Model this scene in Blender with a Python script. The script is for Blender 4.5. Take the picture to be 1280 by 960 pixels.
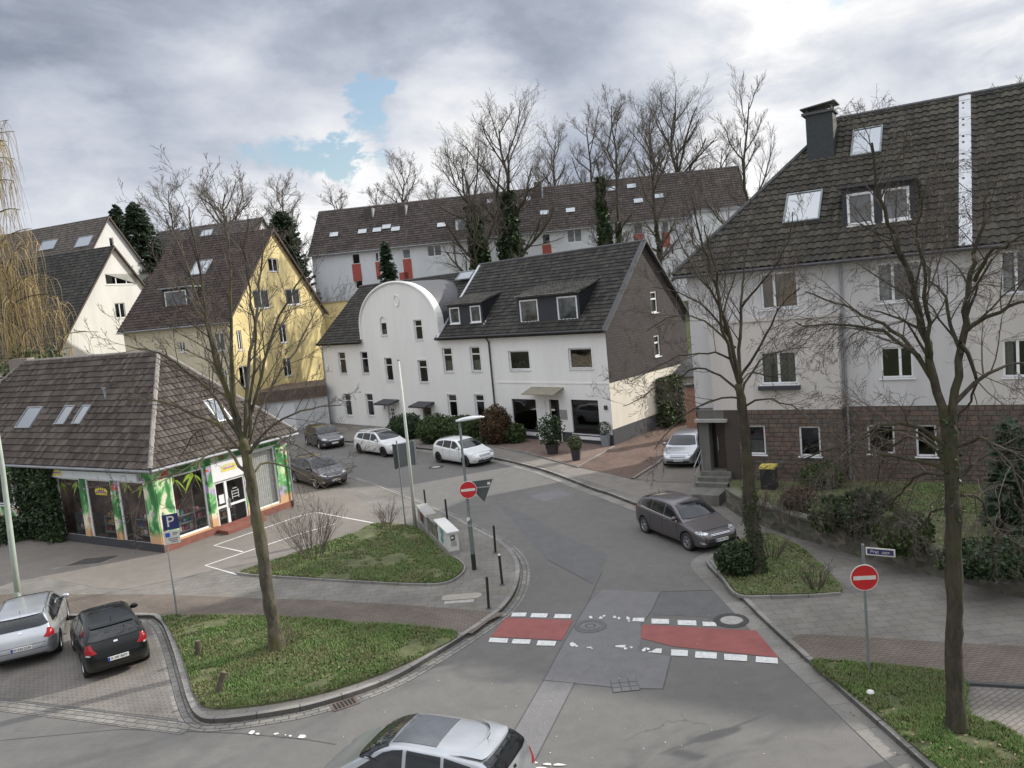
import bpy, bmesh, math, random
from mathutils import Vector, Matrix, noise
from mathutils.bvhtree import BVHTree
from mathutils.geometry import tessellate_polygon
PI = math.pi; R_ = math.radians
for o in list(bpy.data.objects): bpy.data.objects.remove(o)
SC = bpy.context.scene
COL = SC.collection
# ------------------------------------------------------------------ camera
PITCH, ROLL, FPX, CAMH = R_(6.0), R_(5.4), 1000.0, 9.2
_r0 = Vector((1, 0, 0)); _u0 = Vector((0, math.sin(PITCH), math.cos(PITCH))); CF = Vector((0, math.cos(PITCH), -math.sin(PITCH)))
CR = _r0*math.cos(ROLL) - _u0*math.sin(ROLL); CU = _u0*math.cos(ROLL) + _r0*math.sin(ROLL)
CAM = Vector((0, 0, CAMH))
cd = bpy.data.cameras.new('camera'); cam = bpy.data.objects.new('camera', cd); COL.objects.link(cam)
cd.sensor_width = 36.0; cd.lens = FPX/1280*36; cd.clip_start = 0.1; cd.clip_end = 3000
cam.matrix_world = Matrix(((CR.x, CU.x, -CF.x, 0), (CR.y, CU.y, -CF.y, 0), (CR.z, CU.z, -CF.z, CAMH), (0, 0, 0, 1)))
SC.camera = cam
# ------------------------------------------------------------------ world and sun
SUN_AZ, SUN_EL = R_(67), R_(29)
SC.view_settings.view_transform = 'Standard'; SC.view_settings.look = 'None'
SC.view_settings.gamma = 1; SC.view_settings.exposure = 1.12
SC.view_settings.use_curve_mapping = False
def ray(px, py): return CR*((px-640)/FPX) - CU*((py-480)/FPX) + CF
W = bpy.data.worlds.new('World'); SC.world = W; W.use_nodes = True
def build_world():
    nt = W.node_tree; nt.nodes.clear(); N = nt.nodes.new; L = nt.links.new
    out = N('ShaderNodeOutputWorld')
    sky = N('ShaderNodeTexSky'); sky.sky_type = 'NISHITA'; sky.sun_disc = False
    sky.sun_elevation = SUN_EL; sky.sun_rotation = SUN_AZ; sky.air_density = 1.2; sky.dust_density = 1.5
    bg1 = N('ShaderNodeBackground'); bg1.inputs[1].default_value = 0.075; L(sky.outputs[0], bg1.inputs[0])
    tc = N('ShaderNodeTexCoord'); nrm = N('ShaderNodeVectorMath'); nrm.operation = 'NORMALIZE'; L(tc.outputs['Generated'], nrm.inputs[0])
    sep = N('ShaderNodeSeparateXYZ'); L(nrm.outputs[0], sep.inputs[0])
    def M(op, a, b=None, c=None, clamp=False):
        n = N('ShaderNodeMath'); n.operation = op; n.use_clamp = clamp
        for i, v in enumerate((a, b, c)):
            if v is None: continue
            if isinstance(v, (int, float)): n.inputs[i].default_value = v
            else: L(v, n.inputs[i])
        return n.outputs[0]
    zz = M('ADD', M('MAXIMUM', sep.outputs[2], 0.0), 0.16)
    cx = M('DIVIDE', sep.outputs[0], zz); cy = M('DIVIDE', sep.outputs[1], zz)
    cmb = N('ShaderNodeCombineXYZ'); L(cx, cmb.inputs[0]); L(cy, cmb.inputs[1])
    def nz(scale, det, rough, off, dist=0.0):
        mp = N('ShaderNodeMapping'); mp.inputs['Location'].default_value = off; mp.inputs['Scale'].default_value = (1, 1, 2.1); L(nrm.outputs[0], mp.inputs[0])
        n = N('ShaderNodeTexNoise'); n.inputs['Scale'].default_value = scale; n.inputs['Detail'].default_value = det
        n.inputs['Roughness'].default_value = rough; n.inputs['Distortion'].default_value = dist; L(mp.outputs[0], n.inputs['Vector']); return n.outputs[0]
    NW = []
    def blob(px, py, rad_px, soft=0.5):          # lobe of the sky around one direction
        d = ray(px, py).normalized()
        vm = N('ShaderNodeVectorMath'); vm.operation = 'DOT_PRODUCT'; L(nrm.outputs[0], vm.inputs[0]); vm.inputs[1].default_value = d
        a = M('ADD', M('ARCCOSINE', M('MINIMUM', vm.outputs['Value'], 0.99999)), M('MULTIPLY', M('SUBTRACT', NW[0], 0.5), 0.11 if rad_px < 50 else 0.16*min(1.6, rad_px/60.0)))
        r = rad_px/1000.0
        mr = N('ShaderNodeMapRange'); mr.interpolation_type = 'SMOOTHSTEP'; mr.clamp = True
        L(a, mr.inputs[0]); mr.inputs[1].default_value = r*(1-soft); mr.inputs[2].default_value = r*(1+soft); mr.inputs[3].default_value = 1; mr.inputs[4].default_value = 0
        return mr.outputs[0]
    n1 = nz(2.0, 8, 0.55, (3.1, 1.2, 0), 0.25); n2 = nz(4.6, 10, 0.58, (7.3, 4.4, 2.0), 0.25)
    NW.append(nz(8.5, 9, 0.60, (2.2, 8.4, 1.0), 0.4))
    # cloud cover: nearly everywhere, torn open in a few places
    gap = 0.0
    for (gx, gy, gr, gk) in ((482, 96, 22, .9), (466, 124, 30, 1), (453, 154, 33, 1), (436, 184, 28, .95), (392, 187, 28, .85), (345, 182, 28, .8), (478, 208, 28, .85), (420, 205, 24, .8), (1045, 6, 22, .9), (300, 190, 18, .6)): gap = M('ADD', gap, M('MULTIPLY', blob(gx, gy, gr*.95, .85), gk*.75), None, True)
    gap = M('MULTIPLY', gap, M('ADD', M('MULTIPLY', NW[0], 1.5), .25))
    cov = M('SUBTRACT', M('ADD', M('MULTIPLY', n2, 1.5), 0.30), M('MULTIPLY', gap, 1.15))
    mrc = N('ShaderNodeMapRange'); mrc.interpolation_type = 'SMOOTHSTEP'; L(cov, mrc.inputs[0]); mrc.inputs[1].default_value = .02; mrc.inputs[2].default_value = .46
    # thickness: heavy and dark in the upper left, thin and bright to the right and low down
    dark = M('MAXIMUM', M('MAXIMUM', blob(130, 80, 310, .4), M('MULTIPLY', blob(580, 40, 250, .5), .85)), M('MAXIMUM', M('MULTIPLY', blob(770, 60, 140, .6), .9), M('MULTIPLY', blob(1120, 105, 130, .6), .8)))
    brt = M('MAXIMUM', M('MAXIMUM', blob(985, 25, 170, .6), M('MULTIPLY', blob(1230, 40, 130, .7), .8)), M('MAXIMUM', M('MULTIPLY', blob(555, 160, 90, .6), 1.0), M('MAXIMUM', M('MULTIPLY', blob(330, 240, 170, .5), .95), M('MULTIPLY', blob(110, 240, 120, .5), .95))))
    v = M('ADD', M('MULTIPLY', n1, 0.75), M('ADD', M('MULTIPLY', n2, 0.75), M('MULTIPLY', M('SUBTRACT', NW[0], .5), 0.45)))
    v = M('ADD', M('SUBTRACT', v, M('MULTIPLY', dark, 0.40)), M('MULTIPLY', brt, 0.36))
    low = N('ShaderNodeMapRange'); low.interpolation_type = 'SMOOTHSTEP'; L(sep.outputs[2], low.inputs[0]); low.inputs[1].default_value = .02; low.inputs[2].default_value = .26; low.inputs[3].default_value = .20; low.inputs[4].default_value = 0
    v = M('ADD', v, -0.19); v = M('ADD', v, low.outputs[0])
    rp = N('ShaderNodeValToRGB'); L(v, rp.inputs[0]); e = rp.color_ramp.elements
    e[0].position = .10; e[0].color = (.145, .165, .205, 1); e[1].position = .92; e[1].color = (.60, .60, .60, 1)
    for p_, c_ in ((.30, (.235, .26, .31, 1)), (.52, (.36, .377, .415, 1)), (.70, (.475, .478, .488, 1))):
        q = e.new(p_); q.color = c_
    bg2 = N('ShaderNodeBackground'); bg2.inputs[1].default_value = 0.86; L(rp.outputs[0], bg2.inputs[0])
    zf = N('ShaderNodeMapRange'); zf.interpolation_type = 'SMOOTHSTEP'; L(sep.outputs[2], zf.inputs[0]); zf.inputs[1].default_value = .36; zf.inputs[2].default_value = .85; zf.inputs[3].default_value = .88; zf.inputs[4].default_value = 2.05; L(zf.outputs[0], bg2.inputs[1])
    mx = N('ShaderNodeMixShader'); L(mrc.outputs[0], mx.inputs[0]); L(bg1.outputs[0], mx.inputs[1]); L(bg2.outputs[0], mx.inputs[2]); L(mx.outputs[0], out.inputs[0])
build_world()
sd = bpy.data.lights.new('sun', 'SUN'); sd.energy = 2.3; sd.angle = R_(0.9); sd.color = (1, .95, .86)
sun = bpy.data.objects.new('sun', sd); COL.objects.link(sun)
sdir = Vector((math.sin(SUN_AZ)*math.cos(SUN_EL), math.cos(SUN_AZ)*math.cos(SUN_EL), math.sin(SUN_EL)))
sun.rotation_euler = sdir.to_track_quat('Z', 'Y').to_euler(); sun.location = (30, 20, 60)
# ------------------------------------------------------------------ helpers
def at(px, py, z=0.0):
    d = ray(px, py); t = (z-CAMH)/d.z; return CAM + d*t
def rp(p0, n, px, py):
    d = ray(px, py); t = (p0-CAM).dot(n)/d.dot(n); return CAM + d*t
class PL:                                       # a flat frame: origin, two axes, normal
    def __init__(s, o, eu, ev=(0, 0, 1)):
        s.o = Vector(o); s.u = Vector(eu).normalized(); s.v = Vector(ev).normalized(); s.n = s.u.cross(s.v).normalized()
    def px(s, x, y):
        w = rp(s.o, s.n, x, y) - s.o; return (w.dot(s.u), w.dot(s.v))
    def at(s, u, v, w=0.0): return s.o + s.u*u + s.v*v + s.n*w
def v2(x): return Vector((x[0], x[1], 0))
class MB:
    def __init__(s): s.v = []; s.f = []; s.m = []; s.uv = None
    def add(s, vs, fs, m=0):
        b = len(s.v); s.v += [tuple(x) for x in vs]
        for f in fs: s.f.append([b+i for i in f]); s.m.append(m)
        return s
    def boxf(s, o, a, b, c, m=0):              # box from a corner and three edge vectors
        o = Vector(o); a = Vector(a); b = Vector(b); c = Vector(c)
        p = [o, o+a, o+a+b, o+b, o+c, o+a+c, o+a+b+c, o+b+c]
        fl = [(0, 3, 2, 1), (4, 5, 6, 7), (0, 1, 5, 4), (1, 2, 6, 5), (2, 3, 7, 6), (3, 0, 4, 7)]
        if a.cross(b).dot(c) < 0: fl = [tuple(reversed(q)) for q in fl]
        return s.add(p, fl, m)
    def box(s, x0, y0, z0, x1, y1, z1, m=0): return s.boxf((x0, y0, z0), (x1-x0, 0, 0), (0, y1-y0, 0), (0, 0, z1-z0), m)
    def pbox(s, P, u0, v0, u1, v1, w0, w1, m=0): return s.boxf(P.at(u0, v0, w0), P.u*(u1-u0), P.v*(v1-v0), P.n*(w1-w0), m)
    def tube(s, pts, rs, n=8, m=0, cap=True):
        pts = [Vector(p) for p in pts]
        if isinstance(rs, (int, float)): rs = [rs]*len(pts)
        b = len(s.v); x = None
        for i, p in enumerate(pts):
            t = (pts[min(i+1, len(pts)-1)] - pts[max(i-1, 0)])
            t = t.normalized() if t.length > 1e-9 else Vector((0, 0, 1))
            if x is None: x = t.orthogonal().normalized()
            else:
                x = x - t*x.dot(t); x = x.normalized() if x.length > 1e-6 else t.orthogonal().normalized()
            y = t.cross(x)
            for k in range(n):
                a = 2*PI*k/n; s.v.append(tuple(p + (x*math.cos(a)+y*math.sin(a))*rs[i]))
        for i in range(len(pts)-1):
            for k in range(n):
                s.f.append([b+i*n+k, b+i*n+(k+1) % n, b+(i+1)*n+(k+1) % n, b+(i+1)*n+k]); s.m.append(m)
        if cap:
            s.f.append([b+k for k in range(n-1, -1, -1)]); s.m.append(m)
            s.f.append([b+(len(pts)-1)*n+k for k in range(n)]); s.m.append(m)
        return s
    def prism(s, poly, z0, z1, m=0, ms=None):   # poly of (x,y) extruded up
        n = len(poly)
        ar = sum(poly[i][0]*poly[(i+1) % n][1]-poly[(i+1) % n][0]*poly[i][1] for i in range(n))
        if ar < 0: poly = poly[::-1]
        tri = tessellate_polygon([[Vector((p[0], p[1], 0)) for p in poly]])
        b = len(s.v); s.v += [(p[0], p[1], z0) for p in poly] + [(p[0], p[1], z1) for p in poly]
        for t in tri:
            a, c, d = [Vector((poly[i][0], poly[i][1], 0)) for i in t]
            up = (c-a).cross(d-a).z > 0
            tt = list(t) if up else list(reversed(t))
            s.f.append([b+n+i for i in tt]); s.m.append(m); s.f.append([b+i for i in reversed(tt)]); s.m.append(m)
        for i in range(n):
            j = (i+1) % n; s.f.append([b+i, b+j, b+n+j, b+n+i]); s.m.append(m if ms is None else ms)
        return s
    def sheet(s, poly, z, m=0):
        tri = tessellate_polygon([[Vector((p[0], p[1], 0)) for p in poly]]); b = len(s.v)
        s.v += [(p[0], p[1], z) for p in poly]
        for t in tri:
            a, c, d = [Vector((poly[i][0], poly[i][1], 0)) for i in t]
            tt = list(t) if (c-a).cross(d-a).z > 0 else list(reversed(t))
            s.f.append([b+i for i in tt]); s.m.append(m)
        return s
    def ppoly(s, P, uv, w0, w1, m=0):           # polygon in a frame, extruded along its normal
        n = len(uv); tri = tessellate_polygon([[Vector((p[0], p[1], 0)) for p in uv]]); b = len(s.v)
        s.v += [tuple(P.at(p[0], p[1], w0)) for p in uv]
        if w1 is not None: s.v += [tuple(P.at(p[0], p[1], w1)) for p in uv]
        for t in tri:
            a, c, d = [Vector((uv[i][0], uv[i][1], 0)) for i in t]
            tt = list(t) if (c-a).cross(d-a).z > 0 else list(reversed(t))
            if w1 is None: s.f.append([b+i for i in tt]); s.m.append(m)
            else:
                s.f.append([b+n+i for i in tt]); s.m.append(m); s.f.append([b+i for i in reversed(tt)]); s.m.append(m)
        if w1 is not None:
            ar = sum(uv[i][0]*uv[(i+1) % n][1]-uv[(i+1) % n][0]*uv[i][1] for i in range(n))
            for i in range(n):
                j = (i+1) % n; f = [b+i, b+j, b+n+j, b+n+i]
                s.f.append(f if ar > 0 else f[::-1]); s.m.append(m)
        return s
    def lathe(s, prof, n=24, o=(0, 0, 0), m=0):
        b = len(s.v)
        for r, z in prof:
            for k in range(n): a = 2*PI*k/n; s.v.append((o[0]+r*math.cos(a), o[1]+r*math.sin(a), o[2]+z))
        for i in range(len(prof)-1):
            for k in range(n): s.f.append([b+i*n+k, b+i*n+(k+1) % n, b+(i+1)*n+(k+1) % n, b+(i+1)*n+k]); s.m.append(m)
        return s
    def mesh(s, name, mats, org=(0, 0, 0), smooth=False):
        me = bpy.data.meshes.new(name); o = org
        me.from_pydata([(x[0]-o[0], x[1]-o[1], x[2]-o[2]) for x in s.v], [], s.f)
        for m in (mats if isinstance(mats, (list, tuple)) else [mats]): me.materials.append(m)
        if any(s.m): me.polygons.foreach_set('material_index', s.m)
        if smooth: me.polygons.foreach_set('use_smooth', [True]*len(me.polygons))
        me.update(); return me
    def build(s, name, mats, parent=None, org=None, smooth=False, bevel=0):
        if org is None: org = tuple(parent['_o']) if parent is not None and '_o' in parent else (0, 0, 0)
        o = bpy.data.objects.new(name, s.mesh(name, mats, org, smooth)); COL.objects.link(o)
        if parent is not None: o.parent = parent
        else: o.location = org
        if '_o' not in o: o['_o'] = org
        if bevel:
            b = o.modifiers.new('bevel', 'BEVEL'); b.width = bevel; b.segments = 2; b.limit_method = 'ANGLE'
        return o
def tag(o, label=None, cat=None, group=None, kind=None):
    if label: o['label'] = label
    if cat: o['category'] = cat
    if group: o['group'] = group
    if kind: o['kind'] = kind
    return o
def thing(name, label, cat, loc=(0, 0, 0), group=None, rot=0):
    o = bpy.data.objects.new(name, None); COL.objects.link(o); o.location = loc; o.rotation_euler = (0, 0, rot)
    o.empty_display_size = .3; o['_o'] = tuple(loc) if not rot else (0, 0, 0)
    return tag(o, label, cat, group)
# ------------------------------------------------------------------ materials
MATS = {}
def nodes(name):
    m = bpy.data.materials.new(name); m.use_nodes = True; nt = m.node_tree
    return m, nt, nt.nodes['Principled BSDF']
def lin(h):
    h = h.lstrip('#'); c = [int(h[i:i+2], 16)/255 for i in (0, 2, 4)]
    return tuple([(x/12.92 if x < .04045 else ((x+.055)/1.055)**2.4) for x in c]+[1])
def c4(c): return lin(c) if isinstance(c, str) else (tuple(c)+(1,))[:4]
def mix(nt, a, b, f, mode='MIX'):
    n = nt.nodes.new('ShaderNodeMix'); n.data_type = 'RGBA'; n.blend_type = mode
    for s, v in ((0, f), (6, a), (7, b)):
        if isinstance(v, (int, float)): n.inputs[s].default_value = v
        elif isinstance(v, tuple): n.inputs[s].default_value = v
        else: nt.links.new(v, n.inputs[s])
    return n.outputs[2]
def tco(nt, kind='Object'): return nt.nodes.new('ShaderNodeTexCoord').outputs[kind]
def tnoise(nt, vec, scale, det=4, rough=.6, dist=0):
    n = nt.nodes.new('ShaderNodeTexNoise'); n.inputs['Scale'].default_value = scale; n.inputs['Detail'].default_value = det
    n.inputs['Roughness'].default_value = rough; n.inputs['Distortion'].default_value = dist; nt.links.new(vec, n.inputs['Vector']); return n.outputs[0]
def ramp(nt, fac, stops, const=False):
    r = nt.nodes.new('ShaderNodeValToRGB'); nt.links.new(fac, r.inputs[0]); e = r.color_ramp.elements
    if const: r.color_ramp.interpolation = 'CONSTANT'
    e[0].position = stops[0][0]; e[0].color = c4(stops[0][1]); e[1].position = stops[-1][0]; e[1].color = c4(stops[-1][1])
    for p, c in stops[1:-1]: q = e.new(p); q.color = c4(c)
    return r.outputs[0]
def bump(nt, h, dist, strength=.6):
    b = nt.nodes.new('ShaderNodeBump'); b.inputs['Strength'].default_value = strength; b.inputs['Distance'].default_value = dist; nt.links.new(h, b.inputs['Height']); return b.outputs[0]
def mapv(nt, vec, scale=(1, 1, 1), rot=(0, 0, 0), loc=(0, 0, 0)):
    m = nt.nodes.new('ShaderNodeMapping'); m.inputs['Scale'].default_value = scale; m.inputs['Rotation'].default_value = rot; m.inputs['Location'].default_value = loc; nt.links.new(vec, m.inputs[0]); return m.outputs[0]
def plain(name, c, rough=.6, metal=0, spec=.5, coat=0, var=.12, vs=3.0, bmp=0, bs=40):
    if name in MATS: return MATS[name]
    m, nt, b = nodes(name); c = c4(c); co = tco(nt)
    n = tnoise(nt, co, vs, 5, .65)
    lo = tuple(x*(1-var) for x in c[:3])+(1,); hi = tuple(min(1, x*(1+var)) for x in c[:3])+(1,)
    col = ramp(nt, n, ((.3, lo), (.7, hi))); nt.links.new(col, b.inputs['Base Color'])
    b.inputs['Roughness'].default_value = rough; b.inputs['Metallic'].default_value = metal
    b.inputs['Specular IOR Level'].default_value = spec; b.inputs['Coat Weight'].default_value = coat; b.inputs['Coat Roughness'].default_value = .03
    if bmp: nt.links.new(bump(nt, tnoise(nt, co, bs, 4, .7), bmp), b.inputs['Normal'])
    MATS[name] = m; return m
def m_asphalt(name, c, var=.09, speck=.15):
    m, nt, b = nodes(name); co = tco(nt); c = c4(c)
    n1 = tnoise(nt, co, .22, 5, .6, .4); n2 = tnoise(nt, co, 2.2, 6, .7); n3 = tnoise(nt, co, 48, 4, .8)
    base = ramp(nt, n1, ((.32, tuple(x*(1-var) for x in c[:3])), (.68, tuple(x*(1+var) for x in c[:3]))))
    base = mix(nt, base, ramp(nt, n2, ((.3, (.90, .90, .90)), (.7, (1.09, 1.09, 1.08)))), 1.0, 'MULTIPLY')
    base = mix(nt, base, ramp(nt, n3, ((.3, (1-speck*2.4,)*3), (.7, (1+speck*2.4,)*3))), 1.0, 'MULTIPLY')
    # tyre-darkened and oily spots, hairline cracks
    st = ramp(nt, tnoise(nt, co, .75, 3, .5, 1.2), ((.62, (1, 1, 1)), (.76, (.90, .895, .89))))
    base = mix(nt, base, st, 1.0, 'MULTIPLY')
    vo = nt.nodes.new('ShaderNodeTexVoronoi'); vo.feature = 'DISTANCE_TO_EDGE'; vo.inputs['Scale'].default_value = .32
    wv = nt.nodes.new('ShaderNodeVectorMath'); wv.operation = 'ADD'; nt.links.new(co, wv.inputs[0])
    nn = nt.nodes.new('ShaderNodeTexNoise'); nn.inputs['Scale'].default_value = 1.1; nn.inputs['Detail'].default_value = 6; nt.links.new(co, nn.inputs['Vector'])
    nt.links.new(nn.outputs['Color'], wv.inputs[1]); nt.links.new(wv.outputs[0], vo.inputs['Vector'])
    ck = ramp(nt, vo.outputs['Distance'], ((.0, (.45, .45, .45)), (.008, (1, 1, 1))))
    ckm = ramp(nt, tnoise(nt, co, .35, 2, .5), ((.56, (0, 0, 0)), (.66, (.6, .6, .6))))
    base = mix(nt, base, mix(nt, (1, 1, 1, 1), ck, ckm), 1.0, 'MULTIPLY')
    nt.links.new(base, b.inputs['Base Color']); b.inputs['Roughness'].default_value = .82; b.inputs['Specular IOR Level'].default_value = .3
    nt.links.new(bump(nt, n3, .004), b.inputs['Normal']); return m
def m_paver(name, c1, c2, joint, bw, bh, rot=0, off=.5, uv=False, mortar=.012, var=.25, moss=None):
    m, nt, b = nodes(name); co = tco(nt, 'UV' if uv else 'Object'); mp = mapv(nt, co, rot=(0, 0, rot))
    br = nt.nodes.new('ShaderNodeTexBrick'); nt.links.new(mp, br.inputs['Vector']); br.offset = off
    br.inputs['Color1'].default_value = c4(c1); br.inputs['Color2'].default_value = c4(c2); br.inputs['Mortar'].default_value = c4(joint)
    br.inputs['Scale'].default_value = 1; br.inputs['Brick Width'].default_value = bw; br.inputs['Row Height'].default_value = bh
    br.inputs['Mortar Size'].default_value = mortar; br.inputs['Mortar Smooth'].default_value = .3; br.inputs['Bias'].default_value = 0
    ob = tco(nt)
    col = mix(nt, br.outputs['Color'], ramp(nt, tnoise(nt, ob, .6, 6, .65, .5), ((.3, (1-var,)*3), (.7, (1+var,)*3))), 1.0, 'MULTIPLY')
    col = mix(nt, col, ramp(nt, tnoise(nt, ob, 28, 3, .7), ((.3, (.85,)*3), (.7, (1.15,)*3))), 1.0, 'MULTIPLY')
    if moss: col = mix(nt, col, c4(moss), ramp(nt, tnoise(nt, ob, 1.3, 5, .7), ((.52, (0, 0, 0)), (.75, (.55,)*3))))
    nt.links.new(col, b.inputs['Base Color']); b.inputs['Roughness'].default_value = .85; b.inputs['Specular IOR Level'].default_value = .25
    inv = nt.nodes.new('ShaderNodeMath'); inv.operation = 'SUBTRACT'; inv.inputs[0].default_value = 1; nt.links.new(br.outputs['Fac'], inv.inputs[1])
    nt.links.new(bump(nt, inv.outputs[0], .008, .8), b.inputs['Normal']); return m
def m_render(name, c, stain=.10, rough=.9, grain=.006):
    if name in MATS: return MATS[name]
    m, nt, b = nodes(name); co = tco(nt); c = c4(c)
    n1 = tnoise(nt, mapv(nt, co, scale=(1, 1, .25)), .7, 6, .65, .3)
    col = ramp(nt, n1, ((.30, tuple(x*(1-stain*1.6) for x in c[:3])), (.6, c), (.8, tuple(min(1, x*(1+stain*.4)) for x in c[:3]))))
    st = ramp(nt, tnoise(nt, mapv(nt, co, scale=(2, 2, .3)), 1.2, 5, .7), ((.30, (1-stain*.45,)*3), (.55, (1, 1, 1))))
    col = mix(nt, col, st, 1.0, 'MULTIPLY'); nt.links.new(col, b.inputs['Base Color'])
    b.inputs['Roughness'].default_value = rough; b.inputs['Specular IOR Level'].default_value = .2
    nt.links.new(bump(nt, tnoise(nt, co, 45, 4, .7), grain), b.inputs['Normal']); MATS[name] = m; return m
def m_tile(name, stops, mossc=(.09, .09, .06), moss=.5, rough=.75):
    m, nt, b = nodes(name); uv = tco(nt, 'UV')
    fl = nt.nodes.new('ShaderNodeVectorMath'); fl.operation = 'FLOOR'; nt.links.new(uv, fl.inputs[0])
    wn = nt.nodes.new('ShaderNodeTexWhiteNoise'); wn.noise_dimensions = '2D'; nt.links.new(fl.outputs[0], wn.inputs['Vector'])
    col = ramp(nt, wn.outputs['Value'], stops); co = tco(nt)
    col = mix(nt, col, ramp(nt, tnoise(nt, co, .9, 6, .7, .6), ((.3, (.84,)*3), (.7, (1.17,)*3))), 1.0, 'MULTIPLY')
    col = mix(nt, col, c4(mossc), ramp(nt, tnoise(nt, co, 1.7, 7, .75), ((.5, (0, 0, 0)), (.72, (moss,)*3))))
    col = mix(nt, col, ramp(nt, tnoise(nt, co, 30, 3, .7), ((.3, (.75,)*3), (.7, (1.25,)*3))), 1.0, 'MULTIPLY')
    nt.links.new(col, b.inputs['Base Color']); b.inputs['Roughness'].default_value = rough; b.inputs['Specular IOR Level'].default_value = .15
    nt.links.new(bump(nt, tnoise(nt, co, 60, 3, .7), .004), b.inputs['Normal']); return m
def m_glass(name, tint=(.02, .025, .03), thru=.75, rough=.02, refl=1.15):
    m = bpy.data.materials.new(name); m.use_nodes = True; nt = m.node_tree; nt.nodes.clear(); N = nt.nodes.new; L = nt.links.new
    out = N('ShaderNodeOutputMaterial'); tr = N('ShaderNodeBsdfTransparent'); tr.inputs[0].default_value = (thru, thru*1.01, thru, 1)
    gl = N('ShaderNodeBsdfGlossy'); gl.inputs['Roughness'].default_value = rough; gl.inputs[0].default_value = (.95, .97, 1, 1)
    fr = N('ShaderNodeFresnel'); fr.inputs[0].default_value = 1.55
    a = N('ShaderNodeMath'); a.operation = 'MULTIPLY_ADD'; L(fr.outputs[0], a.inputs[0]); a.inputs[1].default_value = refl; a.inputs[2].default_value = .02; a.use_clamp = True
    bm = bump(nt, tnoise(nt, tco(nt), 1.3, 2, .5), .02, .25); L(bm, gl.inputs['Normal'])
    mx = N('ShaderNodeMixShader'); L(a.outputs[0], mx.inputs[0]); L(tr.outputs[0], mx.inputs[1]); L(gl.outputs[0], mx.inputs[2]); L(mx.outputs[0], out.inputs[0]); return m
def m_carpaint(name, c, metal=.5, rough=.35, coat=.7):
    m, nt, b = nodes(name); c = c4(c); co = tco(nt)
    col = ramp(nt, tnoise(nt, co, 2.5, 4, .6), ((.3, tuple(x*.93 for x in c[:3])), (.7, tuple(min(1, x*1.04) for x in c[:3]))))
    # road dust low on the body
    sp = nt.nodes.new('ShaderNodeSeparateXYZ'); nt.links.new(co, sp.inputs[0])
    du = nt.nodes.new('ShaderNodeMapRange'); nt.links.new(sp.outputs[2], du.inputs[0]); du.inputs[1].default_value = .15; du.inputs[2].default_value = .6; du.inputs[3].default_value = .45; du.inputs[4].default_value = 0
    col = mix(nt, col, (.12, .11, .095, 1), du.outputs[0]); nt.links.new(col, b.inputs['Base Color'])
    b.inputs['Metallic'].default_value = metal; b.inputs['Roughness'].default_value = rough; b.inputs['Coat Weight'].default_value = coat; b.inputs['Coat Roughness'].default_value = .04; return m
def m_leafy(name, stops, scale=1.5, trans=.25, rough=.6):
    m, nt, b = nodes(name); co = tco(nt); g = nt.nodes.new('ShaderNodeNewGeometry')
    f = nt.nodes.new('ShaderNodeMath'); f.operation = 'MULTIPLY_ADD'; nt.links.new(g.outputs['Random Per Island'], f.inputs[0]); f.inputs[1].default_value = .5
    nt.links.new(tnoise(nt, co, scale, 4, .6), f.inputs[2]); s = nt.nodes.new('ShaderNodeMath'); s.operation = 'SUBTRACT'; nt.links.new(f.outputs[0], s.inputs[0]); s.inputs[1].default_value = .25
    col = ramp(nt, s.outputs[0], stops); nt.links.new(col, b.inputs['Base Color']); b.inputs['Roughness'].default_value = rough; b.inputs['Specular IOR Level'].default_value = .3
    return m
def m_bark(name, c1, c2, green=None, gamt=.5):
    m, nt, b = nodes(name); co = tco(nt)
    n = tnoise(nt, mapv(nt, co, scale=(1, 1, .30)), 8.5, 7, .78, .6)
    col = ramp(nt, n, ((.32, c1), (.68, c2)))
    if green: col = mix(nt, col, c4(green), ramp(nt, tnoise(nt, mapv(nt, co, scale=(1, 1, .5)), 1.3, 5, .65), ((.46, (0, 0, 0)), (.66, (gamt,)*3))))
    nt.links.new(col, b.inputs['Base Color']); b.inputs['Roughness'].default_value = .95; b.inputs['Specular IOR Level'].default_value = .15
    nt.links.new(bump(nt, n, .03, 1.0), b.inputs['Normal']); return m
M_ = {}
M_['asphalt'] = m_asphalt('asphalt', (.126, .121, .114))
M_['asphalt_light'] = m_asphalt('asphalt_light', (.150, .146, .146), .06)
M_['asphalt_dark'] = m_asphalt('asphalt_dark', (.113, .111, .109), .06)
M_['asphalt_brown'] = m_asphalt('asphalt_brown', (.165, .148, .130), .12, .14)
M_['tar'] = plain('tar', (.05, .05, .052), .6)
M_['white_paint'] = plain('road_paint', (.55, .55, .53), .7, var=.22, vs=9)
M_['red_paint'] = plain('red_road_paint', (.225, .068, .060), .75, var=.16, vs=1.7, bmp=.003)
M_['slabs'] = m_paver('slab_paving', (.172, .160, .144), (.158, .147, .132), (.125, .116, .102), .5, .34, 0, .5, moss=(.11, .11, .06))
M_['brownband'] = m_paver('brown_block_paving', (.142, .118, .098), (.126, .104, .087), (.085, .072, .06), .2, .1, 0, .5, mortar=.01)
M_['bay'] = m_paver('bay_block_paving', (.178, .163, .145), (.162, .149, .133), (.112, .102, .09), .22, .11, R_(-30), .5, mortar=.014)
M_['driveway'] = m_paver('driveway_clinker', (.150, .098, .078), (.120, .082, .066), (.055, .045, .04), .24, .12, R_(45), .5, mortar=.01)
M_['kerb'] = m_paver('kerb_stone', (.23, .22, .205), (.19, .182, .17), (.07, .065, .06), 1.0, 5.0, 0, 0, uv=True, mortar=.014, moss=(.12, .12, .07))
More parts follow.
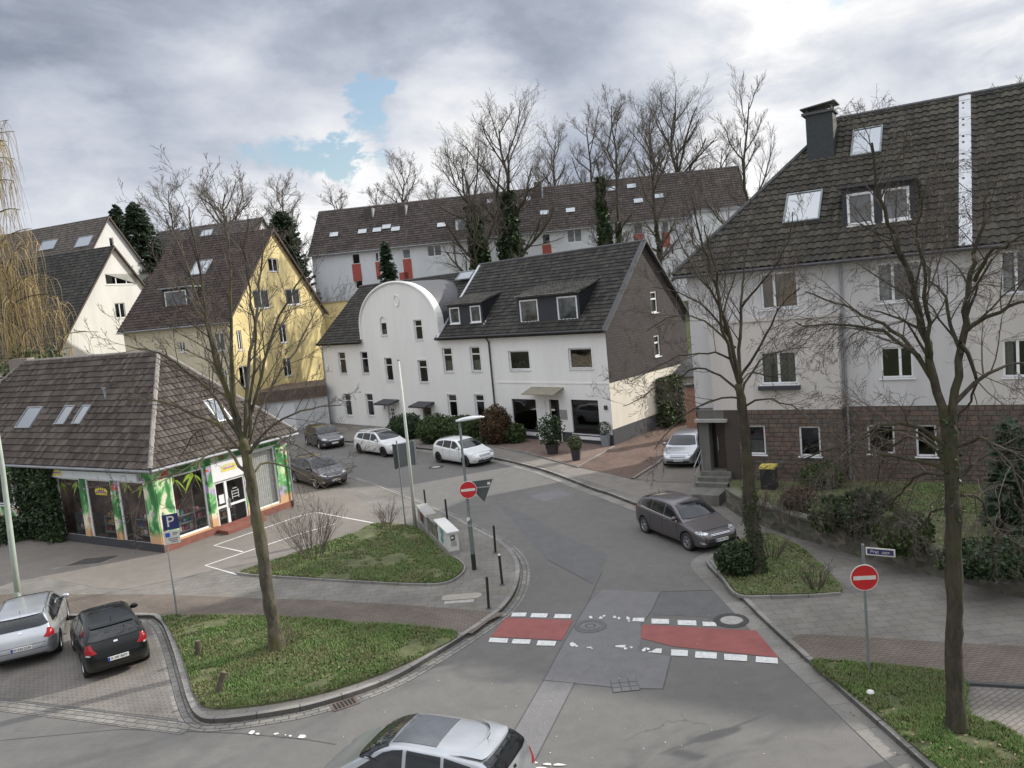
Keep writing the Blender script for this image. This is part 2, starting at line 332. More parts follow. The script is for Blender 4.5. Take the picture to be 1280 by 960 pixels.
M_['gutter'] = m_paver('gutter_stone', (.215, .203, .185), (.155, .15, .14), (.07, .065, .06), .33, .16, 0, .5, uv=True, mortar=.014, moss=(.12, .115, .07))
M_['soil'] = plain('soil', (.075, .06, .042), .95, var=.4, vs=5, bmp=.03, bs=12)
M_['turf'] = plain('turf_soil', (.085, .095, .038), .95, var=.45, vs=2.2, bmp=.03, bs=18)
M_['grass'] = m_leafy('grass_blades', ((.10, (.19, .155, .085)), (.26, (.18, .175, .08)), (.42, (.14, .17, .062)), (.64, (.12, .18, .055)), (.86, (.13, .25, .05))), .9)
M_['litter'] = m_leafy('dead_leaves', ((.1, (.09, .06, .035)), (.5, (.20, .14, .08)), (.9, (.34, .27, .18))), 3)
M_['white_plastic'] = plain('white_frame', (.74, .74, .74), .35, var=.04)
M_['glass'] = m_glass('window_glass', thru=.62)
M_['shopglass'] = m_glass('shop_glass', thru=.92, refl=.5)
M_['curtain'] = plain('curtain', (.55, .55, .53), .95, var=.15, vs=6)
M_['dark'] = plain('dark_void', (.012, .012, .013), .9)
M_['black'] = plain('black_plastic', (.018, .018, .02), .45, var=.1)
M_['steel'] = plain('galvanised_steel', (.36, .38, .38), .5, .7, var=.15, vs=12)
M_['greymetal'] = plain('painted_grey_post', (.17, .19, .19), .55, .1, var=.2, vs=8)
M_['zinc_lt'] = plain('bright_zinc', (.50, .51, .53), .55, .2, var=.12)
M_['zinc'] = plain('zinc_flashing', (.27, .28, .295), .6, .3, var=.15)
M_['slate'] = m_paver('slate_cladding', (.062, .052, .050), (.048, .042, .041), (.022, .02, .02), .3, .17, 0, .5, uv=True, mortar=.01, var=.15)
M_['tile_dark'] = m_tile('tiles_dark', ((0, (.025, .025, .025)), (.5, (.037, .035, .033)), (1, (.058, .053, .047))))
M_['tile_red'] = m_tile('tiles_red_brown', ((0, (.044, .037, .033)), (.35, (.066, .052, .045)), (.7, (.083, .069, .060)), (1, (.112, .097, .084))), (.095, .088, .066), .6)
M_['tile_brown'] = m_tile('tiles_brown', ((0, (.036, .035, .030)), (.5, (.054, .049, .042)), (1, (.080, .072, .060))), (.085, .085, .05), .6)
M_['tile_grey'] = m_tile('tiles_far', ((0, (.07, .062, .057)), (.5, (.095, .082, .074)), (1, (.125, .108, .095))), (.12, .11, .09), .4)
M_['bark'] = m_bark('bark', (.030, .027, .021), (.15, .132, .105), (.125, .120, .045), .75)
M_['bark_dark'] = m_bark('bark_dark', (.028, .025, .020), (.082, .072, .055), (.075, .075, .03), .55)
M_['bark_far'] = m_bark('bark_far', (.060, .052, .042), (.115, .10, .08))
M_['twig'] = plain('twig', (.070, .056, .045), .9, var=.3)
M_['twig_red'] = plain('twig_reddish', (.085, .055, .045), .9, var=.3)
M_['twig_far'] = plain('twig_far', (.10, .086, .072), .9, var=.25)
M_['twig_gold'] = plain('twig_gold', (.36, .27, .13), .85, var=.35, vs=.8)
M_['ivy'] = m_leafy('ivy', ((.1, (.012, .022, .009)), (.5, (.028, .050, .018)), (.9, (.07, .105, .04))), 1.2)
M_['hedge'] = m_leafy('hedge_leaves', ((.1, (.022, .032, .010)), (.5, (.045, .068, .020)), (.9, (.09, .125, .045))), 1.5)
M_['hedge_red'] = m_leafy('brown_hedge_leaves', ((.1, (.03, .018, .010)), (.5, (.07, .042, .020)), (.9, (.12, .085, .04))), 1.5)
M_['conifer'] = m_leafy('conifer', ((.1, (.010, .020, .009)), (.5, (.022, .040, .018)), (.9, (.045, .07, .03))), .8)
# ------------------------------------------------------------------ larger building blocks
def strip(path, w, z0, z1, name, mat, side=1, parent=None, kind='structure', inner=0.0):
    """a band of constant width along a ground path; UV runs along it in metres"""
    P = [Vector((p[0], p[1], 0)) for p in path]; n = len(P); vs = []; fs = []; uvs = []; d = 0
    for i, p in enumerate(P):
        t = (P[min(i+1, n-1)]-P[max(i-1, 0)]).normalized(); nr = Vector((-t.y, t.x, 0))*side
        if i: d += (P[i]-P[i-1]).length
        a = p + nr*inner; b = p + nr*(inner+w)
        vs += [(a.x, a.y, z1), (b.x, b.y, z1), (b.x, b.y, z0), (a.x, a.y, z0)]
        uvs += [(d, 0.08), (d, w+.08), (d, w+.2), (d, 0)]
    for i in range(n-1):
        for k in range(3 if z1-z0 > .01 else 1):
            for (aa, bb) in (((0, 1), (1, 2), (3, 0))[k],):
                f = [i*4+aa, i*4+bb, (i+1)*4+bb, (i+1)*4+aa]; fs.append(f if side < 0 else f[::-1])
    me = bpy.data.meshes.new(name); me.from_pydata(vs, [], fs); me.materials.append(mat)
    ul = me.uv_layers.new(name='UV')
    for pl in me.polygons:
        for li in pl.loop_indices: ul.data[li].uv = uvs[me.loops[li].vertex_index]
    o = bpy.data.objects.new(name, me); COL.objects.link(o)
    if parent is not None: o.parent = parent
    elif kind: o['kind'] = kind
    return o
def smooth_path(pts, k=6, closed=False):
    P = [Vector((p[0], p[1], 0)) for p in pts]; n = len(P); out = []
    rng = range(n if closed else n-1)
    for i in rng:
        if closed: a, b, c, d = P[i-1], P[i], P[(i+1) % n], P[(i+2) % n]
        else: a, b, c, d = P[max(i-1, 0)], P[i], P[i+1], P[min(i+2, n-1)]
        for j in range(k):
            t = j/k; out.append(tuple((b*2+(c-a)*t+(a*2-b*5+c*4-d)*t*t+(b*3-a-c*3+d)*t**3)*.5)[:2])
    if not closed: out.append(tuple(P[-1])[:2])
    return out
def tiled_roof(name, P, poly, mat, parent, tw=.30, th=.34, ns=4, amp=.035, step=.035, thick=.10, org=None):
    """a sloping tiled surface: P.u along the eave, P.v up the slope; cut to a convex polygon"""
    us = [p[0] for p in poly]; vs_ = [p[1] for p in poly]; u0, u1, w0, w1 = min(us), max(us), min(vs_), max(vs_)
    nu = max(1, int(math.ceil((u1-u0)/tw))); nv = max(1, int(math.ceil((w1-w0)/th)))
    bm = bmesh.new(); uvl = bm.loops.layers.uv.new('UV')
    for r in range(nv):
        va = w0+r*th; vb = va+th*1.0
        rows = []
        for v_, lift in ((va, step), (vb, 0.0)):
            row = []
            for i in range(nu*ns+1):
                u = u0+i*tw/ns; ph = (i % ns)/ns; w = amp*(.5-.5*math.cos(2*PI*ph)) if amp else 0
                row.append(bm.verts.new(P.at(u, v_, w+lift+thick)))
            rows.append(row)
        low = [bm.verts.new(P.at(u0+i*tw/ns, va, thick-.005 + (amp*(.5-.5*math.cos(2*PI*(i % ns)/ns)) if amp else 0))) for i in range(nu*ns+1)]
        for i in range(nu*ns):
            f = bm.faces.new((rows[0][i], rows[0][i+1], rows[1][i+1], rows[1][i]))
            for lp, uvc in zip(f.loops, ((i/ns, r+.02), ((i+.98)/ns, r+.02), ((i+.98)/ns, r+.95), (i/ns, r+.95))): lp[uvl].uv = uvc
            f = bm.faces.new((low[i], low[i+1], rows[0][i+1], rows[0][i]))
            for lp in f.loops: lp[uvl].uv = (i/ns+.01, r+.05)
    # eave/underside board
    n = len(poly)
    ar = sum(poly[i][0]*poly[(i+1) % n][1]-poly[(i+1) % n][0]*poly[i][1] for i in range(n))
    if ar < 0: poly = poly[::-1]
    for i in range(n):
        a, b = poly[i], poly[(i+1) % n]; pa = P.at(*a); pb = P.at(*b); e = (pb-pa).normalized(); nn = e.cross(P.n)
        bmesh.ops.bisect_plane(bm, geom=bm.verts[:]+bm.edges[:]+bm.faces[:], plane_co=pa, plane_no=nn, clear_outer=True)
    top = [bm.verts.new(P.at(u, v, thick)) for u, v in poly]; bot = [bm.verts.new(P.at(u, v, 0)) for u, v in poly]
    bm.faces.new(bot[::-1])
    for i in range(n): bm.faces.new((bot[i], bot[(i+1) % n], top[(i+1) % n], top[i]))
    org = org or (tuple(parent['_o']) if parent is not None else (0, 0, 0))
    for v in bm.verts: v.co -= Vector(org)
    me = bpy.data.meshes.new(name); bm.to_mesh(me); bm.free(); me.materials.append(mat)
    o = bpy.data.objects.new(name, me); COL.objects.link(o); o.parent = parent; o['_o'] = tuple(org); return o
def wall(name, P, outline, holes, mat, parent, reveal=.16, uvs=1.0, thick=None):
    """wall panel in frame P (n outward) with rectangular or polygonal openings and their reveals"""
    bm = bmesh.new(); uvl = bm.loops.layers.uv.new('UV'); edges = []
    org = Vector(parent['_o'])
    def loop(pts):
        vs = [bm.verts.new((p[0], p[1], 0)) for p in pts]
        for i in range(len(vs)): edges.append(bm.edges.new((vs[i], vs[(i+1) % len(vs)])))
    loop(outline); H = []
    for h in holes:
        if len(h) == 4 and not isinstance(h[0], (tuple, list)): u0, z0, u1, z1 = h; h = [(u0, z0), (u1, z0), (u1, z1), (u0, z1)]
        H.append(h); loop(h)
    bmesh.ops.triangle_fill(bm, use_beauty=True, use_dissolve=False, edges=edges)
    for f in bm.faces:
        f.normal_update()
        if f.normal.z < 0: f.normal_flip()
        for lp in f.loops: lp[uvl].uv = (lp.vert.co.x*uvs, lp.vert.co.y*uvs)
    for h in H:
        n = len(h); a = [bm.verts.new((p[0], p[1], 0)) for p in h]; b = [bm.verts.new((p[0], p[1], -reveal)) for p in h]
        for i in range(n):
            f = bm.faces.new((a[i], b[i], b[(i+1) % n], a[(i+1) % n]))
            for lp in f.loops: lp[uvl].uv = ((lp.vert.co.x+lp.vert.co.z)*uvs, lp.vert.co.y*uvs)
    for v in bm.verts: v.co = P.at(*v.co) - org
    me = bpy.data.meshes.new(name); bm.to_mesh(me); bm.free(); me.materials.append(mat)
    o = bpy.data.objects.new(name, me); COL.objects.link(o); o.parent = parent; o['_o'] = tuple(org); return o
RW = random.Random(5)
def window(P, r, parent, mull=(.5,), trans=(), fw=.06, w=-.10, sill=True, curtain='rand', frame=None, glass=None, name='window', surround=None, shutter=0, sillmat=None, blind=None, boardc=None):
    """framed window filling the hole r=(u0,z0,u1,z1): frame, pane, sill and curtains"""
    frame = frame or M_['white_plastic']; glass = glass or M_['glass']
    u0, z0, u1, z1 = r; mb = MB(); d = .06
    mb.pbox(P, u0, z0, u1, z0+fw, w-d, w); mb.pbox(P, u0, z1-fw, u1, z1, w-d, w)
    mb.pbox(P, u0, z0+fw, u0+fw, z1-fw, w-d, w); mb.pbox(P, u1-fw, z0+fw, u1, z1-fw, w-d, w)
    for m in mull: c = u0+(u1-u0)*m; mb.pbox(P, c-fw*.6, z0+fw, c+fw*.6, z1-fw, w-d+.003, w+.004)
    xs = [u0+fw]+[u0+(u1-u0)*m for m in mull]+[u1-fw]
    for t in trans:
        c = z0+(z1-z0)*t
        mb.pbox(P, u0+fw, c-fw*.5, u1-fw, c+fw*.5, w-d+.006, w+.007)
    f = mb.build(name, frame, parent)
    MB().add([P.at(u0+fw*.5, z0+fw*.5, w-.03), P.at(u1-fw*.5, z0+fw*.5, w-.03), P.at(u1-fw*.5, z1-fw*.5, w-.03), P.at(u0+fw*.5, z1-fw*.5, w-.03)], [(0, 1, 2, 3)]).build('pane', glass, f, org=f['_o'])
    if sill: MB().pbox(P, u0-.06, z0-.05, u1+.06, z0, w+.0, .06).build('sill', sillmat or frame, f, org=f['_o'])
    if curtain == 'rand': curtain = RW.choice(('halves', 'none', 'low', 'halves', 'left', 'full'))
    if curtain != 'none':
        cb = MB(); wi = u1-u0; hi = z1-z0; wc = w-.16
        spans = {'halves': ((0, .26), (.74, 1)), 'left': ((0, .3),), 'low': ((0, 1),), 'full': ((0, 1),)}[curtain]
        zt = z0+hi*(.45 if curtain == 'low' else 1)
        for a, b in spans:
            n = max(4, int((b-a)*wi/.06)); pts = []
            for i in range(n+1):
                u = u0+wi*(a+(b-a)*i/n); dd = .02*(i % 2); pts += [P.at(u, z0, wc-dd), P.at(u, zt, wc-dd)]
            cb.add(pts, [(2*i, 2*i+2, 2*i+3, 2*i+1) for i in range(n)])
        cb.build('curtain', M_['curtain'], f, org=f['_o'])
    if surround:
        s = .09; sb = MB()
        for (a, b, c, dd) in ((u0-s, z0-s*.3, u0, z1+s), (u1, z0-s*.3, u1+s, z1+s), (u0, z1, u1, z1+s)): sb.pbox(P, a, b, c, dd, .002, .022)
        sb.build('surround', surround, f, org=f['_o'])
    return f
def rect(P, x0, y0, x1, y1):
    a = P.px(x0, y0); b = P.px(x1, y1); return (min(a[0], b[0]), min(a[1], b[1]), max(a[0], b[0]), max(a[1], b[1]))
def skylight(RP, x0, y0, x1, y1, parent, frame=None, lift=.16, name='skylight'):
    a = RP.px(x0, y0); b = RP.px(x1, y1); u0, u1 = sorted((a[0], b[0])); w0, w1 = sorted((a[1], b[1])); fw = .07; mb = MB()
    for q in ((u0, w0, u1, w0+fw), (u0, w1-fw, u1, w1), (u0, w0+fw, u0+fw, w1-fw), (u1-fw, w0+fw, u1, w1-fw)): mb.pbox(RP, q[0], q[1], q[2], q[3], .05, lift+.06)
    f = mb.build(name, frame or M_['zinc'], parent)
    MB().pbox(RP, u0+fw, w0+fw, u1-fw, w1-fw, .08, lift+.03).build('pane', M_['skyglass'], f, org=f['_o'])
    return f
def skylight3(RP, x0, y0, x1, y1, x2, y2, parent, frame=None, lift=.12):
    a = RP.px(x0, y0); b = RP.px(x1, y1); c = RP.px(x2, y2); um = (a[0]+c[0])/2; w = abs(b[0]-a[0]); w0, w1 = sorted((c[1], a[1])); fw = .06; mb = MB(); u0, u1 = um, um+w
    for q in ((u0, w0, u1, w0+fw), (u0, w1-fw, u1, w1), (u0, w0+fw, u0+fw, w1-fw), (u1-fw, w0+fw, u1, w1-fw)): mb.pbox(RP, q[0], q[1], q[2], q[3], .05, lift+.06)
    f = mb.build('skylight', frame or M_['zinc'], parent); MB().pbox(RP, u0+fw, w0+fw, u1-fw, w1-fw, .08, lift+.03).build('pane', M_['skyglass'], f, org=f['_o']); return f
def leaf_cloud(mb, n, fn, size, rng, flat=.0, m=0, elong=1.6):
    for _ in range(n):
        p = fn(rng)
        if p is None: continue
        p = Vector(p); a = Vector((rng.gauss(0, 1), rng.gauss(0, 1), rng.gauss(0, 1)*(1-flat))).normalized(); b = a.orthogonal().normalized()
        b.rotate(Matrix.Rotation(rng.uniform(0, 2*PI), 3, a)); s = size*rng.uniform(.6, 1.3); a = a*s*elong*.5; b = b*s*.5
        mb.add([p-a, p+b, p+a, p-b], [(0, 1, 2, 3)], m)
def in_ball(c, r, rng, shell=.55):
    d = Vector((rng.gauss(0, 1), rng.gauss(0, 1), rng.gauss(0, 1))).normalized(); k = (shell+(1-shell)*rng.random())*(1+.16*noise.noise(d*2.3+Vector(c)*.7)+.08*noise.noise(d*6+Vector(c)))
    return Vector((c[0]+d.x*r[0]*k, c[1]+d.y*r[1]*k, c[2]+d.z*r[2]*k))
def text_mesh(body, size, P, u, v, w, mat, parent, name='lettering', align='CENTER', ext=.004, sx=1.0):
    cu = bpy.data.curves.new(name, 'FONT'); cu.body = body; cu.size = size; cu.extrude = ext; cu.align_x = align; cu.align_y = 'CENTER'; cu.resolution_u = 3
    t = bpy.data.objects.new(name, cu); COL.objects.link(t); bpy.context.view_layer.update()
    me = bpy.data.meshes.new_from_object(t.evaluated_get(bpy.context.evaluated_depsgraph_get())); bpy.data.objects.remove(t)
    org = Vector(parent['_o']) if '_o' in parent else Vector((0, 0, 0))
    for x in me.vertices: x.co = P.at(u+x.co.x*sx, v+x.co.y, w+x.co.z) - org
    me.materials.clear(); me.materials.append(mat); me.name = name
    o = bpy.data.objects.new(name, me); COL.objects.link(o); o.parent = parent; o['_o'] = tuple(org); return o
# ------------------------------------------------------------------ bare trees
def grow(mb, p, d, L, r, lvl, rng, prm, n=None):
    """one branch with its children, as thin tapered tubes"""
    seg = prm['seg'][min(lvl, len(prm['seg'])-1)]; sides = 5 if r > .03 else 3
    pts = [p]; q = p; dd = d.normalized(); wig = prm['wig']; up = prm['up'][min(lvl, len(prm['up'])-1)]
    for i in range(seg):
        dd = (dd + Vector((rng.gauss(0, wig), rng.gauss(0, wig), rng.gauss(0, wig))) + Vector((0, 0, up))).normalized()
        q = q + dd*(L/seg); pts.append(q)
    tip = r*(.35 if lvl < prm['lv'] else .45)
    rs = [r+(tip-r)*i/seg for i in range(seg+1)]
    mb.tube(pts, rs, sides, 0 if r > prm['mr'] else 1, cap=False)
    spread(mb, pts, rs, L, lvl+1, rng, prm)
def spread(mb, pts, rs, L, lvl, rng, prm, start=.2):
    if lvl > prm['lv']: return
    seg = len(pts)-1; cnt = prm['n'][min(lvl, len(prm['n'])-1)]
    for k in range(cnt):
        t = start+(1-start)*((k+rng.uniform(.1, .9))/cnt); f = t*seg; i = min(int(f), seg-1); f -= i
        pp = pts[i].lerp(pts[i+1], f); ax = (pts[i+1]-pts[i]).normalized(); rr = rs[i]+(rs[i+1]-rs[i])*f
        a = rng.uniform(*prm['ang']); s = ax.orthogonal().normalized(); s.rotate(Matrix.Rotation(rng.uniform(0, 2*PI), 3, ax))
        nd = ax*math.cos(a)+s*math.sin(a); nd.z += prm.get('lift', .1)
        ratio = prm['ratio'][min(lvl, len(prm['ratio'])-1)]
        grow(mb, pp, nd, L*ratio*rng.uniform(.65, 1.15)*(1.1-.35*t), max(prm['rmin'], rr*.55*rng.uniform(.7, 1)), lvl, rng, prm)
def auto_tree(name, label, cat, base, height, width, tr, seed, prm=None, group=None, mats=None, fork=.25, nlimb=7, lean=(0, 0), zfoot=0):
    rng = random.Random(seed); base = Vector(base)
    q = dict(seg=(6, 5, 4, 3, 2), wig=.13, up=(.12, .06, .04, .02), n=(0, 7, 6, 5, 3), lv=3, ang=(.45, 1.0), ratio=(0, .45, .5, .5, .5), rmin=.006, mr=.05, lift=.15)
    if prm: q.update(prm)
    t = thing(name, label, cat, tuple(base), group)
    mats = mats or (M_['bark_far'], M_['twig_far'])
    tb = MB(); pts = [base+Vector((0, 0, -.4-zfoot))]; n = 9
    top = height*q.get('tt', .82)
    for i in range(1, n+1):
        f = i/n; pts.append(base+Vector((lean[0]*f+rng.gauss(0, .012)*height*f, lean[1]*f+rng.gauss(0, .012)*height*f, top*f)))
    rs = [tr*(1.25 if i == 0 else 1)*(1-.86*(i/n)) + .012 for i in range(n+1)]
    tb.tube(pts, rs, 7)
    cb = MB()
    for k in range(nlimb):
        f = fork+(1-fork)*(k+rng.random())/nlimb*.97; x = f*n; i = min(int(x), n-1); p = pts[i].lerp(pts[i+1], x-i); rr = rs[i]
        az = k*2.4+rng.uniform(-.5, .5); el = rng.uniform(.25, .85)+f*.35
        ln = width*.5*rng.uniform(.8, 1.15)*(1.15-.55*f)/max(.45, math.cos(el)*1.15)
        ln = min(ln, height*(1.02-f)+width*.12)
        d = Vector((math.cos(az)*math.cos(el), math.sin(az)*math.cos(el), math.sin(el)))
        grow(cb, p, d, ln, max(.02, rr*.6), 1, rng, q)
    zs_ = max(v[2] for v in cb.v)-base.z; fz = height/zs_; rad = sorted(math.hypot(v[0]-base.x-lean[0]*.5, v[1]-base.y) for v in cb.v); fx = min(2.2, max(.6, width*.5/rad[int(len(rad)*.965)]))
    for m_ in (cb, tb): m_.v = [(base.x+(v[0]-base.x)*(fx if m_ is cb else 1), base.y+(v[1]-base.y)*(fx if m_ is cb else 1), base.z+(v[2]-base.z)*fz) for v in m_.v]
    tb.build('trunk', mats[0], t)
    cb.build('crown', list(mats), t); return t, [base+Vector((p.x-base.x, p.y-base.y, (p.z-base.z)*fz)) for p in pts]
# ------------------------------------------------------------------ the ground
PH = 0.12
def hill(x, y):
    s = min(1, max(0, (y-72)/20.0)); s = s*s*(3-2*s); z = 8.0*s
    z += 4.5*min(1, max(0, (y-98)/45.0))
    if x < -24: k = min(1, max(0, (-x-24)/14))*min(1, max(0, (y-56)/16)); z = max(z, 3.4*k*k*(3-2*k))
    return z + (.25*noise.noise(Vector((x*.08, y*.08, 0))) if y > 75 else 0)
def ground_sheet():
    xs = [-600, -300, -180] + [-130+5*i for i in range(53)] + [180, 300, 600]; ys = [-60, -20, 0, 20, 40, 54] + [56+3*i for i in range(34)] + [170, 220, 320, 500, 900]
    mb = MB(); mb.v = [(x, y, hill(x, y)-.06) for y in ys for x in xs]; n = len(xs)
    for j in range(len(ys)-1):
        for i in range(n-1): mb.f.append([j*n+i, j*n+i+1, (j+1)*n+i+1, (j+1)*n+i]); mb.m.append(0)
    m, nt, b = nodes('meadow_ground'); co = tco(nt)
    c = ramp(nt, tnoise(nt, co, .25, 7, .7), ((.3, (.055, .05, .03)), (.5, (.075, .085, .035)), (.7, (.06, .085, .03))))
    nt.links.new(c, b.inputs['Base Color']); b.inputs['Roughness'].default_value = 1
    tag(mb.build('ground', m, smooth=True), kind='structure')
ground_sheet()
def A(lst, z=0.0): return [tuple(at(x, y, z)[:2]) for x, y in lst]
tag(MB().sheet([(-45, 6), (45, 6), (45, 52), (14, 73), (-45, 73)], 0).build('road', M_['asphalt']), kind='structure')
def flat(name, poly, z, mat, kind='structure'):
    return tag(MB().sheet(poly, z).build(name, mat), kind=kind)
# repaired patches, with tar seams
r2 = lambda pts: [(560+x/2.909, 700+y/2.909) for x, y in pts]
patches = [
 ('asphalt_light', [(500, 168), (560, 108), (770, 118), (740, 185), (700, 235), (702, 290), (690, 330), (810, 352), (780, 470), (640, 468), (345, 440), (420, 300)]),
 ('asphalt_light', [(345, 440), (460, 446), (330, 700), (310, 760), (170, 760), (245, 612)]),
 ('asphalt_dark', [(775, 118), (985, 112), (1110, 235), (905, 205), (745, 200)])]
for i, (mt, p) in enumerate(patches): flat('road_patch', A(r2(p)), .004+.001*i, M_[mt])
z3 = lambda pts: [(500+x/2.8225, 560+y/2.8225) for x, y in pts]
flat('road_patch', A(z3([(455, 170), (560, 143), (605, 165), (510, 190)])), .004, M_['asphalt_light'])
flat('road_patch', A(z3([(340, 195), (520, 395), (680, 480), (735, 380), (560, 300), (430, 225)])), .005, M_['asphalt_dark'])
def seam(pts, w=.02, z=.009):
    p = A(pts); strip(p, w, z, z, 'road_seam', M_['tar'])
seam(r2([(560, 40), (500, 170), (420, 300), (345, 440), (245, 612), (160, 760)])); seam(r2([(460, 446), (330, 700), (300, 760)]))
seam(r2([(345, 438), (640, 468), (780, 470)])); seam(r2([(770, 118), (740, 185), (700, 235)])); seam(r2([(810, 352), (780, 470)])); seam(r2([(775, 116), (985, 110)]))
seam([(0, 926), (150, 912), (300, 917), (384, 925), (420, 931)], .015); seam(z3([(520, 395), (680, 480)]), .015)
# kerb of the island between street and shop, in pixels of the photograph's ground
M_['gutter_flat'] = m_paver('gutter_concrete', (.205, .195, .178), (.185, .177, .162), (.12, .115, .10), 1.0, 5, 0, 0, uv=True, mortar=.01, moss=(.13, .125, .08))
kerbL = smooth_path(A([(330, 586), (380, 588), (422, 594), (463, 606), (494, 618), (522, 629), (560, 645), (594, 663), (626, 680), (644, 697), (650, 716), (645, 741), (630, 763), (611, 778), (588, 794), (547, 820), (485, 855), (400, 884), (330, 898), (268, 905), (246, 899), (235, 880), (226, 850), (216, 815), (205, 787), (196, 777), (180, 773), (90, 774), (0, 778), (-220, 800)]), 5)
kl_back = [(-31, 25.9), (-42, 26), (-42, 50), (-24, 60), (-17, 52.5)]
mb = MB(); mb.prism(kerbL + kl_back, -.1, PH); tag(mb.build('pavement', M_['slabs']), kind='structure')
strip(kerbL, .14, -.05, PH+.012, 'kerb', M_['kerb'], side=-1)
strip(kerbL, .34, .0105, .0105, 'gutter', M_['gutter'], side=1)
# forecourt asphalt, brown block band and parking bay
fore = A([(-260, 720), (0, 722), (60, 722), (120, 735), (185, 738), (250, 716), (298, 719), (330, 708), (375, 692), (440, 668), (466, 655), (466, 636), (445, 620), (420, 606), (395, 600), (330, 596), (250, 600), (0, 640), (-260, 640)], PH)
flat('forecourt', fore, PH+.004, M_['asphalt_brown'])
flat('block_band', A([(-240, 748), (0, 743), (200, 743), (330, 748), (400, 750), (520, 757), (632, 766), (611, 776), (590, 792), (560, 787), (330, 770), (200, 769), (-240, 773)], PH), PH+.004, M_['brownband'])
bay = A([(-260, 806), (0, 779), (90, 775), (180, 774), (196, 779), (205, 790), (216, 818), (226, 853), (235, 883), (246, 902), (0, 873), (-260, 848)])
flat('parking_bay', bay, .008, M_['bay'])
gl = A([(-260, 850), (0, 875), (120, 889), (246, 905)]); strip(gl, .03, .014, .014, 'bay_joint', M_['tar'], side=-1)
strip(gl, .45, .010, .010, 'gutter', M_['gutter'], side=-1, inner=.03)
def island(name, px, h=.07, rim=True, mat='turf'):
    p = smooth_path(A(px, PH), 5, True); tag(MB().prism(p, PH-.02, PH+h-.02).build(name, M_[mat]), kind='structure'); return p
isl1 = island('verge', [(205, 772), (260, 771), (340, 772), (450, 779), (540, 787), (572, 794), (545, 812), (480, 842), (400, 868), (320, 883), (262, 886), (245, 872), (236, 845), (225, 812), (212, 787)])
isl2 = island('verge', [(300, 716), (330, 706), (378, 690), (440, 668), (468, 656), (500, 656), (527, 664), (551, 688), (576, 706), (574, 718), (555, 728), (520, 730), (440, 726), (360, 721), (318, 719)])
strip(smooth_path(A([(296, 717), (318, 720), (360, 722.5), (440, 727.5), (520, 731.5), (557, 729.5), (577, 718), (579, 707), (565, 697)], PH), 5), .06, PH, PH+.07, 'edging', M_['kerb'], side=-1)
# lines of the customer parking space
def paint(pts, w, z=PH+.009, name='parking_line', mat='white_paint'): strip(A(pts, PH), w, z, z, name, M_[mat])
paint([(305, 689.5), (269, 682), (373, 646), (395, 641), (470, 655)], .09); paint([(298, 718), (258, 707), (373, 668.5), (420, 655)], .09)
# red cycle crossing and its block marks
def mark(px, z=.016, mat='white_paint', name='road_marking'): flat(name, A(px), z, M_[mat])
mark(r2([(210, 210), (455, 220), (415, 293), (155, 280)]), .012, 'red_paint', 'cycle_crossing')
mark(r2([(708, 235), (1120, 258), (1205, 357), (815, 315), (700, 285)]), .012, 'red_paint', 'cycle_crossing')
dashes = [[(235, 193), (287, 193), (282, 207), (229, 207)], [(305, 195), (364, 196), (358, 211), (299, 210)], [(390, 198), (450, 199), (445, 214), (384, 213)], [(740, 215), (804, 217), (804, 234), (740, 233)], [(835, 220), (902, 222), (904, 240), (836, 238)], [(925, 226), (975, 228), (977, 243), (927, 242)],
 [(153, 284), (220, 287), (215, 303), (147, 300)], [(237, 289), (302, 291), (297, 307), (231, 305)], [(328, 294), (395, 297), (388, 314), (321, 312)], [(812, 327), (873, 330), (872, 352), (811, 349)], [(900, 334), (978, 339), (977, 361), (898, 357)], [(1004, 343), (1088, 348), (1088, 370), (1005, 365)], [(1120, 352), (1199, 358), (1200, 379), (1119, 373)],
 [(674, 212), (715, 212), (713, 226), (670, 224)], [(760, 323), (778, 324), (776, 341), (740, 338), (745, 330)]]
for d in dashes: mark(r2(d))
rq = random.Random(3)
def scrap(cx, cy, w, h, n=7):
    p = []
    for i in range(n):
        a = 2*PI*i/n; k = rq.uniform(.45, 1.1); p.append((cx+w*math.cos(a)*k, cy+h*math.sin(a)*k))
    mark(r2(p), .0165)
for a in ((520, 209, 9, 8), (556, 212, 8, 6), (568, 205, 7, 4), (606, 209, 12, 5), (622, 213, 6, 5), (653, 214, 9, 8), (658, 224, 8, 3), (455, 308, 12, 9), (467, 314, 6, 4), (515, 320, 10, 4), (524, 323, 5, 3), (632, 316, 24, 6), (645, 324, 12, 5), (668, 320, 8, 4), (712, 330, 9, 6), (728, 326, 9, 5), (735, 336, 12, 3), (718, 323, 10, 3)): scrap(*a)
for (x, y, w, h) in ((962, 262, 16, 9), (982, 268, 12, 6), (1052, 268, 12, 5), (1088, 272, 5, 4), (1105, 276, 8, 4), (1150, 280, 22, 9)):
    px, py = x*420/1280, 830+y*130/396; scrap((px-560)*2.909, (py-700)*2.909, w, h)
for (px, py) in ((668, 954), (684, 956), (700, 957), (676, 961)): scrap((px-560)*2.909, (py-700)*2.909, 24, 6)
grit = MB()
for _ in range(90):           # bird lime and grit
    px, py = rq.uniform(420, 1060), rq.uniform(700, 955); 
    if at(px, py).x > 6: continue
    c_ = at(px, py); s_ = rq.uniform(.006, .018); grit.sheet([(c_.x+s_*math.cos(k*1.26)*rq.uniform(.5, 1.2), c_.y+s_*math.sin(k*1.26)*rq.uniform(.5, 1.4)) for k in range(5)], .0165)
tag(grit.build('road_grit', M_['white_paint']), kind='stuff')
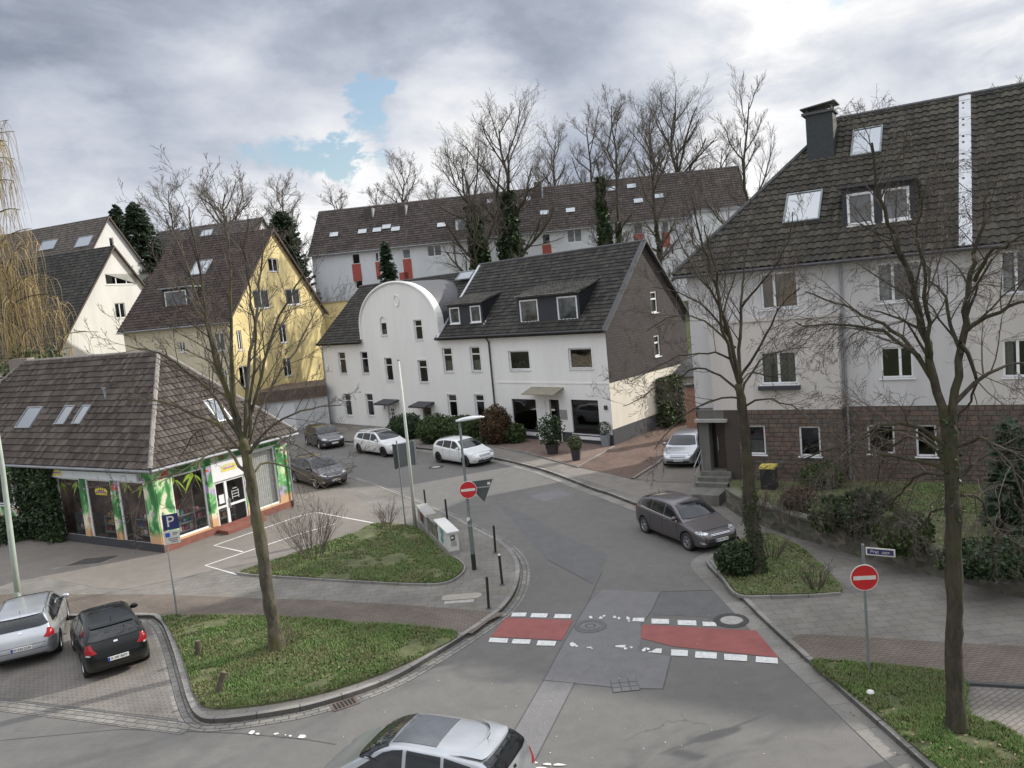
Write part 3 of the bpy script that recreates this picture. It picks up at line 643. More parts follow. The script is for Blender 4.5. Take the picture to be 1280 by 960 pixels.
# manholes, gully, drain grate
def manhole(px, py, r, light, label, z=.010, square=False):
    c = at(px, py); t = thing('manhole', label, 'manhole cover', (c.x, c.y, 0))
    if square:
        mb = MB(); k = r
        for i in range(-1, 2):
            for j in range(-1, 2):
                mb.box(c.x+i*k*.7-k*.31, c.y+j*k*.7-k*.31, .004, c.x+i*k*.7+k*.31, c.y+j*k*.7+k*.31, .018)
        MB().box(c.x-k*1.05, c.y-k*1.05, .002, c.x+k*1.05, c.y+k*1.05, .012).build('frame', M_['tar'], t); mb.build('cover', M_['asphalt_light'], t); return
    MB().lathe([(r*.70, z), (r*.78, z+.012), (r*1.0, z+.012), (r*1.03, z-.004)], 32, (c.x, c.y, 0)).build('frame', M_['manring'] if light else M_['asphalt_dark'], t)
    mb = MB().lathe([(0, z+.006), (r*.62, z+.006)], 32, (c.x, c.y, 0))
    mb.build('cover', M_['concrete'] if light else M_['asphalt_light'], t)
    if not light: MB().lathe([(r*.25, z+.008), (r*.3, z+.014), (r*.35, z+.008)], 24, (c.x, c.y, 0)).build('rim', M_['tar'], t)
M_['concrete'] = plain('concrete', (.30, .29, .27), .85, var=.2, vs=5, bmp=.004)
M_['manring'] = plain('cast_iron', (.055, .052, .05), .6, .3, var=.3, vs=10)
manhole(914, 776, .46, True, 'manhole with pale concrete centre in a dark iron ring by the right kerb', .012)
manhole(738, 783, .44, False, 'dark round manhole between the two red crossing patches')
manhole(545, 584, .42, True, 'far manhole in the asphalt in front of the two white parked cars', .012)
manhole(781, 856.5, .30, False, 'square cobbled gully cover below the crossing', square=True)
c = at(431, 880.5); t = thing('drain_grate', 'rusty slotted drain grate in the gutter beside the rounded kerb', 'drain', (c.x, c.y, 0), rot=.5)
MB().box(-.32, -.2, .004, .32, .2, .02).build('frame', M_['rust'] if 'rust' in M_ else plain('rust', (.12, .085, .07), .8, var=.3), t)
mb = MB()
for i in range(6): mb.box(-.26+i*.09, -.15, .018, -.21+i*.09, .15, .026)
mb.build('slots', M_['dark'], t)
c = at(577, 746, PH); t = thing('utility_cover', 'pale rectangular utility cover with rounded corners in the corner pavement', 'access cover', (c.x, c.y, PH), rot=-.05)
MB().prism([(-.62, -.14), (-.5, -.24), (.5, -.24), (.62, -.14), (.62, .14), (.5, .24), (-.5, .24), (-.62, .14)], .002, .014).build('lid', plain('cover_concrete', (.27, .245, .21), .85, var=.1), t)
MB().box(-.5, -.52, .002, .42, -.30, .010).build('slab', M_['concrete'], t)
c = at(114, 702, PH); tag(MB().boxf((c.x-.9, c.y-.3, PH+.004), (1.4, 0, 0), (.4, .8, 0), (0, 0, .006)).build('floor_grate', M_['manring']), 'dark metal grate set in the forecourt before the shop windows', 'floor grate')
# right-hand side ------------------------------------------------------
kerbR = smooth_path(A([(430, 553), (470, 556), (518, 561), (570, 567), (623, 575.5), (659, 584), (692, 594), (741, 613), (760, 619), (799, 634), (850, 650), (905, 668), (925, 678), (905, 690), (884, 703), (890, 716), (921, 745), (958, 782), (1006, 826), (1080, 893), (1156, 962), (1235, 1034)]), 5)
back = [(44, 8), (44, 32), (30, 60), (10, 66), (-3, 58.5), (-8, 64), (-14, 71), (-18, 71)]
tag(MB().prism(kerbR + back, -.1, PH).build('pavement', M_['slabs']), kind='structure')
strip(kerbR, .13, -.05, PH+.012, 'kerb', M_['kerb'], side=1)
strip(kerbR, .50, .0105, .0105, 'gutter', M_['gutter_flat'], side=-1)
strip(A([(1204, 857), (1240, 859), (1290, 862), (1460, 874)], PH), .10, PH, PH+.06, 'edging', M_['tar'])
flat('block_band', A([(1000, 793), (1060, 795), (1136, 800), (1280, 808), (1460, 822), (1460, 880), (1280, 861), (1208, 855), (1183, 842), (1130, 833), (1086, 830), (1008, 824), (985, 800)], PH), PH+.004, M_['brownband'])
flat('tree_pit_paving', A([(1214, 860), (1280, 863), (1460, 882), (1460, 1000), (1290, 935), (1255, 909), (1212, 896)], PH), PH+.003, M_['bay'])
flat('footpath', A([(700, 589), (741, 603), (799, 622), (850, 640), (905, 668), (870, 603), (829, 603), (790, 600), (760, 592), (722, 585), (686, 575), (623, 562), (518, 549), (430, 545), (430, 549), (518, 557), (623, 570)], PH), PH+.004, plain('footpath_grit', (.165, .148, .130), .9, var=.18, vs=1.5, bmp=.004))
flat('driveway', A([(722, 584), (768, 558), (815, 535), (850, 515), (880, 508), (884, 585), (829, 602), (792, 599), (760, 592)], PH), PH+.012, M_['driveway'])
flat('driveway', A([(829, 603), (870, 603), (905, 608), (905, 560), (872, 545), (826, 580), (796, 599)], PH), PH+.016, M_['asphalt_brown'])
strip(A([(792, 599), (822, 580), (850, 556)], PH), .12, PH, PH+.05, 'edging', M_['kerb'])
flat('front_terrace', A([(623, 558), (686, 573), (722, 583), (768, 557), (700, 548), (640, 540), (600, 536), (560, 545)], PH), PH+.008, plain('terrace_clinker', (.15, .105, .085), .9, var=.25, vs=3, bmp=.004))
strip(A([(560, 548), (623, 560), (655, 566), (686, 574.5), (722, 585), (769, 558.5)], PH), .1, PH, PH+.06, 'edging', M_['kerb'], side=1)
isl3 = island('verge', [(893, 703), (905, 690), (925, 677), (960, 668), (995, 682), (1022, 703), (1046, 728), (1050, 741), (1010, 744), (960, 745), (926, 744), (908, 727)], .09)
strip(smooth_path(A([(890, 702), (906, 726), (924, 745.5), (960, 747), (1010, 746), (1050, 743)], PH), 4), .07, PH, PH+.08, 'edging', M_['kerb'], side=-1)
isl4 = island('verge', [(1014, 829), (1055, 829), (1110, 834), (1183, 843), (1208, 856), (1208, 880), (1215, 898), (1255, 911), (1292, 938), (1330, 990), (1240, 1010), (1170, 958), (1100, 898), (1050, 858)], .07)
# retaining wall and raised garden
wl = A([(908, 634), (930, 648), (980, 667), (1069, 694), (1180, 723), (1290, 750), (1400, 775)], PH)
wls = smooth_path(wl, 5)
m, nt, b = nodes('rubble_wall'); co = tco(nt)
vo = nt.nodes.new('ShaderNodeTexVoronoi'); vo.inputs['Scale'].default_value = 3.2; nt.links.new(mapv(nt, co, scale=(1, 1, 1.6)), vo.inputs['Vector'])
cc = ramp(nt, vo.outputs['Color'], ((.2, (.07, .065, .055)), (.5, (.12, .11, .092)), (.8, (.16, .14, .115))))
nt.links.new(mix(nt, cc, (.05, .065, .03, 1), ramp(nt, tnoise(nt, co, 1.2, 6, .7), ((.45, (0, 0, 0)), (.65, (.7,)*3)))), b.inputs['Base Color']); b.inputs['Roughness'].default_value = .95
nt.links.new(bump(nt, vo.outputs['Distance'], .04, .8), b.inputs['Normal']); M_['rubble'] = m
t = thing('retaining_wall', 'mossy low rubble stone wall holding up the garden before the stone-based house', 'retaining wall', (wls[0][0], wls[0][1], PH))
o1 = strip(wls, .35, PH-.1, PH+.72, 'wall_body', M_['rubble'], side=1, parent=t); o1.location = -Vector(t['_o'])
o2 = strip(wls, .43, PH+.72, PH+.80, 'coping', plain('mossy_coping', (.115, .115, .085), .95, var=.4, vs=2.5), side=1, parent=t, inner=-.04); o2.location = -Vector(t['_o'])
gard = [(p[0], p[1]) for p in wls] + [(30, 17), (34, 30), (24, 27), (9.3, 34.8)]
def shift(p, d):
    out = []
    for i in range(len(p)):
        a = Vector(p[max(0, i-1)]); b2 = Vector(p[min(len(p)-1, i+1)]); tt = (b2-a).normalized(); out.append((p[i][0]-tt.y*d, p[i][1]+tt.x*d))
    return out
tag(MB().prism(shift(wls, .3) + [(30, 17.5), (34, 22), (25, 25.2), (8.9, 34.2)], PH-.05, PH+.62).build('garden_bed', M_['turf']), kind='structure')
# ------------------------------------------------------------------ grass and litter
def inside(p, poly):
    x, y = p; c = False; j = len(poly)-1
    for i in range(len(poly)):
        if (poly[i][1] > y) != (poly[j][1] > y) and x < (poly[j][0]-poly[i][0])*(y-poly[i][1])/(poly[j][1]-poly[i][1]+1e-12)+poly[i][0]: c = not c
        j = i
    return c
def scatter(poly, n, rng):
    xs = [p[0] for p in poly]; ys = [p[1] for p in poly]; out = []
    while len(out) < n:
        p = (rng.uniform(min(xs), max(xs)), rng.uniform(min(ys), max(ys)))
        if inside(p, poly): out.append(p)
    return out
def grass(poly, z, n, rng, h=.060, thin=.33):
    mb = MB()
    for (x, y) in scatter(poly, n, rng):
        d = noise.noise(Vector((x*.9, y*.9, 1.5)))+.5*noise.noise(Vector((x*3, y*3, 4.5)))
        if d < -thin+.25*rng.random()-.1: continue
        for k in range(3):
            a = rng.uniform(0, 2*PI); hh = h*rng.uniform(.5, 1.3)*(1+.6*max(0, d)); w = .008+.010*rng.random(); lx, ly = math.cos(a+1.2)*hh*.7, math.sin(a+1.2)*hh*.7
            cx, cy = x+rng.gauss(0, .02), y+rng.gauss(0, .02); mb.add([(cx-math.cos(a)*w, cy-math.sin(a)*w, z), (cx+math.cos(a)*w, cy+math.sin(a)*w, z), (cx+lx, cy+ly, z+hh)], [(0, 1, 2)])
    return mb
def litter(poly, z, n, rng, s=.035):
    mb = MB()
    for (x, y) in scatter(poly, n, rng):
        if noise.noise(Vector((x*.7, y*.7, 9))) < -.05+rng.uniform(-.35, .35): continue
        a = rng.uniform(0, 2*PI); q = s*rng.uniform(.5, 1.3); c_, s_ = math.cos(a)*q, math.sin(a)*q; zz = z+rng.uniform(.005, .05); ti = rng.uniform(-.02, .02)
        mb.add([(x-c_, y-s_, zz), (x+s_*.6, y-c_*.6, zz+ti), (x+c_, y+s_, zz+.01), (x-s_*.6, y+c_*.6, zz-ti)], [(0, 1, 2, 3)])
    return mb
RG = random.Random(8)
for poly, n, z, ln in ((isl1, 26000, PH+.05, 900), (isl2, 20000, PH+.05, 800), (isl3, 3500, PH+.07, 900), (isl4, 22000, PH+.05, 500)):
    tag(grass(poly, z, n, RG).build('grass', M_['grass']), kind='stuff')
    tag(litter(poly, z, ln, RG).build('leaf_litter', M_['litter']), kind='stuff')
glist = [(p[0], p[1]) for p in shift(wls, .4)] + [(22, 17), (24, 25), (9.2, 33.6)]
tag(grass([(13.0, 26.8), (22, 21.5), (25, 25), (14, 31.5)], PH+.62, 16000, RG, .06, .7).build('grass', M_['grass']), kind='stuff')
tag(litter(glist, PH+.63, 2600, RG, .05).build('leaf_litter', M_['litter']), kind='stuff')
tag(litter([(p[0]-.25, p[1]) for p in kerbR[50:]]+[(p[0]+.1, p[1]) for p in reversed(kerbR[50:])], .01, 160, RG, .03).build('leaf_litter', M_['litter']), kind='stuff')
# ------------------------------------------------------------------ buildings
def _sg():
    m, nt, b = nodes('roof_window_glass'); b.inputs['Base Color'].default_value = (.30, .32, .34, 1); b.inputs['Metallic'].default_value = .85; b.inputs['Roughness'].default_value = .12; return m
M_['skyglass'] = _sg()
def _mural():
    m, nt, b = nodes('leaf_mural'); co = tco(nt); sp = nt.nodes.new('ShaderNodeSeparateXYZ'); nt.links.new(co, sp.inputs[0])
    n = tnoise(nt, mapv(nt, co, scale=(1, 1, .7)), .95, 3, .5, 1.0); n2 = tnoise(nt, co, 5, 4, .6, .8)
    a = nt.nodes.new('ShaderNodeMath'); a.operation = 'MULTIPLY_ADD'; nt.links.new(n2, a.inputs[0]); a.inputs[1].default_value = .22; nt.links.new(n, a.inputs[2])
    col = ramp(nt, a.outputs[0], ((.0, (.02, .09, .025)), (.50, (.04, .17, .05)), (.57, (.08, .27, .09)), (.61, (.24, .50, .20)), (.65, (.62, .60, .42)), (.72, (.72, .66, .50)), (.80, (.50, .26, .16))))
    pu = ramp(nt, tnoise(nt, mapv(nt, co, loc=(3, 5, 1)), .8, 2, .5, .8), ((.60, (0, 0, 0)), (.64, (1, 1, 1))))
    col = mix(nt, col, (.42, .32, .52, 1), pu)
    rd = ramp(nt, tnoise(nt, mapv(nt, co, loc=(9, 2, 4)), 1.7, 2, .5, .4), ((.66, (0, 0, 0)), (.69, (1, 1, 1))))
    col = mix(nt, col, (.50, .10, .05, 1), rd)
    z = nt.nodes.new('ShaderNodeMath'); z.operation = 'MULTIPLY_ADD'; nt.links.new(n2, z.inputs[0]); z.inputs[1].default_value = .5; nt.links.new(sp.outputs[2], z.inputs[2])
    f = nt.nodes.new('ShaderNodeMapRange'); nt.links.new(z.outputs[0], f.inputs[0]); f.inputs[1].default_value = .85; f.inputs[2].default_value = 1.1; f.inputs[3].default_value = 1; f.inputs[4].default_value = 0
    col = mix(nt, col, (.55, .34, .18, 1), f.outputs[0]); nt.links.new(col, b.inputs['Base Color']); b.inputs['Roughness'].default_value = .8; return m
M_['mural'] = _mural()
M_['cream'] = m_render('white_render', (.77, .765, .745), .05)
M_['cream_side'] = m_render('cream_render', (.70, .65, .55), .10)
M_['grey_render'] = m_render('grey_render', (.56, .545, .54), .10)
M_['grey_render2'] = m_render('beige_render', (.56, .525, .49), .10)
M_['yellow'] = m_render('yellow_render', (.72, .59, .30), .09)
M_['pale_yellow'] = m_render('pale_yellow_render', (.60, .54, .40), .1)
M_['white_r'] = m_render('bright_white_render', (.64, .63, .60), .08)
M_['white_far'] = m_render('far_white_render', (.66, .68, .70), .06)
M_['darkplinth'] = plain('dark_plinth', (.045, .045, .05), .8)
M_['redplinth'] = plain('red_plinth', (.20, .075, .055), .8, var=.25)
M_['redpanel'] = plain('red_panel', (.36, .075, .06), .7)
M_['brick_red'] = m_paver('brick_red', (.35, .12, .07), (.28, .09, .055), (.25, .22, .2), .25, .08, uv=True)
def _stone():
    m, nt, b = nodes('rough_stone_masonry'); uv = tco(nt, 'UV')
    br = nt.nodes.new('ShaderNodeTexBrick'); nt.links.new(mapv(nt, uv), br.inputs['Vector']); br.inputs['Scale'].default_value = 1
    br.inputs['Brick Width'].default_value = .42; br.inputs['Row Height'].default_value = .19; br.inputs['Mortar Size'].default_value = .016; br.squash = .7; br.squash_frequency = 3; br.offset = .37
    br.inputs['Color1'].default_value = (.145, .096, .074, 1); br.inputs['Color2'].default_value = (.108, .096, .083, 1); br.inputs['Mortar'].default_value = (.055, .048, .042, 1); br.inputs['Bias'].default_value = .1
    col = mix(nt, br.outputs['Color'], ramp(nt, tnoise(nt, uv, 2.6, 5, .7), ((.3, (.6, .6, .62)), (.7, (1.45, 1.35, 1.3)))), 1.0, 'MULTIPLY')
    nt.links.new(col, b.inputs['Base Color']); b.inputs['Roughness'].default_value = .9
    iv = nt.nodes.new('ShaderNodeMath'); iv.operation = 'MULTIPLY_ADD'; nt.links.new(br.outputs['Fac'], iv.inputs[0]); iv.inputs[1].default_value = -1; nt.links.new(tnoise(nt, uv, 9, 5, .7), iv.inputs[2])
    nt.links.new(bump(nt, iv.outputs[0], .05, .9), b.inputs['Normal']); return m
M_['stone'] = _stone()
def gutter(name, pts, parent, r=.07, mat=None):
    return MB().tube(pts, r, 8).build(name, mat or M_['zinc'], parent)
def box_part(name, P, q, w0, w1, mat, parent, **k): return MB().pbox(P, *q, w0, w1).build(name, mat, parent, **k)
# ---- corner shop with the painted walls ------------------------------
def shop():
    C = at(206, 691, PH); E = at(368, 632, PH); dr = (E-C); LR = dr.length; dr.normalize(); dl = Vector((-dr.y, dr.x, 0))
    t = thing('shop_building', 'low corner shop painted with green leaves under a steep brown tiled hip roof', 'shop', tuple(C))
    L = PL(C, -dl); Rr = PL(C, dr); HZ = 3.42
    nl, nr = L.n, Rr.n
    half = LR/2; Re = C - nl*half - nr*half; RZ = PL(Re, -dl).px(211, 437)[1]; ulen = -PL(Re, -dl).px(30, 449)[0]; LL = ulen+2*half
    z3a = lambda x, y: (x/6.4, 560+y/6.4); zb = lambda x, y: (180+x/6, 560+y/6)
    w1 = rect(L, *z3a(438, 232), *z3a(700, 722)); w2 = rect(L, *z3a(668, 240), *z3a(950, 750)); w3 = rect(L, *z3a(925, 255), *z3a(1216, 782))
    zt = (w1[3]+w2[3]+w3[3])/3; zb0 = (w1[1]+w2[1]+w3[1])/3
    ws = [(a[0], zb0, a[2], zt) for a in (w1, w2, w3)]
    w0 = rect(L, *z3a(-120, 195), *z3a(292, 480))
    wall('wall', L, [(-LL, 0), (0, 0), (0, HZ), (-LL, HZ)], ws+[w0], M_['mural'], t)
    for q in ws: window(L, q, t, mull=(), fw=.10, w=-.04, curtain='none', glass=M_['shopglass'], name='shop_window', sill=False)
    window(L, w0, t, mull=(.5,), curtain='none', glass=M_['shopglass'], name='shop_window')
    w4 = rect(Rr, *zb(198, 212), *zb(508, 592)); zz0, zz1 = w4[1], w4[3]
    dq = rect(Rr, *zb(525, 262), *zb(785, 522)); dq = (dq[0], .18, dq[2]+.05, dq[3])
    a5 = Rr.px(*zb(862, 458)); b5 = Rr.px(*zb(1027, 388)); w5 = (a5[0]-.45, zz0, b5[0], zz1+.1)
    wall('wall', Rr, [(0, 0), (LR, 0), (LR, HZ), (0, HZ)], [w4, dq, w5], M_['mural'], t)
    window(Rr, w4, t, mull=(), fw=.08, w=-.06, curtain='none', glass=M_['shopglass'], name='shop_window', sill=False)
    window(Rr, w5, t, mull=(), fw=.08, w=-.06, curtain='full', glass=M_['shopglass'], name='shop_window', sill=False)
    # double door with its white panel above
    u0, z0, u1, z1 = dq; fm = MB(); um = u0+(u1-u0)*.36
    for (a, b) in ((u0, um), (um, u1)):
        for q in ((a, z0, b, z0+.09), (a, z1-.09, b, z1), (a, z0+.09, a+.07, z1-.09), (b-.07, z0+.09, b, z1-.09), (a+.07, z0+.85, b-.07, z0+.95)): fm.pbox(Rr, *q, -.10, -.03)
    d = fm.build('door', M_['white_plastic'], t)
    MB().add([Rr.at(u0+.05, z0+.05, -.07), Rr.at(u1-.05, z0+.05, -.07), Rr.at(u1-.05, z1-.05, -.07), Rr.at(u0+.05, z1-.05, -.07)], [(0, 1, 2, 3)]).build('pane', M_['shopglass'], d, org=d['_o'])
    box_part('handle', Rr, (um+.09, z0+.8, um+.12, z0+1.2), -.03, .03, M_['steel'], d, org=d['_o'])
    box_part('notice', Rr, (u0+.2, z0+1.05, u0+.48, z0+1.45), -.065, -.06, M_['white_plastic'], d, org=d['_o'])
    gt = MB()                                                      # little line-drawn opening-hours sticker
    for k in range(4): gt.pbox(Rr, um+.30+.03*k, z0+1.18+.13*k, um+.72-.03*k, z0+1.20+.13*k, -.066, -.06)
    gt.pbox(Rr, um+.32, z0+1.1, um+.34, z0+1.5, -.066, -.06); gt.pbox(Rr, um+.68, z0+1.1, um+.70, z0+1.5, -.066, -.06); gt.build('sticker', M_['white_plastic'], d, org=d['_o'])
    pn = box_part('sign_panel', Rr, (u0-.1, z1+.02, u1+.08, HZ-.25), .01, .05, M_['white_plastic'], t)
    box_part('sign_panel', Rr, (w5[0]-.05, w5[3]+.02, w5[2]+.02, HZ-.18), .01, .05, M_['white_plastic'], t)
    sb = box_part('sign_panel', L, (w1[0]-.35, zt+.02, w3[2]-.15, HZ-.06), .03, .16, plain('sign_board', (.62, .65, .66), .5, var=.1), t)
    yel = plain('logo_yellow', (.72, .62, .08), .6, var=.1); pin = plain('logo_pink', (.5, .25, .4), .6); lime = plain('lime_decal', (.42, .60, .07), .5, var=.2)
    def logo(P, u, v, w, s, par):
        mb = MB(); n = 9
        for k in range(n):
            a = PI*(.08+.84*k/(n-1)); x = -math.cos(a)*.5*s; y = math.sin(a)*.17*s
            mb.ppoly(P, [(u+x-.05*s, v+y-.02*s), (u+x+.05*s, v+y-.05*s), (u+x+.07*s, v+y+.06*s), (u+x, v+y+.13*s)], w, w+.006)
        mb.pbox(P, u-.5*s, v-.13*s, u+.5*s, v-.02*s, w, w+.004); mb.build('emblem', yel, par, org=par['_o'])
        m2 = MB()
        for k in range(6): m2.pbox(P, u+(-.36+.13*k)*s, v+.0*s, u+(-.27+.13*k)*s, v+(.08+.02*(k % 2))*s, w+.002, w+.009)
        m2.build('emblem_letters', pin, par, org=par['_o'])
    logo(L, sb_u(L, z3a(478, 182)), (zt+HZ)/2, .165, .75, sb); logo(Rr, (u0+u1)/2, (z1+HZ)/2-.1, .055, .8, pn)
    logo(L, L.px(*z3a(795, 350))[0], L.px(*z3a(795, 360))[1], -.075, .85, t)
    def frond(P, u, v, s, flip=1):                                 # lime banana leaves stuck inside the panes
        mb = MB()
        for k, (a0, ln) in enumerate(((2.7, 1.0), (2.0, .8), (-.4, .9), (-1.0, 1.0), (3.5, .9))):
            pts = []; n = 7
            for i in range(n+1):
                f = i/n; x = math.cos(a0)*ln*f*flip; y = math.sin(a0)*ln*f - .75*f*f; wd = .13*math.sin(PI*min(1, f*1.02))**.6
                pts.append((x*s, y*s, wd*s))
            up = [(u+p[0]-p[2]*.2, v+p[1]+p[2]) for p in pts]; dn = [(u+p[0]+p[2]*.2, v+p[1]-p[2]) for p in reversed(pts[1:-1])]
            mb.ppoly(P, up+dn, -.112, None)
        mb.build('leaf_decal', lime, t)
    for (P, x, y, s, fl) in ((L, 470, 300, .45, -1), (L, 600, 300, .5, 1), (L, 1000, 300, .42, 1), (L, 1120, 330, .45, 1)):
        a = P.px(*z3a(x, y)); frond(P, a[0], min(a[1], zt-.1), s, fl)
    for (x, y, s, fl) in ((245, 245, .6, 1), (385, 205, .65, 1)):
        a = Rr.px(*zb(x, y)); frond(Rr, a[0], min(a[1], zz1-.12), s, fl)
    # plinths, pillars painted, door step
    for P, a, b, cuts in ((L, -LL, 0, []), (Rr, 0, LR, [])):
        MB().pbox(P, a, -.05, b+(.04 if P is L else 0), .36 if P is L else .30, 0, .04).build('plinth', M_['redplinth'] if P is Rr else M_['darkplinth'], t)
    box_part('step', Rr, (u0-.2, -.05, u1+.3, .17), .042, .75, M_['redplinth'], t)
    for (P, a) in ((L, [w1[2]+.02, w2[0]-.02]), (L, [w2[2]+.02, w3[0]-.02]), (L, [w3[2]+.05, -.02]), (Rr, [w4[2]+.05, dq[0]-.08])):
        if a[1]-a[0] > .06: box_part('pilaster', P, (a[0], .36, a[1], HZ-.62 if P is L else HZ-.3), .0, .05, M_['mural'], t)
    # back walls, floor, interior
    bk = MB(); P2 = PL(C+dr*LR, dl); P3 = PL(C+dl*LL, -dr)
    bk.ppoly(P2, [(0, 0), (LL, 0), (LL, HZ), (0, HZ)], 0, None); bk.ppoly(PL(C+dl*LL+dr*LR, -dr), [(0, 0), (LR, 0), (LR, HZ), (0, HZ)], 0, None)
    bk.build('wall', M_['pale_yellow'], t)
    MB().add([C+Vector((0, 0, .15)), C+dr*LR+Vector((0, 0, .15)), C+dr*LR+dl*LL+Vector((0, 0, .15)), C+dl*LL+Vector((0, 0, .15))], [(0, 1, 2, 3)]).build('floor', plain('shop_floor', (.25, .22, .2), .6), t)
    MB().pbox(L, -LL+.3, .1, -.4, HZ-.2, -2.0, -1.95).build('partition', plain('shop_back', (.34, .25, .22), .9, var=.6, vs=1.6), t)
    MB().pbox(Rr, .4, .1, LR-.4, HZ-.2, -2.6, -2.55).build('partition', plain('shop_back', (.14, .11, .10), .9), t)
    # roof: two seen hips and two hidden
    oh = .38; Ez = HZ+PH+.16; cA = C+nl*oh+nr*oh; cA.z = Ez; cB = cA+dr*(LR+2*oh); cD = cA+dl*(LL+2*oh); cC = cB+dl*(LL+2*oh)
    hh = half+oh; rA = Vector((cA.x, cA.y, RZ))-nl*hh-nr*hh; rA.z = RZ; rD = rA+dl*((LL+2*oh)-2*hh)
    def side(a, b, top, mat):          # a->b eave left to right as seen outside
        u = (b-a).normalized(); mid = a+u*((top[0]-a).dot(u)); v = (top[0]-mid).normalized(); P = PL(a, u, v)
        poly = [(0, 0), ((b-a).length, 0)] + [((q-a).dot(P.u), (q-a).dot(P.v)) for q in top]
        return P, tiled_roof('roof', P, poly, mat, t, .23, .345, 6, .045, .045, .06)
    PLr, o = side(cD, cA, [rA, rD], M_['tile_red']); PRr, o = side(cA, cB, [rA], M_['tile_red'])
    side(cB, cC, [rD, rA], M_['tile_red']); side(cC, cD, [rD], M_['tile_red'])
    rt = MB()
    def caps(a, b, r=.11, step=.36):
        n = int((b-a).length/step); e = (b-a)/n
        for i in range(n): p = a+e*i; rt.tube([p+Vector((0, 0, .07)), p+e*1.08+Vector((0, 0, .085))], [r, r*.86], 7)
    caps(cA, rA); caps(cB, rA); caps(rA, rD); caps(cD, rD); rt.build('ridge_tiles', M_['ridge'], t)
    for q in ((37.5, 510.6, 56, 510.6, 22, 537), (83, 509, 95, 509, 72.5, 532.5), (105, 508.5, 115.6, 508.5, 94, 532)): skylight3(PLr, *q, t)
    skylight3(PRr, 260, 502, 277.5, 500, 264, 532, t, M_['white_plastic'])
    a = PLr.px(0, 487); box = MB(); box.pbox(PLr, a[0]-2.2, a[1]-.9, a[0]+.35, a[1]+.1, .06, .75); box.build('roof_dormer', M_['tile_red'], t)
    q = rp(PLr.o, PLr.n, 133, 501); MB().tube([q, q+Vector((-.03, 0, .55))], .06, 8).tube([q+Vector((-.03, 0, .55)), q+Vector((-.03, 0, .62))], .10, 8).build('vent_pipe', M_['zinc'], t)
    q = rp(PLr.o, PLr.n, 143, 483); MB().boxf(q-Vector((.15, .15, .1)), (.3, 0, 0), (0, .3, 0), (0, 0, .28)).build('vent', M_['tar'], t)
    off = Vector((0, 0, -.03))
    gutter('gutter', [cD+nl*.06+off, cA+nl*.06+off], t); gutter('gutter', [cA+nr*.06+off, cB+nr*.06+off], t)
    gutter('downpipe', [C+dr*(LR-.1)+nr*.45+Vector((0, 0, HZ-.1)), C+dr*(LR-.1)+nr*.1+Vector((0, 0, HZ-.45)), C+dr*(LR-.1)+nr*.1], t, .045)
    sf = MB(); sf.boxf(cD+Vector((0, 0, -.12)), cA-cD, -nl*.55, (0, 0, .05)); sf.boxf(cA+Vector((0, 0, -.118)), cB-cA, -nr*.55, (0, 0, .05)); sf.build('soffit', M_['tar'], t)
    ch = rD + dl*.35; MB().boxf(ch+Vector((-.45, -.35, -1.5)), (1.0, 0, 0), (0, .7, 0), (0, 0, 1.75)).build('chimney', M_['brick_red'], t)
    # goods behind the glass, each on its own shelf unit
    cols = [plain('goods_%s' % n, c, .6) for n, c in (('red', (.4, .05, .05)), ('white', (.6, .58, .52)), ('teal', (.05, .22, .2)), ('pink', (.5, .12, .25)), ('ochre', (.45, .3, .12)), ('blue', (.10, .17, .35)))]
    rng = random.Random(12)
    for P, u, w_, lab in ((L, (w1[0]+w1[2])/2, 1.1, 'dark shelf of small goods in the left pane of the shop front'), (L, (w2[0]+w2[2])/2, 1.2, 'dark shelf of small goods in the middle pane of the shop front'), (L, (w3[0]+w3[2])/2, 1.3, 'shelf with white boxes and bottles in the right pane of the shop front'), (Rr, (w4[0]+w4[2])/2, 2.0, 'glass shelf stacked with crockery beside the shop door'), (Rr, (dq[0]+dq[2])/2, .9, 'low shelf of pink goods behind the shop door')):
        o = P.at(u, 0, -.75); st = thing('display_shelf', lab, 'display shelf', tuple(o)); mb = MB(); gb = MB()
        for z in (.45, .80, 1.15):
            mb.pbox(P, u-w_/2, z, u+w_/2, z+.03, -.95+(z-.45)*.3, -.45)
            x = u-w_/2+.05
            while x < u+w_/2-.15:
                s = rng.uniform(.08, .2); h = rng.uniform(.08, .26)
                if rng.random() < .5: gb.pbox(P, x, z+.03, x+s, z+.03+h, -.8, -.8+s, rng.randrange(6))
                else:
                    c = P.at(x+s/2, z+.03, -.65); gb.lathe([(0, 0), (s*.4, 0), (s*.5, h*.5), (s*.3, h*.8), (s*.4, h)], 10, tuple(c), rng.randrange(6))
                x += s+rng.uniform(.02, .12)
        for a in (-1, 1): mb.pbox(P, u+a*w_/2-.02, .15, u+a*w_/2+.02, 1.2, -.95, -.45)
        mb.build('shelf', M_['steel'], st); gb.build('goods', cols, st)
    for u, z, w_, h, m in ((w4[0]+.95, 1.35, .35, .7, 0), (w4[0]+1.35, 1.3, .3, .75, 2), (w4[0]+.2, 1.7, .3, .5, 5)):
        o = Rr.at(u, z, -1.3); tag(MB().lathe([(0, h), (.05, h), (w_*.45, h*.85), (w_*.35, h*.5), (w_*.55, 0), (0, 0)], 9).build('garment', cols[m]), {0: 'red garment hanging in the shop window beside the door', 2: 'teal garment hanging in the shop window beside the door', 5: 'blue garment hanging at the left of the window beside the door'}[m], 'garment').location = o
    return t, L, Rr, LL, dl, dr
def sb_u(P, p): return P.px(*p)[0]
M_['ridge'] = plain('ridge_tile', (.23, .21, .19), .85, var=.3, vs=4)
SHOP = shop()
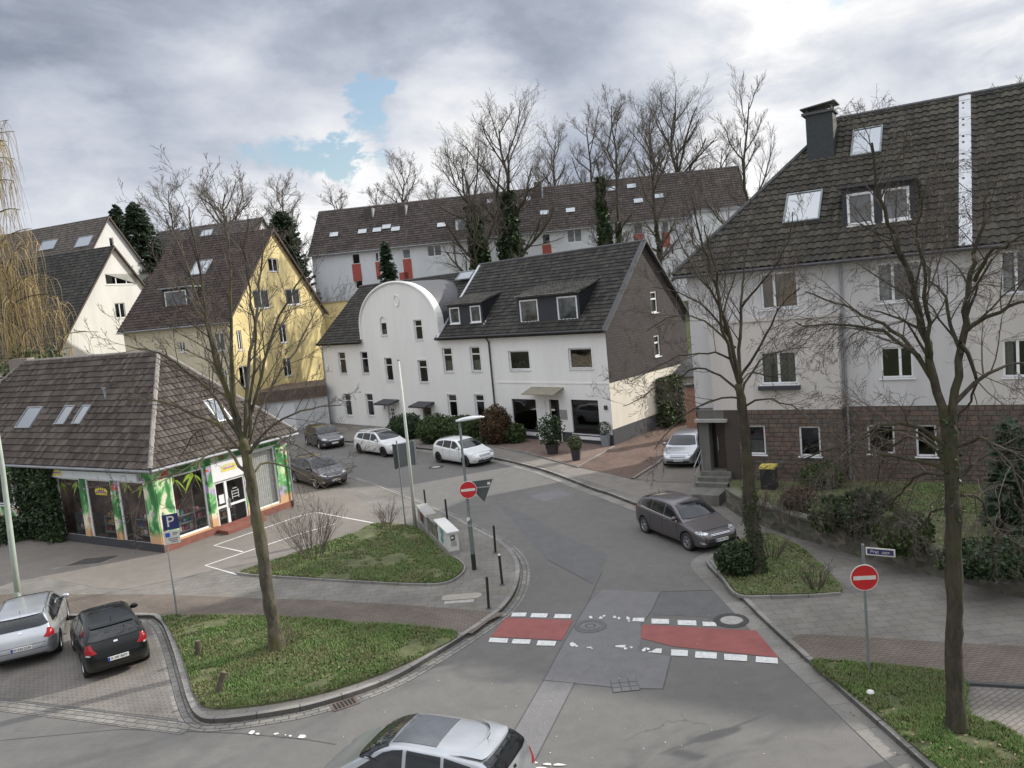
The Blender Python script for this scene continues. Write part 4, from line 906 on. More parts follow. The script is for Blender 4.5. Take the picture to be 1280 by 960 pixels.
# ---- white terrace: arched house and dormer house ---------------------
def terrace():
    p1 = at(768, 557, PH); p0 = at(413, 528, PH); u = (p1-p0).normalized(); F = PL(p0, u); LT = (p1-p0).length
    s = Vector((.62, .785, 0)).normalized(); back = -F.n; HZ = 7.0
    z4 = lambda x, y: (380+x/3.0476, 400+y/3.0476); z5 = lambda x, y: (400+x/6.856, 340+y/6.856); z6 = lambda x, y: (380+x/2.56, 180+y/2.56)
    S = PL(p1, s); apu, apz = S.px(803, 303.5); D2 = apu
    um = F.px(550, 430)[0]
    # ---------- arched house
    A_ = thing('terraced_house', 'white house with a big rounded gable and narrow windows', 'house', tuple(F.at(0, 0)))
    arch = [F.px(*z5(x, y)) for x, y in ((357, 575), (358, 470), (372, 380), (405, 280), (460, 190), (540, 120), (640, 85), (700, 83), (775, 105), (860, 165), (930, 250), (985, 350), (1010, 440), (1016, 535))]
    ua, ub = arch[0][0], arch[-1][0]; 
    c0 = (ua+ub)/2; rad = (ub-ua)/2; topz = max(p[1] for p in arch); rz = topz-(HZ-.1)
    n = 28; arc = [(c0-rad*math.cos(PI*i/n), HZ-.1+ (rz*.25) + rz*.75*math.sin(PI*i/n)) for i in range(n+1)]
    outline = [(0, 0), (um, 0), (um, HZ), (ub, HZ)] + arc[::-1] + [(ua, HZ), (0, HZ)]
    def q(a): return rect(F, *z4(*a[:2]), *z4(*a[2:]))
    ups = [q(a) for a in ((128, 123, 165, 205), (213, 121, 250, 204), (305, 144, 343, 232), (432, 153, 475, 238))]
    los = [q(a) for a in ((150, 280, 186, 365), (233, 280, 270, 366))]
    def norm(lst, shift=.0):
        return lst
    gw = rect(F, *z5(800, 412), *z5(886, 580)); ga = rect(F, *z5(505, 385), *z5(578, 540))
    gc = (ga[0]+ga[2])/2; gr = (ga[2]-ga[0])/2; ahole = [(ga[0], ga[1]), (ga[2], ga[1])] + [(gc+gr*math.cos(PI*i/8), ga[3]-gr+gr*math.sin(PI*i/8)) for i in range(9)]
    d1 = q((318, 322, 360, 405)); d1 = (d1[0], 0.02, d1[2], d1[3]); d2 = q((452, 332, 492, 405)); d2 = (d2[0], .02, d2[2], d2[3])
    wall('wall', F, outline, ups+los+[gw, ahole, d1, d2], M_['cream'], A_)
    for w in ups+los+[gw]: window(F, w, A_, mull=(), trans=(.68,), fw=.07, w=-.09, curtain=RW.choice(('low', 'none', 'none')), surround=M_['white_plastic'])
    fr = window(F, (ga[0], ga[1], ga[2], ga[3]-gr), A_, mull=(), trans=(), fw=.07, w=-.09, curtain='low')
    mb = MB(); mb.ppoly(F, ahole[2:], -.13, -.09); mb.build('arch_light', M_['white_plastic'], fr, org=fr['_o'])
    for dd, mt, nm in ((d1, M_['white_plastic'], 'pale panelled door with small panes'), (d2, M_['darkwood'], 'dark brown door in a white surround')):
        d = box_part('door', F, (dd[0]+.05, dd[1], dd[2]-.05, dd[3]-.05), -.14, -.09, mt, A_); d['label'] = nm
        mb = MB(); 
        for i in range(2):
            for j in range(3): mb.pbox(F, dd[0]+.3+.22*i, dd[3]-1.1+.28*j, dd[0]+.46+.22*i, dd[3]-.88+.28*j, -.09, -.085)
        mb.build('door_panes', M_['dark'], d, org=d['_o']); box_part('handle', F, (dd[0]+.14, 1.0, dd[0]+.18, 1.15), -.09, -.04, M_['steel'], d, org=d['_o'])
        box_part('surround', F, (dd[0]-.12, .02, dd[0], dd[3]+.12), .002, .03, M_['white_plastic'], d, org=d['_o']); box_part('surround', F, (dd[2], .02, dd[2]+.12, dd[3]+.12), .002, .03, M_['white_plastic'], d, org=d['_o'])
        MB().boxf(F.at(dd[0]-.45, dd[3]+.32, .0), F.u*(dd[2]-dd[0]+.9), F.n*1.0+Vector((0, 0, -.22)), (0, 0, .12)).build('door_canopy', M_['darkplinth'], A_)
        box_part('step', F, (dd[0]-.2, -.1, dd[2]+.2, .10), .0, .9, M_['concrete'], A_)
    hp = rect(F, *z4(498, 332), *z4(505, 352)); box_part('number_plate', F, (d2[2]+.5, d2[3]-.6, d2[2]+.8, d2[3]-.35), .002, .03, M_['darkplinth'], A_)
    box_part('mailbox', F, (d1[0]-.75, 1.5, d1[0]-.35, 1.95), .002, .12, M_['white_plastic'], A_)
    # rounded moulding and round ornament
    mo = MB(); P3 = [F.at(a[0], a[1], .0) for a in [(ua, HZ-.15)]+arc+[(ub, HZ-.15)]]; mo.tube([p + F.n*.02 for p in P3], .11, 6)
    n_ = len(P3)
    for i in range(n_-1):      # parapet top
        a, b = P3[i], P3[i+1]; mo.add([a+F.n*.05, b+F.n*.05, b-F.n*.6, a-F.n*.6], [(0, 1, 2, 3)])
    mo.build('arch_moulding', M_['cream'], A_)
    oc = F.px(*z5(655, 245)); MB().tube([F.at(oc[0]+.32*math.cos(a*PI/8), oc[1]+.42*math.sin(a*PI/8), .02) for a in range(17)], .05, 5).build('ornament', M_['cream'], A_)
    bk = MB(); oc = [(a[0], a[1]) for a in arc]                     # curved roof running back from the arch
    for i in range(n):
        a = F.at(*arc[i], -.58); b = F.at(*arc[i+1], -.58); bk.add([a, b, b+s*4.2-F.n*0, a+s*4.2], [(0, 1, 2, 3)])
    bk.build('roof', M_['zinc_dark'], A_)
    # main roof
    zr = PL(F.at(0, 0)+s*D2, u).px(452, 359.5)[1]; zr = max(zr, 9.5)
    rdir = u; oh = .35
    def slope(parent, ua_, ub_, zr_, mat, tw, th, ov0=0.0, ov1=0.0, ns=4, amp=.03, oh=.35):
        base = F.at(ua_-ov0, HZ-.0, oh); v = (F.at(ua_-ov0, zr_) + s*D2) - F.at(ua_-ov0, HZ); 
        # true slope direction, sheared with the party walls
        run = v.dot(back); rise = zr_-HZ; vv = (back*run+Vector((0, 0, rise))).normalized(); P = PL(base + Vector((0, 0, -rise/run*oh)), u, vv)
        Ls = math.hypot(run+oh, rise*(run+oh)/run); sh = v.dot(u)*(run+oh)/run
        poly = [(0, 0), (ub_-ua_+ov0+ov1, 0), (ub_-ua_+ov0+ov1+sh, Ls), (sh, Ls)]
        o = tiled_roof('roof', P, poly, mat, parent, tw, th, ns, amp, .04, .05)
        P2 = PL(P.at(poly[2][0], poly[2][1]), -u, (back*run-Vector((0, 0, rise))).normalized()*-1)
        # rear slope
        rb = MB(); a = P.at(*poly[3]); b = P.at(*poly[2]); dn = back*run-Vector((0, 0, rise))+u*v.dot(u); rb.add([a+Vector((0, 0, .05)), b+Vector((0, 0, .05)), b+dn, a+dn], [(0, 1, 2, 3)]); rb.build('roof', mat, parent)
        rt = MB(); n = max(1, int((b-a).length/.36)); e = (b-a)/n
        for i in range(n): p = a+e*i; rt.tube([p+Vector((0, 0, .08)), p+e*1.07+Vector((0, 0, .095))], [.12, .10], 6)
        rt.build('ridge_tiles', M_['tile_ridge_dark'], parent); return P, poly
    slope(A_, 0, ua+.15, zr, M_['tile_dark'], .3, .33, ov0=.25)
    slope(A_, ub-.1, um, zr, M_['tile_grey'], .3, .33)
    slope(A_, ua+.15, ub-.1, zr-.02, M_['tile_dark'], .3, .33, ns=1, amp=0, oh=-.75)
    gm = MB(); L0 = PL(F.at(0, 0)+s*(2*D2), -s); gm.ppoly(L0, [(0, 0), (2*D2, 0), (2*D2, HZ), (D2, zr), (0, HZ)], 0, None); gm.build('wall', M_['cream'], A_)
    gutter('gutter', [F.at(-.1, HZ-.12, .42), F.at(ua, HZ-.12, .42)], A_, .06, M_['tar'])
    gutter('downpipe', [F.at(.12, HZ-.15, .35), F.at(.12, HZ-.6, .08), F.at(.12, 0, .08)], A_, .045, M_['steel'])
    # ---------- dormer house
    B_ = thing('terraced_house', 'white house with two dark dormers, slate side wall and ground floor showroom windows', 'house', tuple(F.at(um, 0)))
    ups = [q(a) for a in ((525, 106, 570, 198), (630, 102, 677, 196), (777, 118, 862, 190), (1005, 108, 1100, 186))]
    los = [q(a) for a in ((545, 283, 588, 370), (648, 283, 692, 370), (790, 300, 893, 428), (1015, 303, 1130, 438))]
    dd = q((932, 303, 980, 420)); dd = (dd[0], .02, dd[2], dd[3])
    wall('wall', F, [(um, 0), (LT, 0), (LT, HZ), (um, HZ)], ups+los+[dd], M_['cream'], B_)
    for i, w in enumerate(ups+los):
        big = i in (6, 7)
        nar = i in (0, 1, 4, 5)
        window(F, w, B_, mull=(), trans=(.7,) if nar else (), fw=.05 if big else .09, w=-.09, curtain='none' if i > 3 else ('low' if i < 2 else 'none'), frame=M_['black'] if big else None, sillmat=M_['white_plastic'], surround=M_['white_plastic'] if not big else None, name='display_window' if big else 'window')
        if i in (2, 3):                                     # pot flowers standing in the upper windows
            pl = thing('window_plant', 'white flowering pot plants behind the %s upper window of the dormer house' % ('left wide' if i == 2 else 'right wide'), 'potted plant', tuple(F.at((w[0]+w[2])/2, w[1], -.3)))
            mb = MB(); rng = random.Random(i); leaf_cloud(mb, 260, lambda r: F.at(r.uniform(w[0]+.1, w[2]-.1), w[1]+r.uniform(.05, .62), -.32+r.uniform(-.08, .08)), .10, rng); mb.build('leaves', M_['hedge'], pl)
            mb = MB(); leaf_cloud(mb, 60, lambda r: F.at(r.uniform(w[0]+.1, w[2]-.1), w[1]+r.uniform(.1, .5), -.24), .07, rng); mb.build('flowers', M_['curtain'], pl)
    d = box_part('door', F, (dd[0]+.04, .02, dd[2]-.04, dd[3]-.04), -.5, -.45, M_['black'], B_); d['label'] = 'dark glazed shop door in a white recess'
    box_part('pane', F, (dd[0]+.15, .3, dd[2]-.15, dd[3]-.15), -.45, -.44, M_['skyglass_dark'], d, org=d['_o'])
    box_part('pillar', F, (los[2][2]+.06, .0, dd[0]-.3, dd[3]), .0, .06, M_['white_plastic'], B_)
    ca = F.px(*z4(865, 300)); cb = F.px(*z4(990, 295)); a = F.at(ca[0]+.15, dd[3]+.75, 0); MB().boxf(a, F.u*(cb[0]-ca[0]-.1), F.n*1.0+Vector((0, 0, -.32)), (0, 0, .05)).build('awning', plain('ochre_awning', (.23, .21, .16), .8), B_)
    for px_, nm in ((z4(990, 360), 'sign_plate'),): a = F.px(*px_); box_part(nm, F, (a[0]-.28, a[1]-.3, a[0]+.28, a[1]+.3), .002, .04, M_['steel'], B_)
    a = F.px(*z4(1152, 333)); box_part('wall_lamp', F, (a[0]-.08, a[1]-.12, a[0]+.08, a[1]+.12), .002, .14, M_['tar'], B_)
    for (x0, x1) in ((los[2][0]-.05, los[2][2]+.05), (los[3][0]-.05, los[3][2]+.05)): box_part('sill_band', F, (x0, los[2][1]-.22, x1, los[2][1]-.02), .0, .07, M_['white_plastic'], B_)
    box_part('plinth', F, (los[2][0]-.5, -.05, dd[0]-.1, .62), .0, .035, M_['darkplinth'], B_); box_part('plinth', F, (dd[2]+.1, -.05, LT, .62), .0, .035, M_['darkplinth'], B_)
    a = F.px(*z4(1000, 240)); box_part('string_course', F, (F.px(*z4(735, 240))[0], a[1]-.05, LT, a[1]+.05), .0, .03, M_['cream'], B_)
    ud = F.px(616, 470)[0]
    gutter('downpipe', [F.at(ud, HZ-.15, .4), F.at(ud, HZ-.6, .09), F.at(ud, 0, .09)], B_, .055, M_['tar'])
    zr2 = apz
    RPl, poly = slope(B_, um, LT, zr2, M_['tile_dark'], .3, .33, ov1=.22)
    gutter('gutter', [F.at(um, HZ-.14, .42), F.at(LT+.1, HZ-.14, .42)], B_, .06, M_['tar'])
    # slate side with cream ground floor
    SD = 2*D2; zc = (S.px(764, 478)[1]+S.px(828, 461)[1])/2
    hs = [rect(S, 812.6, 364.5, 822.4, 390.3), rect(S, 817, 419.5, 826, 444.6)]
    wall('side_wall', S, [(0, zc), (SD, zc), (SD, HZ), (D2, zr2), (0, HZ)], hs, M_['slate'], B_)
    for h in hs: window(S, h, B_, mull=(), trans=(.65,), fw=.1, w=-.05, curtain='full')
    wall('side_wall', PL(S.o-S.n*.03, S.u), [(0, 0), (SD, 0), (SD, zc), (0, zc)], [], M_['cream_side'], B_)
    box_part('side_plinth', S, (-.03, -.05, SD, .95), -.03, .02, M_['darkplinth'], B_)
    vb = MB(); a = S.at(-.38, HZ-.32, .06); b = S.at(D2, zr2+.05, .06); c = S.at(SD+.3, HZ-.25, .06)
    for (x, y) in ((a, b), (b, c)): vb.boxf(x-S.n*.1, y-x, S.n*.34, (0, 0, .14))
    vb.build('verge', M_['tar'], B_)
    bw = MB(); P = PL(S.at(SD, 0, 0), -u); bw.ppoly(P, [(0, 0), (LT, 0), (LT, HZ), (0, HZ)], 0, None); bw.build('wall', M_['cream'], B_)
    pw = MB(); L1 = PL(F.at(um, 0)+s*(2*D2), -s); pw.ppoly(L1, [(0, 0), (2*D2, 0), (2*D2, HZ), (D2, zr2), (0, HZ)], 0, None); pw.build('wall', M_['cream'], B_)
    zf = MB(); a = RPl.at(.0, .0, .05); b = RPl.at(poly[3][0], poly[3][1], .05); zf.boxf(a, b-a, u*.22, (0, 0, .12)); zf.build('flashing', M_['zinc_lt'], B_)
    # dormers
    tan_m = RPl.v.z/math.hypot(RPl.v.x, RPl.v.y)
    for (fx0, fy0, fx1, fy1, wins, lab) in ((z6(455, 520)+z6(577, 572)+(((560.9, 384.3, 575.3, 403.4), (587, 382, 602, 402.6)), 'narrow dormer'))[:0] or (558, 384, 605, 404, ((561.3, 384.6, 575.6, 403.6), (587, 382.4, 602, 402.8)), 'small dark dormer with two small windows beside the arch'),
                                      (646, 375, 725, 403, ((648.8, 375.3, 674, 402.8), (695.6, 371.4, 723, 399.7)), 'wide dark dormer with two white framed windows')):
        foot = rp(RPl.o, RPl.n, (fx0+fx1)/2, (fy0+fy1)/2+13); DP = PL(foot, u); ws = [rect(DP, *w) for w in wins]
        lo = min(w[1] for w in ws)-.08; hi = max(w[3] for w in ws)+.12; l = min(w[0] for w in ws)-.18; r = max(w[2] for w in ws)+.18
        ws = [(w[0], lo+.1, w[2], hi-.14) for w in ws]
        dm = MB(); df = wall('dormer', DP, [(l, lo), (r, lo), (r, hi), (l, hi)], ws, M_['dormer'], B_, reveal=.1); df['label'] = lab
        for w in ws: window(DP, w, df, mull=(), fw=.09, w=-.02, curtain='low', sill=True) if False else _dw(DP, w, df)
        run = (hi-lo+.1)/(tan_m-math.tan(R_(14))); top = MB()
        A1, B1 = DP.at(l-.12, hi, .25), DP.at(r+.12, hi, .25); vv = (s*run/ s.dot(back) + Vector((0, 0, math.tan(R_(14))*run))); vn = vv.normalized()
        RP2 = PL(A1, u, (back*1.0+Vector((0, 0, math.tan(R_(14))))).normalized()); rl = (run+.25)/math.cos(R_(14)); sh = (s.dot(u)/s.dot(back))*(run+.25)
        tiled_roof('dormer_roof', RP2, [(0, 0), ((B1-A1).length, 0), ((B1-A1).length+sh, rl), (sh, rl)], M_['tile_grey_dark'], B_, .3, .33, 4, .03, .03, .05)
        for uu, sg in ((l, -1), (r, 1)):
            ck = MB()
            a = DP.at(uu, lo-.1); b = DP.at(uu, hi); sb = s*(run/s.dot(back)); f = [a, b, b+sb+Vector((0, 0, math.tan(R_(14))*run)), a+sb*0.0]
            ck.add(f[:3], [(0, 1, 2), (2, 1, 0)])
            ck.build('dormer_cheek', M_['dormer'], df, org=df['_o'])
        a = DP.at(r+.12, hi-.1, .2); e = s*((run+.2)/s.dot(back))+Vector((0, 0, math.tan(R_(14))*run+.1)); zf = MB(); g0 = DP.at(r+.06, lo-.15, .12); zf.boxf(g0, e+Vector((0, 0, hi-lo)), u*.14, (0, 0, .10)); zf.build('dormer_flashing', M_['zinc_lt'], df, org=df['_o'])
    a = rect(RPl, 576, 340, 588, 350)
    skylight(RPl, 577, 341.5, 588, 349.5, B_, lift=.1)
    return F, u, s, LT, HZ, D2, zr2
def _dw(P, w, par):
    u0, z0, u1, z1 = w; fw = .09; mb = MB()
    for q in ((u0, z0, u1, z0+fw), (u0, z1-fw, u1, z1), (u0, z0+fw, u0+fw, z1-fw), (u1-fw, z0+fw, u1, z1-fw)): mb.pbox(P, *q, -.06, .02)
    mb.pbox(P, u0-.04, z0-.06, u1+.04, z0, 0, .08)
    mb.build('window', M_['white_plastic'], par, org=par['_o'])
    MB().pbox(P, u0+fw, z0+fw, u1-fw, z1-fw, -.05, -.03).build('pane', M_['skyglass_dark'], par, org=par['_o'])
def _sgd():
    m, nt, b = nodes('dark_reflecting_glass'); co = tco(nt)
    nt.links.new(ramp(nt, tnoise(nt, co, 1.6, 3, .5, .6), ((.35, (.012, .014, .018)), (.65, (.11, .12, .13)))), b.inputs['Base Color']); b.inputs['Roughness'].default_value = .06; b.inputs['Specular IOR Level'].default_value = .9; return m
M_['skyglass_dark'] = _sgd()
M_['zinc_dark'] = plain('dark_zinc', (.09, .09, .095), .6, .3)
M_['tile_ridge_dark'] = plain('dark_ridge_tile', (.055, .055, .055), .7, var=.25)
M_['tile_grey_dark'] = m_tile('tiles_weathered', ((0, (.05, .047, .043)), (.5, (.075, .07, .062)), (1, (.10, .095, .085))), (.12, .115, .09), .6)
M_['dormer'] = plain('dark_dormer_cladding', (.030, .033, .042), .75, var=.2, vs=5)
M_['darkwood'] = plain('dark_wood', (.06, .04, .03), .6)
TER = terrace()
# ---- houses on the right ---------------------------------------------
def gable_or_hip(P, W_, D_, HZ, RZ, t, mat, hipL=True, hipR=False, oh=.45, tw=.3, th=.34, ns=4, amp=.04, step=.04):
    """roof on a rectangle: P.u along the front, -P.n to the back; returns the front slope's frame"""
    back = -P.n; half = D_/2; run = half+oh; rise = RZ-HZ; sl = rise/half
    ez = HZ-oh*sl; vv = (back+Vector((0, 0, sl))).normalized(); L = run*math.hypot(1, sl)
    fl = P.at(-oh if hipL else -.15, ez, oh); width = W_+(oh if hipL else .15)+(oh if hipR else .0)
    RP = PL(fl, P.u, vv); poly = [(0, 0), (width, 0), (width-(run if hipR else 0), L), ((run if hipL else 0), L)]
    tiled_roof('roof', RP, poly, mat, t, tw, th, ns, amp, step, .05)
    a, b = RP.at(*poly[3], .03), RP.at(*poly[2], .03); rb = MB(); dn = back*run-Vector((0, 0, sl*run))
    bl = a+dn-(P.u*run if hipL else P.u*0); br = b+dn+(P.u*run if hipR else P.u*0)
    rb.add([b, a, bl, br], [(0, 1, 2, 3)])
    if hipL: rb.add([RP.at(0, 0), a, bl], [(0, 1, 2), (2, 1, 0)])
    rb.build('roof', mat, t)
    rt = MB()
    segs = [(a, b)] + ([(RP.at(0, 0, .03), a)] if hipL else [])
    for (x, y) in segs:
        n = max(1, int((y-x).length/.36)); e = (y-x)/n
        for i in range(n): p = x+e*i; rt.tube([p+Vector((0, 0, .07)), p+e*1.07+Vector((0, 0, .085))], [.12, .10], 6)
    rt.build('ridge_tiles', M_['tile_ridge_dark'], t)
    gutter('gutter', [RP.at(0, -.06, 0), RP.at(width, -.06, 0)], t, .075, M_['zinc_dark']); return RP
def right_houses():
    c = at(877, 611, PH); u = Vector((.853, -.522, 0)).normalized(); F = PL(c, u); HZ = 9.75
    z7 = lambda x, y: (840+x/2.909, 100+y/2.909); z8 = lambda x, y: (840+x/2.909, 380+y/2.909)
    zs = F.px(1150, 507)[1]; W1 = F.px(1209, 420)[0]; HZ = F.px(1100, 305)[1]
    D_ = 11.0; back = -F.n
    RZ = PL(F.at(0, 0)+back*(D_/2), u).px(1150, 133)[1]
    A_ = thing('apartment_house', 'grey rendered house on a rough red stone base with a tall dark chimney', 'house', tuple(c))
    b0, b1 = F.px(885, 600)[0]+.9, F.px(1052, 450)[0]; b0 = max(.25, F.px(892, 450)[0])
    bz = F.px(990, 398)[1]; BW = .55
    BP = PL(F.at(0, 0, BW), u)
    zsb = BP.px(980, 512)[1]
    def q(P, a, f): return rect(P, *f(*a[:2]), *f(*a[2:]))
    up = [q(F, (318, 705, 462, 826), z7), q(F, (740, 668, 912, 800), z7)]; mid = [q(F, (755, 158, 880, 268), z8)]
    low = [q(F, (708, 440, 812, 546), z8), q(F, (885, 440, 965, 556), z8)]
    blow = [q(BP, (272, 442, 343, 548), z8), q(BP, (460, 445, 543, 555), z8)]; bmid = [q(BP, (318, 175, 458, 290), z8)]
    # main walls
    wall('wall', F, [(0, zs), (W1, zs), (W1, HZ), (0, HZ)], up+mid, M_['grey_render'], A_)
    wall('base_wall', F, [(b1, 0), (W1, 0), (W1, zs), (b1, zs)], low, M_['stone'], A_)
    wall('bay_wall', BP, [(b0, zsb), (b1, zsb), (b1, bz), (b0, bz)], bmid, M_['grey_render2'], A_)
    xs = b0+.55                                   # porch opening left of the bay's stone front
    wall('bay_base_wall', BP, [(b0+1.0, 0), (b1, 0), (b1, zsb), (b0+1.0, zsb)], blow, M_['stone'], A_)
    mb = MB(); mb.pbox(F, b0+.02, zsb, b0+.03, bz, 0, BW); mb.pbox(F, b1-.03, zsb, b1-.004, bz, 0, BW-.003); mb.pbox(F, b0, bz, b1+.05, bz+.12, .02, BW+.06); mb.build('bay_side', M_['grey_render2'], A_)
    mb = MB(); mb.pbox(F, b1-.03, 0, b1-.004, zsb, 0, BW-.004); mb.build('bay_side', M_['stone'], A_)
    for w in up: window(F, w, A_, mull=(.36,), fw=.08, curtain='halves', w=-.08)
    window(F, mid[0], A_, mull=(.6,), fw=.08, curtain='none', w=-.08)
    for w in low: window(F, w, A_, mull=(), fw=.07, curtain='none', w=-.08)
    for w in blow: window(BP, w, A_, mull=(), fw=.07, curtain='low' if w is blow[0] else 'none', w=-.08)
    window(BP, bmid[0], A_, mull=(.5,), fw=.08, curtain='halves', w=-.08)
    box_part('window_ledge', BP, (bmid[0][0]-.1, bmid[0][1]-.22, bmid[0][2]+.1, bmid[0][1]-.05), 0, .2, M_['darkplinth'], A_)
    # yellow curtains upstairs left
    w = up[0]; cb = MB(); 
    for (a, b) in ((.1, .32), (.42, .95)):
        n = 10; pts = []
        for i in range(n+1): uu = w[0]+(w[2]-w[0])*(a+(b-a)*i/n); pts += [F.at(uu, w[1]+.1, -.19-.03*(i % 2)), F.at(uu, w[3], -.19-.03*(i % 2))]
        cb.add(pts, [(2*i, 2*i+2, 2*i+3, 2*i+1) for i in range(n)])
    o = cb.build('curtain', plain('ochre_curtain', (.50, .33, .11), .9), A_)
    # porch: lintel, pillar, dark doorway, door, steps, rail
    P = BP; l = b0-.30; r = b0+1.0; pf = .55
    FP = PL(F.at(0, 0, pf), u); zl = FP.px(890, 527)[1]; zf = FP.px(890, 588)[1]; zt = zsb
    l = FP.px(873, 540)[0]; r = FP.px(909, 560)[0]
    mb = MB(); mb.pbox(F, l, 0, l+.45, zl, .0, pf); mb.pbox(F, l, zl, r, zt, -.0, pf-.02); mb.build('porch', M_['porch'], A_)
    box_part('porch_roof', F, (l-.08, zl, r+.1, zl+.12), 0, pf+.25, M_['concrete'], A_)
    box_part('porch_pier', F, (r-.05, 0, b0+1.02, zt), -.1, pf+.02, M_['stone'], A_)
    box_part('doorway', F, (l+.45, zf, r-.05, zl), .01, .03, M_['dark'], A_)
    d = box_part('door', F, (l+.62, zf, r-.12, zl-.1), .04, .09, M_['darkwood'], A_); box_part('handle', F, (l+.68, zf+.8, l+.71, zf+1.4), .09, .14, M_['steel'], d, org=d['_o'])
    st = MB(); stp = 3
    for i in range(4): st.pbox(F, l+.05-.05*i, 0, r+.15, zf-.17*i-.02, pf+.32*i-.1, pf+.32*(i+1)-.1 + (.9 if i == 3 else 0))
    st.pbox(F, l+.3, 0, r-.02, zf, -.2, pf-.1)
    st.build('steps', M_['step'], A_)
    rl = MB(); p0 = F.at(l+.08, zf, pf); p1 = F.at(l+.08, zf-.5, pf+1.1)
    rl.tube([p0, p0+Vector((0, 0, .9))], .02, 6).tube([p1, p1+Vector((0, 0, .9))], .02, 6).tube([p0+Vector((0, 0, .9)), p1+Vector((0, 0, .9))], .025, 6).tube([p0+Vector((0, 0, .5)), p1+Vector((0, 0, .5))], .015, 6)
    rl.build('handrail', M_['steel'], A_)
    # side, back
    mb = MB(); S0 = PL(F.at(0, 0)+back*D_, -back); mb.ppoly(S0, [(0, zs-.2), (D_, zs-.2), (D_, HZ), (0, HZ)], 0, None); mb.build('wall', M_['grey_render'], A_)
    mb = MB(); mb.ppoly(S0, [(0, 0), (D_, 0), (D_, zs-.2), (0, zs-.2)], 0, None); mb.build('base_wall', M_['stone'], A_)
    RP = gable_or_hip(F, W1, D_, HZ, RZ, A_, M_['tile_brown'], tw=.30, th=.35, ns=5, amp=.06, step=.05)
    dp = F.px(1053, 460)[0]+.12; gutter('downpipe', [F.at(dp, HZ-.3, .3), F.at(dp, HZ-.7, .1), F.at(dp, 0, .1)], A_, .055, M_['zinc'])
    # chimney
    f = rp(RP.o, RP.n, 1026, 203); CP = PL(f-u*.0, u); a = CP.px(1008, 200); b = CP.px(1040, 145); topz = CP.px(1022, 142)[1]
    ch = MB(); ch.pbox(CP, a[0]+.05, -1.2, b[0]+.02, topz, -1.0, .0); co_ = ch.build('chimney', M_['chimslate'], A_)
    cm = MB(); cm.pbox(CP, a[0]-.1, topz, b[0]+.1, topz+.1, -1.1, .1)
    for x in (a[0]+.05, b[0]-.08): cm.pbox(CP, x, topz+.1, x+.05, topz+.3, -.9, -.1)
    cm.boxf(CP.at(a[0]-.14, topz+.24, .16), u*(b[0]-a[0]+.3)+Vector((0, 0, .14)), -CP.n*1.3, (0, 0, .05)); cm.build('chimney_cap', M_['zinc_dark'], co_, org=co_['_o'])
    skylight(RP, 985, 247, 1025, 278, A_, frame=M_['greymetal']); skylight(RP, 1067, 167, 1102, 194, A_, frame=M_['greymetal'])
    # flat dormer with two windows
    f = rp(RP.o, RP.n, 1100, 283); DP = PL(f, u); ws = [rect(DP, 1058, 243, 1093, 278.5), rect(DP, 1102, 237, 1138, 273)]
    lo = min(w[1] for w in ws); hi = max(w[3] for w in ws); ws = [(w[0], lo, w[2], hi) for w in ws]; l, r = ws[0][0]-.18, ws[1][2]+.12
    df = wall('dormer', DP, [(l, lo-.3), (r, lo-.3), (r, hi+.22), (l, hi+.22)], ws, M_['dormer'], A_, reveal=.1)
    for w in ws: _dw(DP, w, df)
    m2 = MB(); m2.boxf(DP.at(l-.15, hi+.22, .25), u*(r-l+.3), back*3.0, (0, 0, .1)); m2.build('dormer_roof', M_['tar'], df, org=df['_o'])
    for x_ in (l, r-.05): MB().pbox(DP, x_, lo-.3, x_+.05, hi+.22, -2.4, -.004).build('dormer_cheek', M_['dormer'], df, org=df['_o'])
    # ------------- next house along
    W2 = 14.0; F2 = PL(F.at(W1, 0), u); B_ = thing('apartment_house', 'beige rendered neighbour house cut off by the right edge of the view', 'house', tuple(F2.at(0, 0)))
    wins = [rect(F2, *z7(1192, 622), *z7(1340, 770)), rect(F2, *z8(1200, 130), *z8(1345, 264))]
    w3 = [(w[0]+3.6, w[1], w[2]+3.6, w[3]) for w in wins] + [(w[0]+7.6, w[1], w[2]+7.6, w[3]) for w in wins]
    wall('wall', F2, [(0, zs), (W2, zs), (W2, HZ), (0, HZ)], wins+w3, M_['grey_render2'], B_)
    lw = [(wins[1][0]+3.6*k, .9, wins[1][0]+3.6*k+1.3, 2.2) for k in (0, 1, 2)]
    wall('base_wall', F2, [(0, 0), (W2, 0), (W2, zs), (0, zs)], lw, M_['stone'], B_)
    for w in wins+w3: window(F2, w, B_, mull=(.4,), fw=.08, w=-.08, curtain='left')
    for w in lw: window(F2, w, B_, mull=(), fw=.07, w=-.08, curtain='none')
    mb = MB(); mb.ppoly(PL(F2.at(W2, 0), back), [(0, 0), (D_, 0), (D_, HZ), (D_/2, RZ), (0, HZ)], 0, None); mb.ppoly(PL(F2.at(W2, 0)+back*D_, -u), [(0, 0), (W2+W1, 0), (W2+W1, HZ), (0, HZ)], 0, None); mb.build('wall', M_['grey_render2'], B_)
    RP2 = gable_or_hip(F2, W2, D_, HZ, RZ, B_, M_['tile_brown'], hipL=False, tw=.30, th=.35, ns=5, amp=.06, step=.05)
    pa = RP2.px(1207, 125); v1 = math.hypot(D_/2+.45, (D_/2+.45)*(RZ-HZ)/(D_/2)); fl = MB()
    k = 0
    while k*.55 < v1: fl.pbox(RP2, .0, k*.55, .42, min(v1, k*.55+.56), .09, .14+.015*(k % 2)); k += 1
    fl.build('party_wall_flashing', M_['zinc_lt'], B_)
    return F, RP, zs, HZ
M_['porch'] = m_render('porch_concrete', (.16, .155, .14), .25)
